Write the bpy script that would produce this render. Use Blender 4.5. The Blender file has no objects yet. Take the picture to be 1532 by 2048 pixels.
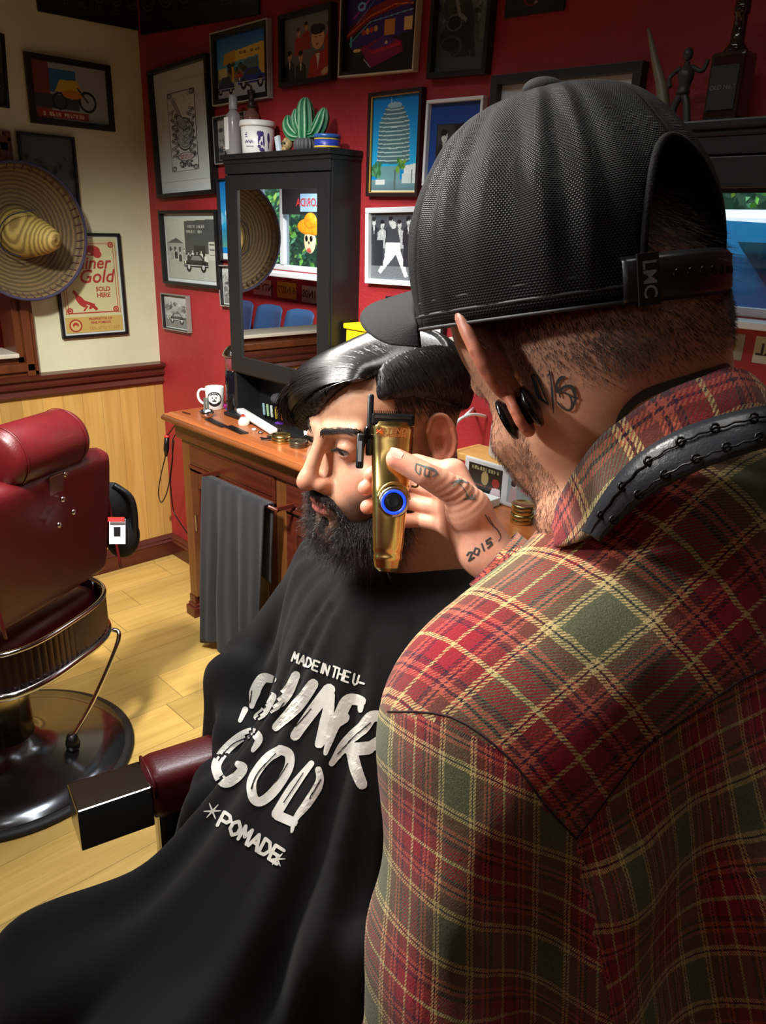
import bpy, bmesh, math, random
import numpy as np
from mathutils import Vector, Matrix
random.seed(7); RNG = np.random.default_rng(11)
SC = bpy.context.scene
COL = SC.collection
# ------------------------------------------------------------------ camera
FOC = 1548.64                      # focal length in pixels of the 1532x2048 frame
YAW, PITCH, ROLL = math.radians(45.7646), math.radians(20.202), math.radians(1.9406)
CAM = np.array([3.403, -1.800, 1.620])
fw = np.array([-math.sin(YAW)*math.cos(PITCH), math.cos(YAW)*math.cos(PITCH), -math.sin(PITCH)])
r0 = np.array([math.cos(YAW), math.sin(YAW), 0.0]); u0 = np.cross(r0, fw)
rt = r0*math.cos(ROLL) + u0*math.sin(ROLL); up = -r0*math.sin(ROLL) + u0*math.cos(ROLL)
def ray(px, py): return fw + rt*((px-766)/FOC) + up*((1024-py)/FOC)
def P(px, py, ax, val):            # point of the plane (axis = val) seen at a pixel
    d = ray(px, py); return CAM + d*((val-CAM[ax])/d[ax])
def W(px, py, dep): return CAM + ray(px, py)*dep
def PX(p):
    v = np.asarray(p) - CAM; z = v@fw
    return 766+FOC*(v@rt)/z, 1024-FOC*(v@up)/z, z
cd = bpy.data.cameras.new('camera'); cam = bpy.data.objects.new('camera', cd); COL.objects.link(cam)
cd.sensor_fit = 'VERTICAL'; cd.sensor_height = 36.0; cd.lens = FOC/2048*36.0
cd.clip_start = 0.02; cd.clip_end = 100
cam.matrix_world = Matrix(((rt[0], up[0], -fw[0], CAM[0]), (rt[1], up[1], -fw[1], CAM[1]), (rt[2], up[2], -fw[2], CAM[2]), (0, 0, 0, 1)))
SC.camera = cam
cd.dof.use_dof = False
# ------------------------------------------------------------------ world and light
SC.view_settings.view_transform = 'Standard'; SC.view_settings.look = 'None'
SC.view_settings.exposure = 0.12; SC.view_settings.gamma = 1.0; SC.view_settings.use_curve_mapping = False
wd = bpy.data.worlds.new('world'); SC.world = wd; wd.use_nodes = True
bg = wd.node_tree.nodes['Background']; bg.inputs[0].default_value = (0.62, 0.80, 1.0, 1); bg.inputs[1].default_value = 1.5
def aim(o, tgt):
    o.rotation_euler = (Vector(tgt)-o.location).to_track_quat('-Z', 'Y').to_euler()
def spot(name, loc, tgt, watt, deg, blend, size, col):
    l = bpy.data.lights.new(name, 'SPOT'); l.energy = watt; l.spot_size = math.radians(deg); l.spot_blend = blend
    l.shadow_soft_size = size; l.color = col
    o = bpy.data.objects.new(name, l); COL.objects.link(o); o.location = loc; aim(o, tgt); return o
def area(name, loc, tgt, watt, sx, sy, col, spread=180):
    l = bpy.data.lights.new(name, 'AREA'); l.shape = 'RECTANGLE'; l.size = sx; l.size_y = sy; l.energy = watt; l.color = col
    l.spread = math.radians(spread)
    o = bpy.data.objects.new(name, l); COL.objects.link(o); o.location = loc; aim(o, tgt); return o
spot('added_spot_counter', (2.05, -1.75, 2.5), (0.95, -0.34, 0.85), 370, 64, 0.9, 0.10, (1.0, 0.97, 0.90))  # unseen spot, shaped to keep the counter area bright and the edges dim
spot('added_spot_chair', (2.45, -2.25, 2.5), (2.75, -1.15, 1.3), 90, 40, 0.9, 0.12, (1.0, 0.96, 0.90))  # invented spot pooling light on the customer's seat, corners left dark
spot('added_spot_barber', (2.25, -1.85, 2.5), (3.00, -1.30, 1.48), 170, 34, 1.0, 0.12, (1.0, 0.96, 0.90))  # added key for the barber's neck and left shoulder, no known fixture
spot('added_spot_neck', (2.0, -2.95, 2.3), (3.02, -1.22, 1.50), 120, 22, 1.0, 0.10, (1.0, 0.97, 0.93))  # extra low beam added to brighten the neck under the cap
spot('added_spot_client', (1.55, -1.25, 2.5), (2.85, -1.15, 1.35), 150, 44, 0.9, 0.10, (1.0, 0.95, 0.88))  # made-up soft-edged beam that lifts the customer's face
spot('ceiling_spot_waiting', (-1.6, -1.9, 2.5), (-2.2, -2.9, 0.8), 300, 90, 0.8, 0.10, (1.0, 0.96, 0.90))
area('ceiling_panel', (1.6, -1.0, 2.56), (1.6, -1.0, 0), 18, 0.9, 0.5, (0.95, 0.98, 1.0), 120)
area('added_strip_light', (2.7, -1.15, 2.56), (2.7, -1.15, 0), 5, 1.3, 0.14, (1.0, 0.98, 0.93), 140)  # strip added overhead as something bright for the gold clipper to reflect
sun = bpy.data.lights.new('sun', 'SUN'); sun.energy = 2.6; sun.angle = 0.02; sun.color = (1.0, 0.95, 0.85)
so = bpy.data.objects.new('sun', sun); COL.objects.link(so); so.rotation_euler = (math.radians(-48), 0, math.radians(12))
# ------------------------------------------------------------------ helpers
def lin(c):
    c = np.asarray(c, float)/255.0
    return np.where(c <= 0.04045, c/12.92, ((c+0.055)/1.055)**2.4)
def rgba(c): v = lin(c); return (float(v[0]), float(v[1]), float(v[2]), 1.0)
MATS = {}
class NT:
    def __init__(s, name):
        s.m = bpy.data.materials.new(name); s.m.use_nodes = True; s.t = s.m.node_tree; s.n = s.t.nodes; s.l = s.t.links
        s.b = s.n['Principled BSDF']
    def new(s, typ, **kw):
        x = s.n.new(typ)
        for k, v in kw.items(): setattr(x, k, v)
        return x
    def link(s, a, b): s.l.new(a, b)
    def coord(s, which='Object', scale=(1, 1, 1), rot=(0, 0, 0)):
        t = s.new('ShaderNodeTexCoord'); m = s.new('ShaderNodeMapping'); m.inputs['Scale'].default_value = scale; m.inputs['Rotation'].default_value = rot
        s.link(t.outputs[which], m.inputs[0]); return m.outputs[0]
    def noise(s, vec, scale, detail=3, rough=0.5, dist=0.0):
        x = s.new('ShaderNodeTexNoise'); s.link(vec, x.inputs['Vector']); x.inputs['Scale'].default_value = scale
        x.inputs['Detail'].default_value = detail; x.inputs['Roughness'].default_value = rough; x.inputs['Distortion'].default_value = dist
        return x.outputs[0]
    def ramp(s, fac, stops, interp='LINEAR'):
        x = s.new('ShaderNodeValToRGB'); x.color_ramp.interpolation = interp; e = x.color_ramp.elements
        while len(e) < len(stops): e.new(0.5)
        for i, (p, c) in enumerate(stops): e[i].position = p; e[i].color = c
        s.link(fac, x.inputs[0]); return x.outputs[0]
    def mix(s, fac, a, b, mode='MIX'):
        x = s.new('ShaderNodeMix', data_type='RGBA', blend_type=mode)
        for v, i in ((fac, 0), (a, 6), (b, 7)):
            if hasattr(v, 'is_linked'): s.link(v, x.inputs[i])
            else: x.inputs[i].default_value = v
        return x.outputs[2]
    def math(s, op, a, b=None):
        x = s.new('ShaderNodeMath', operation=op)
        for v, i in ((a, 0), (b, 1)):
            if v is None: continue
            if hasattr(v, 'is_linked'): s.link(v, x.inputs[i])
            else: x.inputs[i].default_value = v
        return x.outputs[0]
    def bump(s, h, strength=0.3, dist=0.002):
        x = s.new('ShaderNodeBump'); x.inputs['Strength'].default_value = strength; x.inputs['Distance'].default_value = dist
        s.link(h, x.inputs['Height']); s.link(x.outputs[0], s.b.inputs['Normal'])
def mat(name, c, rough=0.5, metal=0.0, var=0.0, vs=30.0, bump=0.0, bs=200.0, spec=0.5, emit=None, trans=0.0, sheen=0.0, coat=0.0, sss=0.0, ior=None, alpha=1.0):
    if name in MATS: return MATS[name]
    g = NT(name); b = g.b
    b.inputs['Base Color'].default_value = rgba(c); b.inputs['Roughness'].default_value = rough; b.inputs['Metallic'].default_value = metal
    b.inputs['Specular IOR Level'].default_value = spec
    if trans: b.inputs['Transmission Weight'].default_value = trans
    if ior: b.inputs['IOR'].default_value = ior
    if sheen: b.inputs['Sheen Weight'].default_value = sheen
    if coat: b.inputs['Coat Weight'].default_value = coat
    if sss: b.inputs['Subsurface Weight'].default_value = sss; b.inputs['Subsurface Radius'].default_value = (0.01, 0.004, 0.002); b.inputs['Subsurface Scale'].default_value = 1.0
    if emit: b.inputs['Emission Color'].default_value = rgba(emit[:3]); b.inputs['Emission Strength'].default_value = emit[3]
    if alpha < 1: b.inputs['Alpha'].default_value = alpha
    if var:
        v = g.coord(); n = g.noise(v, vs, 4, 0.6)
        k = np.asarray(c, float)
        g.link(g.ramp(n, [(0.3, rgba(np.clip(k*(1-var), 0, 255))), (0.7, rgba(np.clip(k*(1+var), 0, 255)))]), b.inputs['Base Color'])
    if bump:
        v = g.coord(); g.bump(g.noise(v, bs, 3, 0.6), bump, 0.002)
    MATS[name] = g.m; return g.m
def vmat(name, rough=0.5, var=0.0, vs=200.0, bump=0.0, bs=300.0, coat=0.0, sss=0.0, spec=0.5, metal=0.0, sheen=0.0):
    if name in MATS: return MATS[name]
    g = NT(name); b = g.b
    a = g.new('ShaderNodeAttribute', attribute_name='Col')
    col = a.outputs['Color']
    if var:
        v = g.coord(); n = g.noise(v, vs, 4, 0.6)
        col = g.mix(1.0, col, g.ramp(n, [(0.3, (1-var,)*3+(1,)), (0.7, (1+var,)*3+(1,))]), 'MULTIPLY')
    g.link(col, b.inputs['Base Color'])
    b.inputs['Roughness'].default_value = rough; b.inputs['Coat Weight'].default_value = coat; b.inputs['Specular IOR Level'].default_value = spec
    b.inputs['Metallic'].default_value = metal; b.inputs['Sheen Weight'].default_value = sheen
    b.inputs['Coat Roughness'].default_value = 0.08
    if sss: b.inputs['Subsurface Weight'].default_value = sss; b.inputs['Subsurface Radius'].default_value = (0.012, 0.004, 0.002); b.inputs['Subsurface Scale'].default_value = 0.6
    if bump:
        v = g.coord(); g.bump(g.noise(v, bs, 3, 0.6), bump, 0.001)
    MATS[name] = g.m; return g.m
OFF = {}
def tag(o, label, cat, group=None, kind=None):
    if label: o['label'] = label
    if cat: o['category'] = cat
    if group: o['group'] = group
    if kind: o['kind'] = kind
    return o
def root(name, loc, label, cat, group=None):
    o = bpy.data.objects.new(name, None); o.empty_display_size = 0.05; COL.objects.link(o); o.location = tuple(float(x) for x in loc)
    OFF[o.name] = np.array(loc, float); return tag(o, label, cat, group)
def mesh(name, verts, faces, material, parent=None, smooth=False, colors=None, uvs=None, label=None, kind=None, origin=None):
    """verts in world coordinates; stored relative to the parent's origin (or to their own base when top-level)"""
    v = np.asarray(verts, float).reshape(-1, 3)
    if parent is not None: off = OFF[parent.name]; loc = (0, 0, 0)
    else:
        off = np.array(origin if origin is not None else ((v[:, 0].min()+v[:, 0].max())/2, (v[:, 1].min()+v[:, 1].max())/2, v[:, 2].min()), float); loc = tuple(off)
    me = bpy.data.meshes.new(name)
    vv = v-off
    if isinstance(faces, np.ndarray) and faces.ndim == 2:
        nf, k = faces.shape
        me.vertices.add(len(vv)); me.vertices.foreach_set('co', vv.astype(np.float32).ravel())
        me.loops.add(nf*k); me.loops.foreach_set('vertex_index', faces.astype(np.int32).ravel())
        me.polygons.add(nf); me.polygons.foreach_set('loop_start', np.arange(0, nf*k, k, dtype=np.int32))
        me.polygons.foreach_set('loop_total', np.full(nf, k, dtype=np.int32))
        me.update(calc_edges=True)
    else:
        me.from_pydata([tuple(x) for x in vv], [], [tuple(int(i) for i in f) for f in faces]); me.update()
    me.polygons.foreach_set('use_smooth', [smooth]*len(me.polygons))
    if colors is not None:
        a = me.color_attributes.new('Col', 'FLOAT_COLOR', 'POINT')
        c = np.ones((len(vv), 4), np.float32); c[:, :3] = colors; a.data.foreach_set('color', c.ravel())
    if uvs is not None:
        uvl = me.uv_layers.new(name='UVMap'); li = np.empty(len(me.loops), np.int32); me.loops.foreach_get('vertex_index', li)
        uvl.data.foreach_set('uv', np.asarray(uvs, np.float32)[li].ravel())
    if material is not None: me.materials.append(material)
    o = bpy.data.objects.new(name, me); COL.objects.link(o); o.location = loc
    if parent is not None: o.parent = parent
    OFF[o.name] = off
    if label: o['label'] = label
    if kind: o['kind'] = kind
    return o
def box_vf(lo, hi, bev=0.0):
    """box with bevelled (chamfered) edges"""
    bm = bmesh.new(); bmesh.ops.create_cube(bm, size=1.0)
    lo = np.array(lo, float); hi = np.array(hi, float); c = (lo+hi)/2; s = hi-lo
    for v in bm.verts: v.co = Vector((c[0]+v.co.x*s[0], c[1]+v.co.y*s[1], c[2]+v.co.z*s[2]))
    if bev > 0: bmesh.ops.bevel(bm, geom=list(bm.edges), offset=min(bev, s.min()*0.45), segments=2, affect='EDGES', profile=0.6)
    bm.verts.index_update()
    V = [tuple(v.co) for v in bm.verts]; F = [[v.index for v in f.verts] for f in bm.faces]; bm.free(); return V, F
class MB:
    def __init__(s): s.v = []; s.f = []
    def add(s, V, F):
        b = len(s.v); s.v += [tuple(x) for x in V]; s.f += [[int(i)+b for i in f] for f in F]; return s
    def box(s, lo, hi, bev=0.0): return s.add(*box_vf(lo, hi, bev))
    def obox(s, c, size, X, Y, bev=0.0):
        """box centred c with size along unit axes X, Y, X x Y"""
        V, F = box_vf(-np.array(size)/2, np.array(size)/2, bev); X = np.array(X, float); X /= np.linalg.norm(X); Y = np.array(Y, float); Y -= X*(X@Y); Y /= np.linalg.norm(Y); Z = np.cross(X, Y)
        return s.add([np.array(c)+X*a+Y*b+Z*d for a, b, d in V], F)
    def prism(s, poly, d, close=True):
        """poly: 3D outline points, extruded by vector d"""
        n = len(poly); p = [np.array(q, float) for q in poly]; d = np.array(d, float)
        V = p+[q+d for q in p]; F = [[i, (i+1) % n, n+(i+1) % n, n+i] for i in range(n)]
        F += [list(range(n))[::-1], list(range(n, 2*n))]; return s.add(V, F)
    def lathe(s, c, prof, n=32, axis=(0, 0, 1), caps=True):
        ax = np.array(axis, float); ax /= np.linalg.norm(ax); t = np.array([1, 0, 0]) if abs(ax[0]) < .9 else np.array([0, 1, 0])
        a = np.cross(ax, t); a /= np.linalg.norm(a); b = np.cross(ax, a); c = np.array(c, float)
        V = []; F = []
        for r, z in prof:
            for i in range(n):
                th = 2*math.pi*i/n; V.append(c+ax*z+(a*math.cos(th)+b*math.sin(th))*max(r, 1e-5))
        for k in range(len(prof)-1):
            for i in range(n): j = (i+1) % n; F.append([k*n+i, k*n+j, (k+1)*n+j, (k+1)*n+i])
        if caps: F += [list(range(n))[::-1], list(range((len(prof)-1)*n, len(prof)*n))]
        return s.add(V, F)
    def tube(s, pts, r, n=10, caps=True, flat=None):
        p = [np.array(q, float) for q in pts]; m = len(p); rr = r if hasattr(r, '__len__') else [r]*m
        V = []; F = []; prev = None
        for k in range(m):
            d = p[min(k+1, m-1)]-p[max(k-1, 0)]; d = d/(np.linalg.norm(d)+1e-12)
            if prev is None: t = np.array([0, 0, 1.]) if abs(d[2]) < .9 else np.array([1., 0, 0]); a = np.cross(d, t)
            else: a = prev-d*(prev@d)
            a /= (np.linalg.norm(a)+1e-12); prev = a; b = np.cross(d, a)
            for i in range(n):
                th = 2*math.pi*i/n; V.append(p[k]+(a*math.cos(th)+b*math.sin(th))*rr[k])
        for k in range(m-1):
            for i in range(n): j = (i+1) % n; F.append([k*n+i, k*n+j, (k+1)*n+j, (k+1)*n+i])
        if caps: F += [list(range(n))[::-1], list(range((m-1)*n, m*n))]
        return s.add(V, F)
    def ball(s, c, r, n=16, m=10):
        r = np.array([r]*3 if not hasattr(r, '__len__') else r, float); c = np.array(c, float)
        V = []; F = []
        for k in range(m+1):
            ph = math.pi*k/m
            for i in range(n): th = 2*math.pi*i/n; V.append(c+r*np.array([math.sin(ph)*math.cos(th), math.sin(ph)*math.sin(th), math.cos(ph)]))
        for k in range(m):
            for i in range(n): j = (i+1) % n; F.append([k*n+i, (k+1)*n+i, (k+1)*n+j, k*n+j])
        return s.add(V, F)
    def build(s, name, material, parent=None, smooth=False, label=None, kind=None):
        return mesh(name, s.v, s.f, material, parent, smooth, label=label, kind=kind)
def spline(pts, n=8):
    p = [np.array(q, float) for q in pts]; out = []
    for i in range(len(p)-1):
        a = p[max(i-1, 0)]; b = p[i]; c = p[i+1]; d = p[min(i+2, len(p)-1)]
        for k in range(n):
            t = k/n; out.append(0.5*((2*b)+(-a+c)*t+(2*a-5*b+4*c-d)*t*t+(-a+3*b-3*c+d)*t**3))
    out.append(p[-1]); return out
def smooth_angle(o, deg=35):
    me = o.data; me.polygons.foreach_set('use_smooth', [True]*len(me.polygons))
    bm = bmesh.new(); bm.from_mesh(me)
    for e in bm.edges:
        if len(e.link_faces) == 2 and e.calc_face_angle(0) > math.radians(deg): e.smooth = False
    bm.to_mesh(me); bm.free(); return o
def text_vf(s, size, shear=0.0, bold=0.0, depth=0.0):
    cu = bpy.data.curves.new('t', 'FONT'); cu.body = s; cu.size = size; cu.shear = shear; cu.offset = bold; cu.extrude = depth; cu.align_x = 'CENTER'; cu.align_y = 'CENTER'; cu.resolution_u = 3
    o = bpy.data.objects.new('t', cu); COL.objects.link(o); dg = bpy.context.evaluated_depsgraph_get(); me = o.evaluated_get(dg).to_mesh()
    V = [tuple(v.co) for v in me.vertices]; F = [list(p.vertices) for p in me.polygons]
    o.evaluated_get(dg).to_mesh_clear(); bpy.data.objects.remove(o); bpy.data.curves.remove(cu); return V, F
# common materials
BLACKW = mat('black_painted_wood', (24, 25, 27), 0.42, bump=0.05, bs=300)
BLACKP = mat('black_plastic', (14, 14, 16), 0.35)
CHROME = mat('chrome', (205, 208, 212), 0.12, 1.0)
STEEL = mat('brushed_steel', (150, 152, 155), 0.3, 1.0)
GOLD = mat('gold_metal', (226, 186, 92), 0.14, 1.0)
WHITEP = mat('white_plastic', (226, 226, 224), 0.4)
WHITEG = mat('white_paint', (225, 228, 228), 0.45)
GLASSC = mat('clear_glass', (240, 245, 245), 0.02, trans=1.0, ior=1.3)
# ------------------------------------------------------------------ room shell
g = NT('red_plaster'); v = g.coord(); n1 = g.noise(v, 3.0, 4, 0.6); n2 = g.noise(v, 70, 4, 0.65)
g.link(g.ramp(n1, [(0.3, rgba((146, 34, 40))), (0.7, rgba((172, 46, 50)))]), g.b.inputs['Base Color'])
g.b.inputs['Roughness'].default_value = 0.5
w_ = g.new('ShaderNodeTexVoronoi', feature='DISTANCE_TO_EDGE'); g.link(g.coord(), w_.inputs['Vector']); w_.inputs['Scale'].default_value = 26
g.bump(g.math('ADD', n2, g.math('MULTIPLY', w_.outputs['Distance'], 0.5)), 0.45, 0.006); RED = g.m
g = NT('cream_plaster'); v = g.coord(); n1 = g.noise(v, 2.0, 3, 0.6); n2 = g.noise(v, 45, 4, 0.6)
g.link(g.ramp(n1, [(0.3, rgba((206, 204, 170))), (0.7, rgba((222, 220, 188)))]), g.b.inputs['Base Color']); g.b.inputs['Roughness'].default_value = 0.6
g.bump(n2, 0.3, 0.005); CREAM = g.m
def wood_mat(name, c1, c2, axis=2, plank=0.0, scale=1.0, rough=0.4, knots=False, plen=1.2, groove=0.35):
    """grain running along `axis`; planks of the given width laid across"""
    g = NT(name); sc = [14*scale]*3; sc[axis] = 0.9*scale
    v = g.coord(scale=tuple(sc)); n = g.noise(v, 2.2, 5, 0.62, 0.8)
    col = g.ramp(n, [(0.25, rgba(c1)), (0.75, rgba(c2))])
    if plank:
        t = g.new('ShaderNodeTexCoord'); s = g.new('ShaderNodeSeparateXYZ'); g.link(t.outputs['Object'], s.inputs[0])
        other = {0: 1, 1: 0, 2: 1}[axis]
        q = g.math('DIVIDE', s.outputs[other], plank); idx = g.math('FLOOR', q); fr = g.math('FRACT', q)
        wn = g.new('ShaderNodeTexWhiteNoise', noise_dimensions='1D'); g.link(idx, wn.inputs['W'])
        if axis != 2:
            q2 = g.math('ADD', g.math('DIVIDE', s.outputs[axis], plen), g.math('MULTIPLY', wn.outputs[0], 7.3)); id2 = g.math('FLOOR', q2); fr2 = g.math('FRACT', q2)
            wn2 = g.new('ShaderNodeTexWhiteNoise', noise_dimensions='2D'); cb = g.new('ShaderNodeCombineXYZ'); g.link(idx, cb.inputs[0]); g.link(id2, cb.inputs[1]); g.link(cb.outputs[0], wn2.inputs['Vector'])
            val = wn2.outputs['Value']; edge2 = g.math('LESS_THAN', fr2, 0.003)
        else: val = wn.outputs[0]; edge2 = None
        col = g.mix(1.0, col, g.ramp(val, [(0, (0.78, 0.78, 0.76, 1)), (1, (1.08, 1.06, 1.0, 1))]), 'MULTIPLY')
        e = g.math('LESS_THAN', fr, 0.02 if axis == 2 else 0.012)
        if edge2 is not None: e = g.math('MAXIMUM', e, edge2)
        col = g.mix(g.math('MULTIPLY', e, groove*1.6), col, rgba(np.array(c1)*0.45))
    if knots:
        t2 = g.coord(scale=(1, 1, 0.55)); vo = g.new('ShaderNodeTexVoronoi'); g.link(t2, vo.inputs['Vector']); vo.inputs['Scale'].default_value = 7.5
        kn = g.ramp(vo.outputs['Distance'], [(0.035, (1, 1, 1, 1)), (0.09, (0, 0, 0, 1))])
        col = g.mix(kn, col, rgba((118, 74, 30)))
    g.link(col, g.b.inputs['Base Color']); g.b.inputs['Roughness'].default_value = rough
    g.bump(n, 0.12, 0.002); MATS[name] = g.m; return g.m
PINE = wood_mat('pine_boards', (196, 148, 74), (222, 180, 104), 2, 0.088, 0.8, 0.5, True)
OAKF = wood_mat('oak_floorboards', (196, 158, 84), (226, 190, 112), 1, 0.19, 1.0, 0.38)
MAHO = wood_mat('mahogany', (70, 26, 18), (98, 42, 28), 0, scale=0.7, rough=0.28)
MAHOY = wood_mat('mahogany_y', (66, 26, 20), (96, 42, 30), 1, scale=0.7, rough=0.28)
MAHOZ = wood_mat('mahogany_upright', (84, 42, 22), (116, 62, 32), 2, scale=0.7, rough=0.3)
TEAK = wood_mat('counter_wood', (140, 72, 36), (186, 108, 58), 0, scale=0.8, rough=0.3)
OAKD = wood_mat('cabinet_wood', (92, 52, 24), (128, 78, 38), 2, scale=0.8, rough=0.38)
S = lambda name, mb, m: mb.build(name, m, kind='structure')
S('floor', MB().box((-3.6, -3.3, -0.05), (6.0, 0.1, 0.0)), OAKF)
S('ceiling', MB().box((-3.6, -3.3, 2.62), (6.0, 0.1, 2.7)), mat('ceiling_white', (150, 148, 142), 0.8))
S('wall_back', MB().box((-3.6, 0.0, 0.0), (6.0, 0.1, 2.62)), RED)
wb = S('wall_left', MB().box((-0.12, -0.655, 0.985), (0.0, 0.0, 2.62)).box((-0.12, -3.1, 1.92), (0.0, -0.655, 2.62)).box((-0.12, -2.2, 0.0), (-0.004, 0.0, 0.985)).box((-0.12, -3.1, 0.0), (0.0, -2.2, 1.92)), CREAM)
S('trim_1', MB().box((-0.004, -2.2, 0.08), (0.010, -0.001, 0.90)), PINE)           # pine boarding
rail = MB()
prof = [(0.0, 0.888), (0.022, 0.888), (0.03, 0.90), (0.022, 0.918), (0.024, 0.926), (0.038, 0.932), (0.040, 0.944), (0.030, 0.954), (0.046, 0.966), (0.052, 0.974), (0.052, 0.984), (0.0, 0.988)]
rail.prism([(a, 0.0, b) for a, b in prof], (0, -0.655, 0)); rail.prism([(a, -0.655, b) for a, b in prof], (0, -1.6, 0))
S('trim_2', rail, MAHOY)
skp = [(0.0, 0.0), (0.018, 0.0), (0.020, 0.072), (0.026, 0.078), (0.018, 0.088), (0.020, 0.096), (0.010, 0.108), (0.0, 0.112)]
S('baseboard_left', MB().prism([(a+0.01, 0.0, b) for a, b in skp], (0, -3.0, 0)), MAHOY)
S('baseboard_back', MB().prism([(0.0, -a, b) for a, b in skp], (6.0, 0, 0)), MAHO)
# framed opening in the half wall towards the waiting room
fr = MB()
def mould(mb, y0, y1, z0, z1):
    for k, (a, t) in enumerate(((0.0, 0.030), (0.028, 0.045), (0.058, 0.022))):
        mb.box((0.0, y0+a if y1 > y0 else y0-a, z0), (t, (y0+a+0.026) if y1 > y0 else (y0-a-0.026), z1), 0.004)
for a, w2, t in ((0.0, 0.022, 0.030), (0.020, 0.034, 0.046), (0.052, 0.03, 0.024)):
    fr.box((-0.12, -0.575-a-w2, 0.985), (t, -0.575-a, 1.92-a), 0.004)
    fr.box((-0.12, -2.2, 1.90-a-w2), (t, -0.575-a, 1.90-a), 0.004)
    fr.box((-0.12, -2.2, 0.985+a), (t, -0.575-a, 0.985+a+w2), 0.004)
S('trim_3', fr, MAHOZ)
S('trim_4', MB().box((-0.14, -2.2, 1.066), (0.055, -0.657, 1.084), 0.004), mat('pale_cap', (205, 196, 178), 0.5))
# window wall opposite
WY = -3.1
S('wall_front', MB().box((-3.6, WY-0.12, 0.0), (6.0, WY, 1.20)).box((-3.6, WY-0.12, 2.2), (6.0, WY, 2.62)).box((-3.6, WY-0.12, 1.2), (-3.3, WY, 2.2)).box((2.2, WY-0.12, 1.2), (6.0, WY, 2.2)).box((-1.7, WY-0.12, 1.2), (0.2, WY, 2.2)), RED)
S('wall_far_left', MB().box((-3.7, -3.3, 0), (-3.6, 0.1, 2.62)), RED)
S('wall_right', MB().box((6.0, -3.3, 0), (6.1, 0.1, 2.62)), CREAM)
UPVC = mat('white_window_frame', (225, 232, 238), 0.35)
for nm, xa, xb, mulls in (('window_1', -3.3, -1.7, (-2.9,)), ('window_2', 0.2, 2.2, (0.9,))):
    rt_ = MB()
    rt_.box((xa, WY-0.09, 1.2), (xb, WY-0.03, 1.25), 0.006).box((xa, WY-0.09, 2.15), (xb, WY-0.03, 2.2), 0.006).box((xa, WY-0.09, 1.2), (xa+0.05, WY-0.03, 2.2), 0.006).box((xb-0.05, WY-0.09, 1.2), (xb, WY-0.03, 2.2), 0.006)
    for m_ in mulls: rt_.box((m_-0.03, WY-0.09, 1.25), (m_+0.03, WY-0.02, 2.15), 0.006)
    o = S(nm, rt_, UPVC)
    mesh('pane', *MB().box((xa+.05, WY-0.064, 1.25), (xb-.05, WY-0.058, 2.15)).__dict__.values(), GLASSC, o)
    S('trim_'+{'1': '5', '2': '6', '3': '7'}[nm[-1]], MB().box((xa-0.05, WY-0.0, 1.155), (xb+0.05, WY+0.20, 1.195), 0.008), mat('white_sill', (228, 232, 234), 0.35))
bl = MB().box((-2.83, WY+0.002, 1.70), (-1.7, WY+0.022, 2.2)); tag(bl.build('blackboard', mat('dark_board', (38, 38, 42), 0.6)), 'dark grey board across the top of the waiting room window', 'board')
bb = MB().box((0.2, WY+0.002, 1.86), (2.2, WY+0.02, 2.2)); tag(bb.build('window_blind', mat('black_blind', (16, 16, 18), 0.7)), 'black blind pulled down over the top of the window in the right mirror', 'blind')
wl = root('added_wall_light', (4.0, WY+.06, 2.2), 'added glowing panel high on the window wall, put there to reflect in the clipper', 'lamp')  # made-up emitter, placed for its reflection in the clipper body
MB().box((3.2, WY+.002, 2.20), (4.7, WY+.03, 2.38), .004).build('housing', UPVC, wl); MB().box((3.22, WY+.03, 2.215), (4.68, WY+.07, 2.365), .012).build('glow_face', mat('added_glow', (240, 240, 235), .4, emit=(255, 246, 232, 2.0)), wl)
# outside: hedge, lawn, pale van and blue car
gr = MB().box((-17, -14, -0.5), (10, -3.25, -0.45)); tag(gr.build('forecourt', mat('paving', (150, 150, 146), 0.8, var=.1, vs=5)), None, None, kind='structure')
hv, hf, hc = [], [], []
for i in range(9500):
    x = random.uniform(-16, 9); z = random.uniform(-0.3, 4.6) ; y = -9.6+0.4*math.sin(x*2.1)+0.35*math.sin(z*3+x)+random.uniform(-0.35, 0.35)
    s = random.uniform(0.05, 0.13); a = random.uniform(0, 6.28); t = random.uniform(-0.9, 0.9)
    A = np.array([math.cos(a), math.sin(a)*math.sin(t), math.sin(a)*math.cos(t)])*s; B = np.array([-math.sin(a), math.cos(a)*math.sin(t), math.cos(a)*math.cos(t)])*s*0.55
    c = np.array([x, y, z]); b = len(hv); hv += [c-A, c-B*.9+A*.1, c+A, c+B]; hf.append([b, b+1, b+2, b+3])
    cc = lin(random.choice([(70, 140, 60), (110, 180, 60), (46, 112, 70), (170, 200, 70), (30, 84, 56), (96, 160, 110)])); hc += [cc]*4
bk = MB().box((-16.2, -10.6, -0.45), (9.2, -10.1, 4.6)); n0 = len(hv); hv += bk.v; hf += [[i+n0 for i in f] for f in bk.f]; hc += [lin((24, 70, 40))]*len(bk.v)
hd = mesh('hedge', hv, hf, vmat('leaf_green', 0.6), colors=np.array(hc)); tag(hd, 'tall bright green hedge beyond the waiting room window', 'hedge')
car = root('car', (1.6, -5.2, -0.45), 'blue car with sloping windscreen outside the window, seen in the right mirror', 'car')
prf = [(-0.9, 0.25), (3.2, 0.25), (3.2, 1.35), (1.6, 1.45), (0.55, 2.15), (-0.7, 2.2), (-0.9, 1.3)]
MB().prism([(1.3+a, -6.1, -0.45+b) for a, b in prf], (0, 1.5, 0)).build('body', mat('car_blue', (24, 120, 176), 0.25, coat=.6), car)
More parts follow.
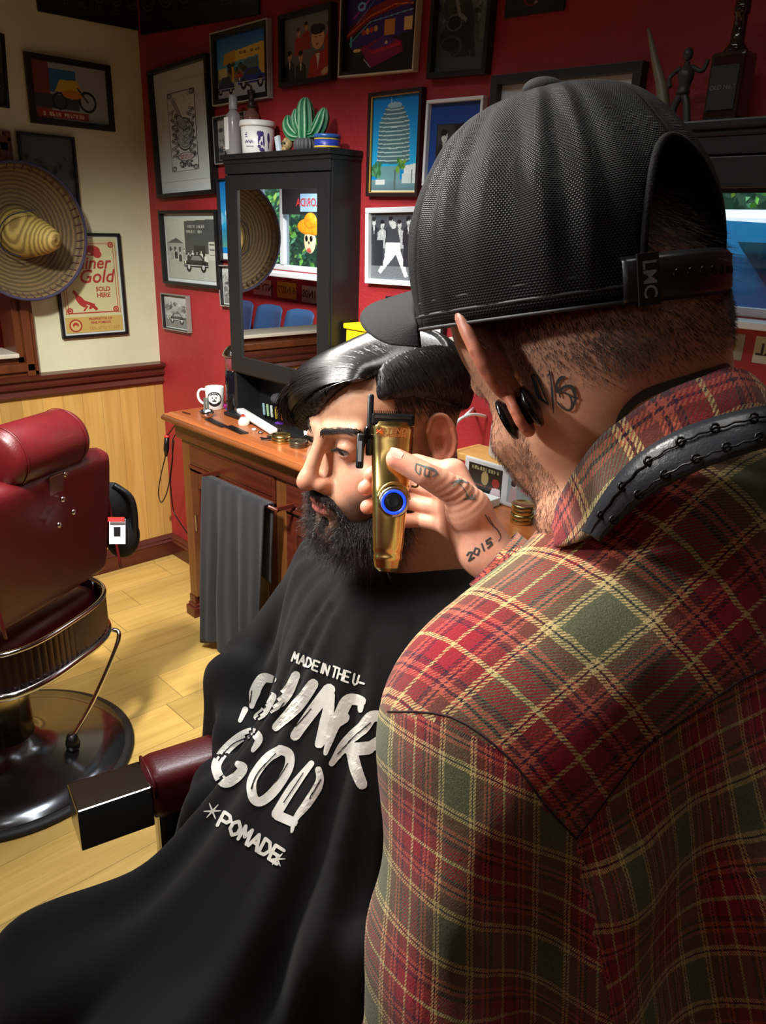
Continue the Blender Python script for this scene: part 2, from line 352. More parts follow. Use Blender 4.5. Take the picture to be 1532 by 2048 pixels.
MB().prism([(1.3+a, -4.6, -0.45+b) for a, b in ((0.62, 2.05), (1.55, 1.48), (0.0, 1.48), (-.5, 2.05))], (0, 0.03, 0)).build('side_window', mat('dark_glass', (20, 60, 80), 0.1), car)
for xx in (0.9, 3.4): MB().lathe((xx, -4.62, -0.13), [(0.31, 0), (0.31, 0.1), (0.2, 0.12)], 24, (0, 1, 0)).build('wheel', BLACKP, car)
van = root('van', (-0.1, -7.7, -0.45), 'white van parked outside, seen in the right mirror', 'van')
MB().box((-1.3, -8.2, -0.3), (0.95, -6.8, 1.9), 0.08).build('body', mat('van_white', (235, 238, 240), 0.3), van)
MB().box((-1.0, -6.8, 1.2), (0.4, -6.78, 1.7)).build('side_window', MATS['dark_glass'], van)
# waiting room chairs and number plates under the sill
BLUEP = mat('blue_plastic', (52, 84, 128), 0.38)
def wchair(x, lab):
    c = root('plastic_chair', (x, -2.7, 0), lab, 'chair', 'blue chairs in the waiting room')
    V = []; F = []; n = 9; m = 12
    for j in range(m+1):
        t = j/m
        if t < 0.5: y = -2.5-0.36*t*2; z = 0.44+0.02*math.cos(t*6)
        else: y = -2.86-0.10*(t-0.5)*2; z = 0.45+0.44*(t-0.5)*2
        for i in range(n+1):
            s = i/n*2-1; w = 0.225*(1-0.12*max(0, t-.5)*2); V.append((x+s*w, y+0.05*s*s*(1 if t > .5 else 0), z+0.03*s*s*(1 if t < .5 else 0)-(0.03*s**4 if j == m else 0)))
    for j in range(m):
        for i in range(n): a = j*(n+1)+i; F.append([a, a+1, a+n+2, a+n+1])
    o = mesh('seat_shell', V, F, BLUEP, c, True); md = o.modifiers.new('s', 'SOLIDIFY'); md.thickness = 0.008
    for sx in (-.18, .18):
        for sy in (-2.55, -2.85): MB().tube([(x+sx*.8, sy, .44), (x+sx*1.1, sy, 0.0)], 0.011, 8).build('leg', STEEL, c)
for i, lb in enumerate(('blue plastic chair farthest along the row seen in the mirror', 'blue plastic chair second in the row seen in the mirror', 'blue plastic chair in the middle of the row seen in the mirror', 'blue plastic chair at the near end of the row seen in the mirror')):
    wchair(-3.28+i*0.47, lb)
def plate(cx, cz, txt, c, tc, lab, y=WY+0.001, w=0.30, h=0.15, group='number plates under the window sill', mirror=False):
    o = MB().box((cx-w/2, y, cz-h/2), (cx+w/2, y+0.004, cz+h/2), 0.001).build('number_plate', mat('plate_%d_%d_%d' % c, c, 0.4, var=.06, vs=20)); tag(o, lab, 'number plate', group)
    V, F = text_vf(txt, h*0.62, 0, 0.002); mesh('lettering', [(cx-a, y+0.0055, cz+b) for a, b, _ in V], F, mat('plate_ink_%d' % tc[0], tc, 0.5), o)
plate(-3.20, 1.02, 'NTY 637', (198, 200, 190), (40, 50, 60), 'pale number plate at the left of the mirrored row under the sill')
plate(-2.80, 1.02, '6 N077', (222, 190, 30), (120, 90, 20), 'yellow number plate under the sill, seen in the mirror')
plate(-2.41, 1.01, '6 1N0S', (206, 204, 192), (60, 60, 66), 'cream number plate between yellow plate and mirror edge')
plate(-2.02, 1.01, 'TX 411', (206, 196, 180), (110, 60, 50), 'beige number plate partly hidden by the mirror frame')
plate(1.42, 1.03, '0L 44', (150, 150, 140), (120, 60, 50), 'worn number plate beside the neck of the man in the cap')
plate(1.78, 1.03, '215 KL', (186, 186, 170), (24, 24, 30), 'number plate reading 215 seen reversed in the right mirror')
plate(-2.42, 1.80, 'FLORIDA', (150, 190, 230), (190, 60, 60), 'blue and yellow number plate on the dark board, seen in the mirror', y=WY+0.024, w=0.26, h=0.15, group=None)
# skull in a sombrero sticker hanging in the window
sk = root('skull_decoration', (-2.42, WY-0.0, 1.45), 'skull decoration wearing an orange sombrero, hanging in the window', 'decoration')
MB().ball((-2.42, WY+0.02, 1.48), (0.085, 0.012, 0.11), 20, 12).build('skull', mat('bone_white', (236, 216, 176), 0.5), sk, True)
MB().ball((-2.40, WY+0.025, 1.60), (0.20, 0.012, 0.075), 24, 10).ball((-2.40, WY+0.03, 1.65), (0.09, 0.02, 0.07), 20, 10).build('hat', mat('orange_felt', (238, 150, 30), 0.5, var=.15, vs=30), sk, True)
for dx in (-.033, .033): MB().ball((-2.42+dx, WY+0.033, 1.50), (0.02, 0.008, 0.026), 12, 8).build('eye_socket', BLACKP, sk, True)
MB().ball((-2.42, WY+0.033, 1.465), (0.009, 0.006, 0.013), 8, 6).build('nose_hole', BLACKP, sk, True)
MB().ball((-2.42, WY+0.03, 1.40), (0.03, 0.01, 0.02), 12, 8).build('mouth', mat('skull_lip', (200, 80, 70), .5), sk, True)
# ------------------------------------------------------------------ pictures
class Art:
    """a small painted picture: colours on a fine grid, x to the right and y downwards, both 0..1"""
    def __init__(s, w, h, bgc, res=0.0022):
        s.nx = max(8, int(w/res)); s.ny = max(8, int(h/res)); s.a = np.ones((s.ny, s.nx, 3))*np.array(bgc, float)
        yy, xx = np.mgrid[0:s.ny, 0:s.nx]; s.x = (xx+.5)/s.nx; s.y = (yy+.5)/s.ny; s.w = w; s.h = h; s.asp = w/h
    def put(s, m, c, al=1.0): s.a[m] = s.a[m]*(1-al)+np.array(c, float)*al; return s
    def rect(s, x0, y0, x1, y1, c, al=1.0): return s.put((s.x >= x0) & (s.x <= x1) & (s.y >= y0) & (s.y <= y1), c, al)
    def ell(s, cx, cy, rx, ry, c, al=1.0, rot=0.0):
        dx = s.x-cx; dy = s.y-cy; ca, sa = math.cos(rot), math.sin(rot); u = dx*ca+dy*sa; v = -dx*sa+dy*ca
        return s.put((u/rx)**2+(v/ry)**2 <= 1, c, al)
    def ring(s, cx, cy, rx, ry, t, c, rot=0.0):
        dx = s.x-cx; dy = s.y-cy; ca, sa = math.cos(rot), math.sin(rot); u = dx*ca+dy*sa; v = -dx*sa+dy*ca
        q = np.sqrt((u/rx)**2+(v/ry)**2); return s.put(np.abs(q-1) <= t, c)
    def poly(s, pts, c, al=1.0):
        m = np.zeros(s.x.shape, bool); n = len(pts)
        for i in range(n):
            x0, y0 = pts[i]; x1, y1 = pts[(i+1) % n]
            if y0 == y1: continue
            m ^= ((s.y >= min(y0, y1)) & (s.y < max(y0, y1)) & (s.x < (x1-x0)*(s.y-y0)/(y1-y0)+x0))
        return s.put(m, c, al)
    def line(s, pts, w, c, al=1.0):
        for (x0, y0), (x1, y1) in zip(pts[:-1], pts[1:]):
            dx, dy = (x1-x0)*s.asp, y1-y0; L = dx*dx+dy*dy+1e-9; px = (s.x-x0)*s.asp; py = s.y-y0; t = np.clip((px*dx+py*dy)/L, 0, 1)
            s.put((px-t*dx)**2+(py-t*dy)**2 <= (w/2)**2, c, al)
        return s
    def grad(s, y0, y1, c0, c1):
        m = (s.y >= y0) & (s.y <= y1); t = ((s.y[m]-y0)/(y1-y0))[:, None]; s.a[m] = np.array(c0, float)*(1-t)+np.array(c1, float)*t; return s
    def blot(s, n, x0, y0, x1, y1, cs, r, seed=0):
        q = random.Random(seed)
        for i in range(n):
            rr = r*q.uniform(.5, 1.4); s.ell(q.uniform(x0, x1), q.uniform(y0, y1), rr, rr*s.asp*q.uniform(.6, 1.4), q.choice(cs), 1, q.uniform(0, 3))
        return s
    def noise(s, k, seed=1):
        q = np.random.default_rng(seed); s.a = s.a*(1+q.normal(0, k, s.x.shape)[..., None]); return s
    def words(s, txt, x0, x1, y, hgt, c, seed=0):
        """a row of lettering too small to read: blocky marks"""
        q = random.Random(seed+len(txt)); n = len(txt); cw = (x1-x0)/n
        for i, ch in enumerate(txt):
            if ch == ' ': continue
            a = x0+i*cw; s.rect(a+cw*.1, y, a+cw*.35, y+hgt, c)
            if q.random() < .6: s.rect(a+cw*.55, y, a+cw*.8, y+hgt, c)
            s.rect(a+cw*.1, y+hgt*q.choice([0, .4, .78]), a+cw*.8, y+hgt*q.choice([.25, .6, 1.0]), c)
        return s
def man(A, cx, top, sc, skin, hair, coat, shirt=None):
    """small painted figure, head and shoulders; sc = head height"""
    a = 1/A.asp
    A.poly([(cx-sc*.95*a, top+sc*3.2), (cx-sc*.85*a, top+sc*1.35), (cx-sc*.2*a, top+sc*1.0), (cx+sc*.2*a, top+sc*1.0), (cx+sc*.85*a, top+sc*1.35), (cx+sc*.95*a, top+sc*3.2)], coat)
    if shirt: A.poly([(cx-sc*.18*a, top+sc*1.0), (cx+sc*.18*a, top+sc*1.0), (cx, top+sc*2.0)], shirt)
    A.rect(cx-sc*.15*a, top+sc*.75, cx+sc*.15*a, top+sc*1.12, np.array(skin)*.85)
    A.ell(cx, top+sc*.5, sc*.34*a, sc*.46, skin); A.ell(cx-sc*.03*a, top+sc*.17, sc*.37*a, sc*.24, hair); A.rect(cx-sc*.36*a, top+sc*.15, cx-sc*.26*a, top+sc*.5, hair)
    A.rect(cx-sc*.2*a, top+sc*.42, cx-sc*.06*a, top+sc*.48, hair); A.rect(cx+sc*.06*a, top+sc*.42, cx+sc*.2*a, top+sc*.48, hair); A.rect(cx-sc*.1*a, top+sc*.72, cx+sc*.1*a, top+sc*.76, np.array(skin)*.6)
def carp(A, x0, y0, w, h, c, win=(60, 70, 80), wheel=(20, 20, 22)):
    f = lambda u, v: (x0+u*w, y0+v*h)
    A.poly([f(0, .85), f(0, .5), f(.2, .42), f(.32, .05), f(.72, .05), f(.86, .42), f(1, .5), f(1, .85)], c)
    A.poly([f(.28, .40), f(.36, .13), f(.68, .13), f(.78, .40)], win)
    for u in (.2, .8): A.ell(*f(u, .85), .11*w, .11*w*A.asp, wheel); A.ell(*f(u, .85), .05*w, .05*w*A.asp, (190, 190, 190))
    A.ell(*f(.06, .55), .03*w, .03*w*A.asp, (240, 235, 210)); A.rect(x0+.02*w, y0+.72*h, x0+.98*w, y0+.76*h, (200, 205, 210))
def art_guitar(w, h):
    A = Art(w, h, (196, 208, 206), .0017); K = (62, 64, 70); q = random.Random(3)
    A.rect(.17, .10, .80, .90, (206, 214, 214)); 
    for t in (.17, .795): A.rect(t, .10, t+.012, .90, K)
    for t in (.10, .895): A.rect(.17, t, .805, t+.006, K)
    for i in range(150):
        x = q.uniform(.2, .77); y = q.uniform(.12, .88)
        if abs(x-.5) > .17 or y < .2 or y > .8: A.ell(x, y, .008, .004, K)
    for cx, cy in ((.23, .13), (.74, .13), (.23, .87), (.74, .87)): A.ring(cx, cy, .05, .022, .2, K); A.ring(cx, cy, .025, .011, .3, K)
    A.poly([(.25, .17), (.32, .15), (.50, .36), (.44, .38)], (150, 156, 160)); A.line([(.25, .17), (.44, .38)], .004, K); A.line([(.32, .15), (.50, .36)], .004, K)
    for i in range(8): A.line([(.27+i*.025, .19+i*.025), (.33+i*.023, .17+i*.025)], .002, K)
    A.ell(.53, .53, .20, .16, (176, 184, 188)); A.ring(.53, .53, .20, .16, .05, K); A.ring(.53, .53, .16, .13, .03, K)
    A.ell(.47, .41, .13, .055, (150, 156, 162), rot=.5); A.ring(.47, .41, .13, .055, .08, K, .5)
    for i in range(240):
        a = q.uniform(0, 6.28); r = q.uniform(.2, .9); A.line([(.53+.18*r*math.cos(a), .53+.145*r*math.sin(a)), (.53+.18*r*math.cos(a+.25), .53+.145*r*math.sin(a+.25))], .0022, (96, 100, 106))
    for y0, s in ((.47, .07), (.53, .08), (.59, .07)):
        A.line([(.50, y0), (.50, y0+s*.6)], .009, K); A.line([(.50, y0+s*.3), (.60, y0)], .007, K); A.line([(.50, y0+s*.3), (.60, y0+s*.6)], .007, K)
    for sx in (-1, 1):
        for i in range(46):
            y = .28+i*.0105; x = .5+sx*(.17+.06*math.sin(i*.9)+q.uniform(0, .05)); A.ring(x, y, .022, .011, .35, (80, 84, 90))
    A.rect(.36, .725, .70, .785, (196, 190, 190)); A.ring(.53, .755, .19, .04, .08, K); A.words('FRANK AND JOHN', .38, .68, .735, .015, (120, 70, 74)); A.words('ROCK AND ROLL', .40, .66, .762, .013, (120, 70, 74))
    for i in range(40): A.ring(q.uniform(.36, .68), q.uniform(.80, .86), .015, .008, .4, K)
    return A
def art_hotrods(w, h):
    A = Art(w, h, (40, 130, 205)); A.grad(0, .5, (24, 108, 196), (96, 176, 222)); A.rect(0, .72, 1, 1, (196, 202, 206)); A.rect(0, .55, 1, .75, (120, 130, 110))
    A.poly([(.16, .27), (1, .18), (1, .37), (.18, .43)], (232, 206, 90)); A.poly([(.82, .2), (1, .18), (1, .72), (.85, .7)], (226, 196, 76)); A.poly([(.16, .27), (.38, .22), (.38, .42), (.12, .45)], (200, 160, 50))
    A.words('HOT  RODS', .46, .86, .27, .045, (50, 50, 60)); A.rect(.55, .42, .82, .62, (86, 130, 130)); A.blot(20, .22, .46, .55, .62, [(40, 60, 40), (70, 90, 60), (30, 40, 50)], .03, 4)
    A.rect(.3, .5, .34, .74, (226, 180, 60)); A.rect(.02, .5, .2, .66, (206, 206, 150))
    carp(A, .42, .55, .55, .3, (36, 66, 170)); carp(A, -.02, .62, .36, .3, (52, 56, 110)); carp(A, .36, .58, .16, .13, (196, 60, 40))
    return A
def art_band(w, h):
    A = Art(w, h, (118, 124, 124)); A.grad(0, 1, (126, 132, 130), (92, 92, 92))
    sk = (214, 160, 120); hr = (28, 24, 26); red = (170, 48, 40)
    man(A, .30, .17, .13, sk, hr, red); man(A, .46, .10, .13, sk, hr, (160, 44, 38)); man(A, .93, .17, .15, sk, hr, red)
    man(A, .10, .50, .16, sk, hr, (40, 40, 44), (220, 220, 215)); man(A, .34, .53, .17, sk, hr, (36, 36, 40), (230, 230, 225))
    A.poly([(.48, 1), (.55, .68), (.66, .60), (.86, .58), (1, .66), (1, 1)], (182, 44, 36)); A.poly([(.66, .62), (.74, .62), (.70, .86)], (226, 222, 214))
    A.ell(.70, .38, .13, .17, (226, 172, 128)); A.ell(.70, .25, .15, .08, hr); A.ell(.63, .22, .08, .06, hr); A.rect(.63, .35, .68, .365, hr); A.rect(.72, .35, .77, .365, hr); A.ell(.69, .47, .03, .018, (150, 50, 40))
    A.ell(.86, .90, .10, .05, (226, 176, 130), rot=-.4)
    return A
def art_diner(w, h):
    A = Art(w, h, (30, 26, 70)); A.grad(0, .5, (22, 20, 110), (60, 30, 120)); A.poly([(0, .62), (1, .52), (1, 1), (0, 1)], (34, 36, 40))
    A.poly([(0, .60), (.3, .37), (1, .22), (1, .34), (.4, .46), (0, .66)], (140, 30, 36)); A.line([(0, .62), (.35, .44), (.7, .36), (1, .38)], .014, (230, 120, 60))
    A.line([(.05, .70), (.35, .50), (.7, .46), (1, .43)], .012, (110, 190, 240)); A.line([(.1, .44), (.4, .22), (.6, .10)], .018, (190, 60, 200)); A.line([(.16, .5), (.5, .2)], .010, (90, 150, 250))
    A.poly([(.05, .72), (.35, .52), (1, .45), (1, .64), (.1, .76)], (58, 40, 140))
    for i in range(4): A.ell(.26+i*.06, .60-i*.008, .028, .03, (232, 170, 90) if i % 2 else (200, 70, 50))
    A.rect(.56, .50, .71, .66, (226, 160, 80)); A.rect(.84, .50, .98, .63, (250, 216, 150)); A.rect(.06, .62, .09, .74, (80, 200, 220))
    A.poly([(.22, .76), (.55, .66), (.82, .73), (.84, .84), (.42, .97), (.38, .97)], (150, 30, 90)); A.poly([(.34, .77), (.56, .66), (.74, .71), (.52, .80)], (90, 50, 150)); A.poly([(.36, .80), (.8, .74), (.8, .77), (.4, .84)], (210, 40, 90))
    A.ell(.60, .73, .02, .016, (255, 240, 200)); A.line([(.28, .88), (.38, .97)], .014, (220, 220, 220)); A.ring(.22, .33, .05, .035, .3, (120, 200, 250)); A.ell(.17, .78, .06, .02, (250, 220, 140))
    return A
def art_bw(seed, dark=False, tone=(150, 158, 156)):
    def f(w, h):
        k = .42 if dark else 1.0; T = lambda v: tuple(np.array((v, v*1.02, v))*k)
        A = Art(w, h, T(170)); A.grad(0, .5, T(190), T(150)); A.rect(0, .62, 1, 1, T(120)); q = random.Random(seed)
        for i in range(60): g_ = q.uniform(30, 200); A.ell(q.random(), q.uniform(.2, .8), q.uniform(.02, .09), q.uniform(.02, .07), T(g_), .7, q.random()*3)
        if seed % 2:
            for i in range(4): man(A, .16+i*.23, .28+q.uniform(-.04, .04), .12, T(190), T(30), T(q.choice([50, 90, 150])), T(210))
        else: carp(A, .15, .5, .7, .32, T(70), T(150))
        return A.noise(.04)
    return f
def art_riders(w, h):
    A = Art(w, h, (84, 96, 94)); A.grad(0, 1, (96, 108, 104), (70, 76, 76)); A.blot(60, 0, 0, 1, .5, [(60, 70, 70), (110, 124, 120), (44, 50, 52)], .06, 5)
    A.ell(.50, .15, .15, .10, (140, 150, 146)); A.ell(.36, .28, .2, .17, (52, 58, 60)); A.poly([(.28, .30), (.62, .24), (.72, .52), (.66, .84), (.3, .84), (.22, .56)], (38, 42, 46)); A.ell(.30, .62, .24, .15, (30, 34, 36)); A.ell(.33, .46, .16, .1, (26, 28, 30)); A.ring(.33, .46, .14, .085, .1, (96, 104, 104))
    A.line([(.30, .12), (.42, .38), (.54, .44)], .05, (120, 130, 128)); A.line([(.62, .4), (.74, .84)], .07, (40, 44, 48)); A.ring(.28, .72, .2, .11, .08, (70, 78, 78)); A.rect(.82, .34, 1, .66, (96, 106, 104)); A.rect(0, .86, 1, 1, (74, 80, 80))
    return A.noise(.05)
def art_tower(w, h):
    A = Art(w, h, (12, 140, 214), .0018); A.grad(0, .75, (8, 124, 206), (40, 176, 230)); A.grad(.86, 1, (120, 160, 166), (88, 120, 130))
    for i in range(13):
        y = .13+i*.043; wd_ = .16+.14*min(1, (i+1)/4)+.004*i; y2 = y+.024
        A.ell(.46, y+.02, wd_, .03, (70, 110, 120)); A.rect(.46-wd_, y-.004, .46+wd_, y+.018, (96, 130, 138)); A.ell(.46, y+.004, wd_*1.03, .020, (176, 206, 204)); A.ell(.46, y-.004, wd_, .014, (86, 124, 132))
    A.ell(.46, .10, .15, .03, (150, 190, 196)); A.line([(.40, .09), (.38, .02)], .006, (220, 235, 235))
    A.rect(.12, .72, .62, .86, (110, 160, 164)); A.poly([(.70, .72), (1, .69), (1, .90), (.70, .90)], (224, 234, 232)); A.rect(.1, .86, .3, .91, (226, 232, 230)); A.rect(.66, .80, 1, .90, (206, 222, 218)); A.rect(.5, .76, .53, .98, (90, 110, 110)); A.rect(.86, .76, .88, .9, (90, 120, 110))
    A.blot(26, .02, .70, .2, .82, [(60, 120, 80), (90, 160, 110)], .035, 2); A.blot(20, .56, .66, .72, .76, [(120, 170, 60), (70, 130, 70)], .03, 8); A.rect(0, .975, 1, 1, (226, 222, 196))
    return A
def art_sea(w, h):
    A = Art(w, h, (20, 130, 205)); A.grad(0, .45, (16, 116, 200), (60, 160, 220)); A.grad(.45, .62, (80, 190, 220), (30, 140, 200)); A.blot(14, 0, .38, 1, .5, [(120, 190, 230), (190, 220, 235)], .12, 2); A.grad(.62, .85, (40, 130, 170), (90, 150, 140)); A.rect(0, .92, 1, 1, (215, 222, 222)); return A
def art_bluemat(w, h):
    A = Art(w, h, (26, 66, 140)); A.rect(.14, .26, .84, .88, (40, 42, 44)); A.rect(.16, .27, .48, .87, (58, 60, 62)); A.rect(.49, .27, .82, .87, (34, 36, 38))
    man(A, .30, .33, .17, (196, 200, 196), (24, 24, 26), (36, 38, 40), (180, 184, 180)); man(A, .64, .26, .13, (190, 194, 190), (28, 28, 30), (54, 56, 58), (190, 190, 186))
    return A
def art_walkers(w, h):
    A = Art(w, h, (70, 76, 82)); A.rect(0, .8, 1, 1, (110, 116, 120)); q = random.Random(5)
    for i in range(6): man(A, .06+i*.19, .06+.05*(i % 2), .13, (190, 196, 196), (30, 32, 36), ((40, 44, 50), (170, 176, 178))[i % 2], (200, 204, 204))
    A.poly([(.34, .42), (.64, .42), (.66, .56), (.84, .94), (.76, .96), (.56, .62), (.38, .78), (.22, .92), (.16, .88), (.30, .70)], (214, 222, 224)); A.poly([(.36, .2), (.58, .2), (.66, .44), (.34, .44)], (60, 66, 72)); A.ell(.5, .18, .06, .06, (190, 196, 196))
    A.rect(.02, .4, .28, .8, (44, 48, 54)); A.rect(.72, .4, .98, .8, (40, 44, 50)); return A.noise(.06)
def art_garage(w, h):
    A = Art(w, h, (178, 184, 174)); A.grad(0, .5, (196, 202, 190), (176, 182, 170)); A.poly([(.38, .06), (1, .03), (1, .56), (.38, .60)], (74, 80, 78)); A.words('DIXIE RIDES', .44, .78, .12, .05, (170, 176, 166)); A.words('GARAGE INC', .42, .74, .20, .045, (166, 172, 162))
    A.poly([(0, .42), (.2, .34), (.36, .42), (.36, .60), (0, .62)], (160, 166, 156)); A.poly([(0, .42), (.2, .33), (.36, .42)], (84, 90, 84)); A.rect(.56, .44, .78, .70, (48, 52, 50)); A.rect(.84, .38, .97, .66, (186, 192, 182))
    for i in range(3): A.rect(.05+.1*i, .48, .09+.1*i, .55, (70, 76, 72)); A.rect(.86, .42+.08*i, .95, .43+.08*i, (60, 66, 62))
    A.rect(0, .68, 1, 1, (168, 174, 164)); q = random.Random(9)
    for i in range(9): man(A, .10+i*.085, .50+q.uniform(-.02, .05), .055, (200, 205, 195), (40, 44, 42), q.choice([(50, 54, 52), (150, 156, 148), (200, 205, 196)]))
    carp(A, .34, .58, .48, .25, (44, 48, 46), (120, 126, 120)); return A.noise(.04)
def art_cert(w, h):
    A = Art(w, h, (214, 220, 222))
    for i in range(9): A.words('BARBER SHOP CERTIFICATE'[:22-i], .2, .8, .12+i*.085, .018, (170, 176, 182), i)
    return A
def art_poster(w, h):
    A = Art(w, h, (20, 22, 26), .0025); c = (74, 82, 90)
    for i in range(6):
        cx = .08+i*.17; A.ring(cx, .52, .06, .16, .09, c); A.ring(cx, .52, .04, .10, .12, c); A.words('STYLE', cx-.04, cx+.04, .74, .03, c, i); A.words('BARBER', cx-.045, cx+.045, .80, .02, c, i+4)
    return A
def art_frank(w, h):
    A = Art(w, h, (196, 202, 206)); A.ell(.22, .22, .1, .12, (90, 96, 100)); A.ell(.24, .20, .06, .06, (150, 156, 160)); A.ell(.7, .16, .05, .06, (140, 146, 150)); A.line([(.15, .5), (.5, .3), (.9, .45)], .02, (110, 116, 120)); A.blot(30, .1, .3, .9, .9, [(120, 126, 130), (90, 96, 100), (170, 176, 180)], .05, 6); return A
def art_moto(w, h):
    A = Art(w, h, (150, 156, 156)); A.rect(0, 0, .22, 1, (120, 60, 50)); A.rect(.22, .1, .58, .5, (44, 100, 150)); A.poly([(.28, .5), (.36, .28), (.6, .26), (.66, .5)], (200, 160, 50)); A.rect(.0, .55, .6, .8, (60, 60, 64))
    A.ring(.34, .66, .09, .14, .14, (26, 26, 28)); A.ring(.72, .62, .11, .17, .14, (26, 26, 28)); A.ell(.52, .52, .14, .08, (190, 120, 40)); A.line([(.6, .4), (.72, .62)], .04, (60, 60, 64)); A.rect(.05, .84, .72, .97, (150, 40, 34)); A.words('V TWIN SERVICE', .1, .66, .87, .07, (220, 200, 170)); return A
def art_shiner(w, h):
    A = Art(w, h, (198, 196, 148), .0013); Rd = (166, 54, 48); A.rect(0, .83, 1, 1, (190, 164, 92))
    for t in (.03, .07): 
        A.rect(t, .03+t*.3, t+.008, .80, Rd); A.rect(1-t, .03+t*.3, 1-t+.008, .80, Rd); A.rect(t, .03+t*.4, 1-t, .035+t*.4, Rd); A.rect(t, .795-t*.2, 1-t, .80-t*.2, Rd)
    for cx, cy in ((.10, .07), (.9, .07), (.10, .76), (.9, .76)): A.ring(cx, cy, .04, .025, .3, Rd); A.ell(cx, cy, .02, .012, Rd)
    A.ell(.56, .13, .15, .055, Rd); A.ell(.46, .10, .05, .03, Rd); A.ell(.66, .17, .07, .04, Rd); A.ell(.52, .16, .03, .012, (198, 196, 148))
    A.ell(.30, .66, .10, .045, Rd, rot=.6); A.line([(.2, .56), (.32, .66), (.48, .70), (.55, .75)], .035, Rd); A.line([(.4, .72), (.34, .76)], .02, Rd); A.ell(.48, .72, .06, .02, Rd, rot=-.4)
    A.ell(.17, .92, .11, .07, Rd); A.ell(.17, .92, .085, .055, (198, 176, 110)); A.ell(.17, .915, .05, .03, Rd); A.ell(.17, .93, .03, .015, (198, 176, 110))
    A.words('WWW SHINERGOLD', .40, .94, .945, .012, (170, 120, 60)); A.words('TRADE BARBERS', .40, .94, .965, .012, (170, 120, 60))
    return A
def art_post(w, h):
    A = Art(w, h, (206, 208, 208), .0015); A.rect(.04, .07, .50, .93, (34, 34, 28)); A.words('BARBERSHOP', .08, .46, .14, .10, (150, 146, 100)); A.ell(.27, .45, .05, .2, (160, 140, 90)); A.words('CLASSIC CUTS', .12, .44, .66, .05, (150, 60, 40)); A.ell(.42, .52, .05, .14, (150, 44, 36)); A.poly([(.34, .93), (.38, .66), (.48, .64), (.50, .93)], (222, 200, 206))
    A.rect(.58, .07, .97, .93, (150, 162, 168)); A.ell(.66, .38, .03, .1, (220, 200, 190)); A.ell(.655, .34, .035, .1, (40, 32, 34)); A.poly([(.60, .93), (.62, .5), (.70, .5), (.71, .93)], (180, 160, 160)); A.poly([(.74, .5), (.82, .22), (.94, .45), (.86, .56)], (214, 120, 150)); A.rect(.76, .56, .84, .93, (140, 160, 150)); return A
FRAME_SPECS = []
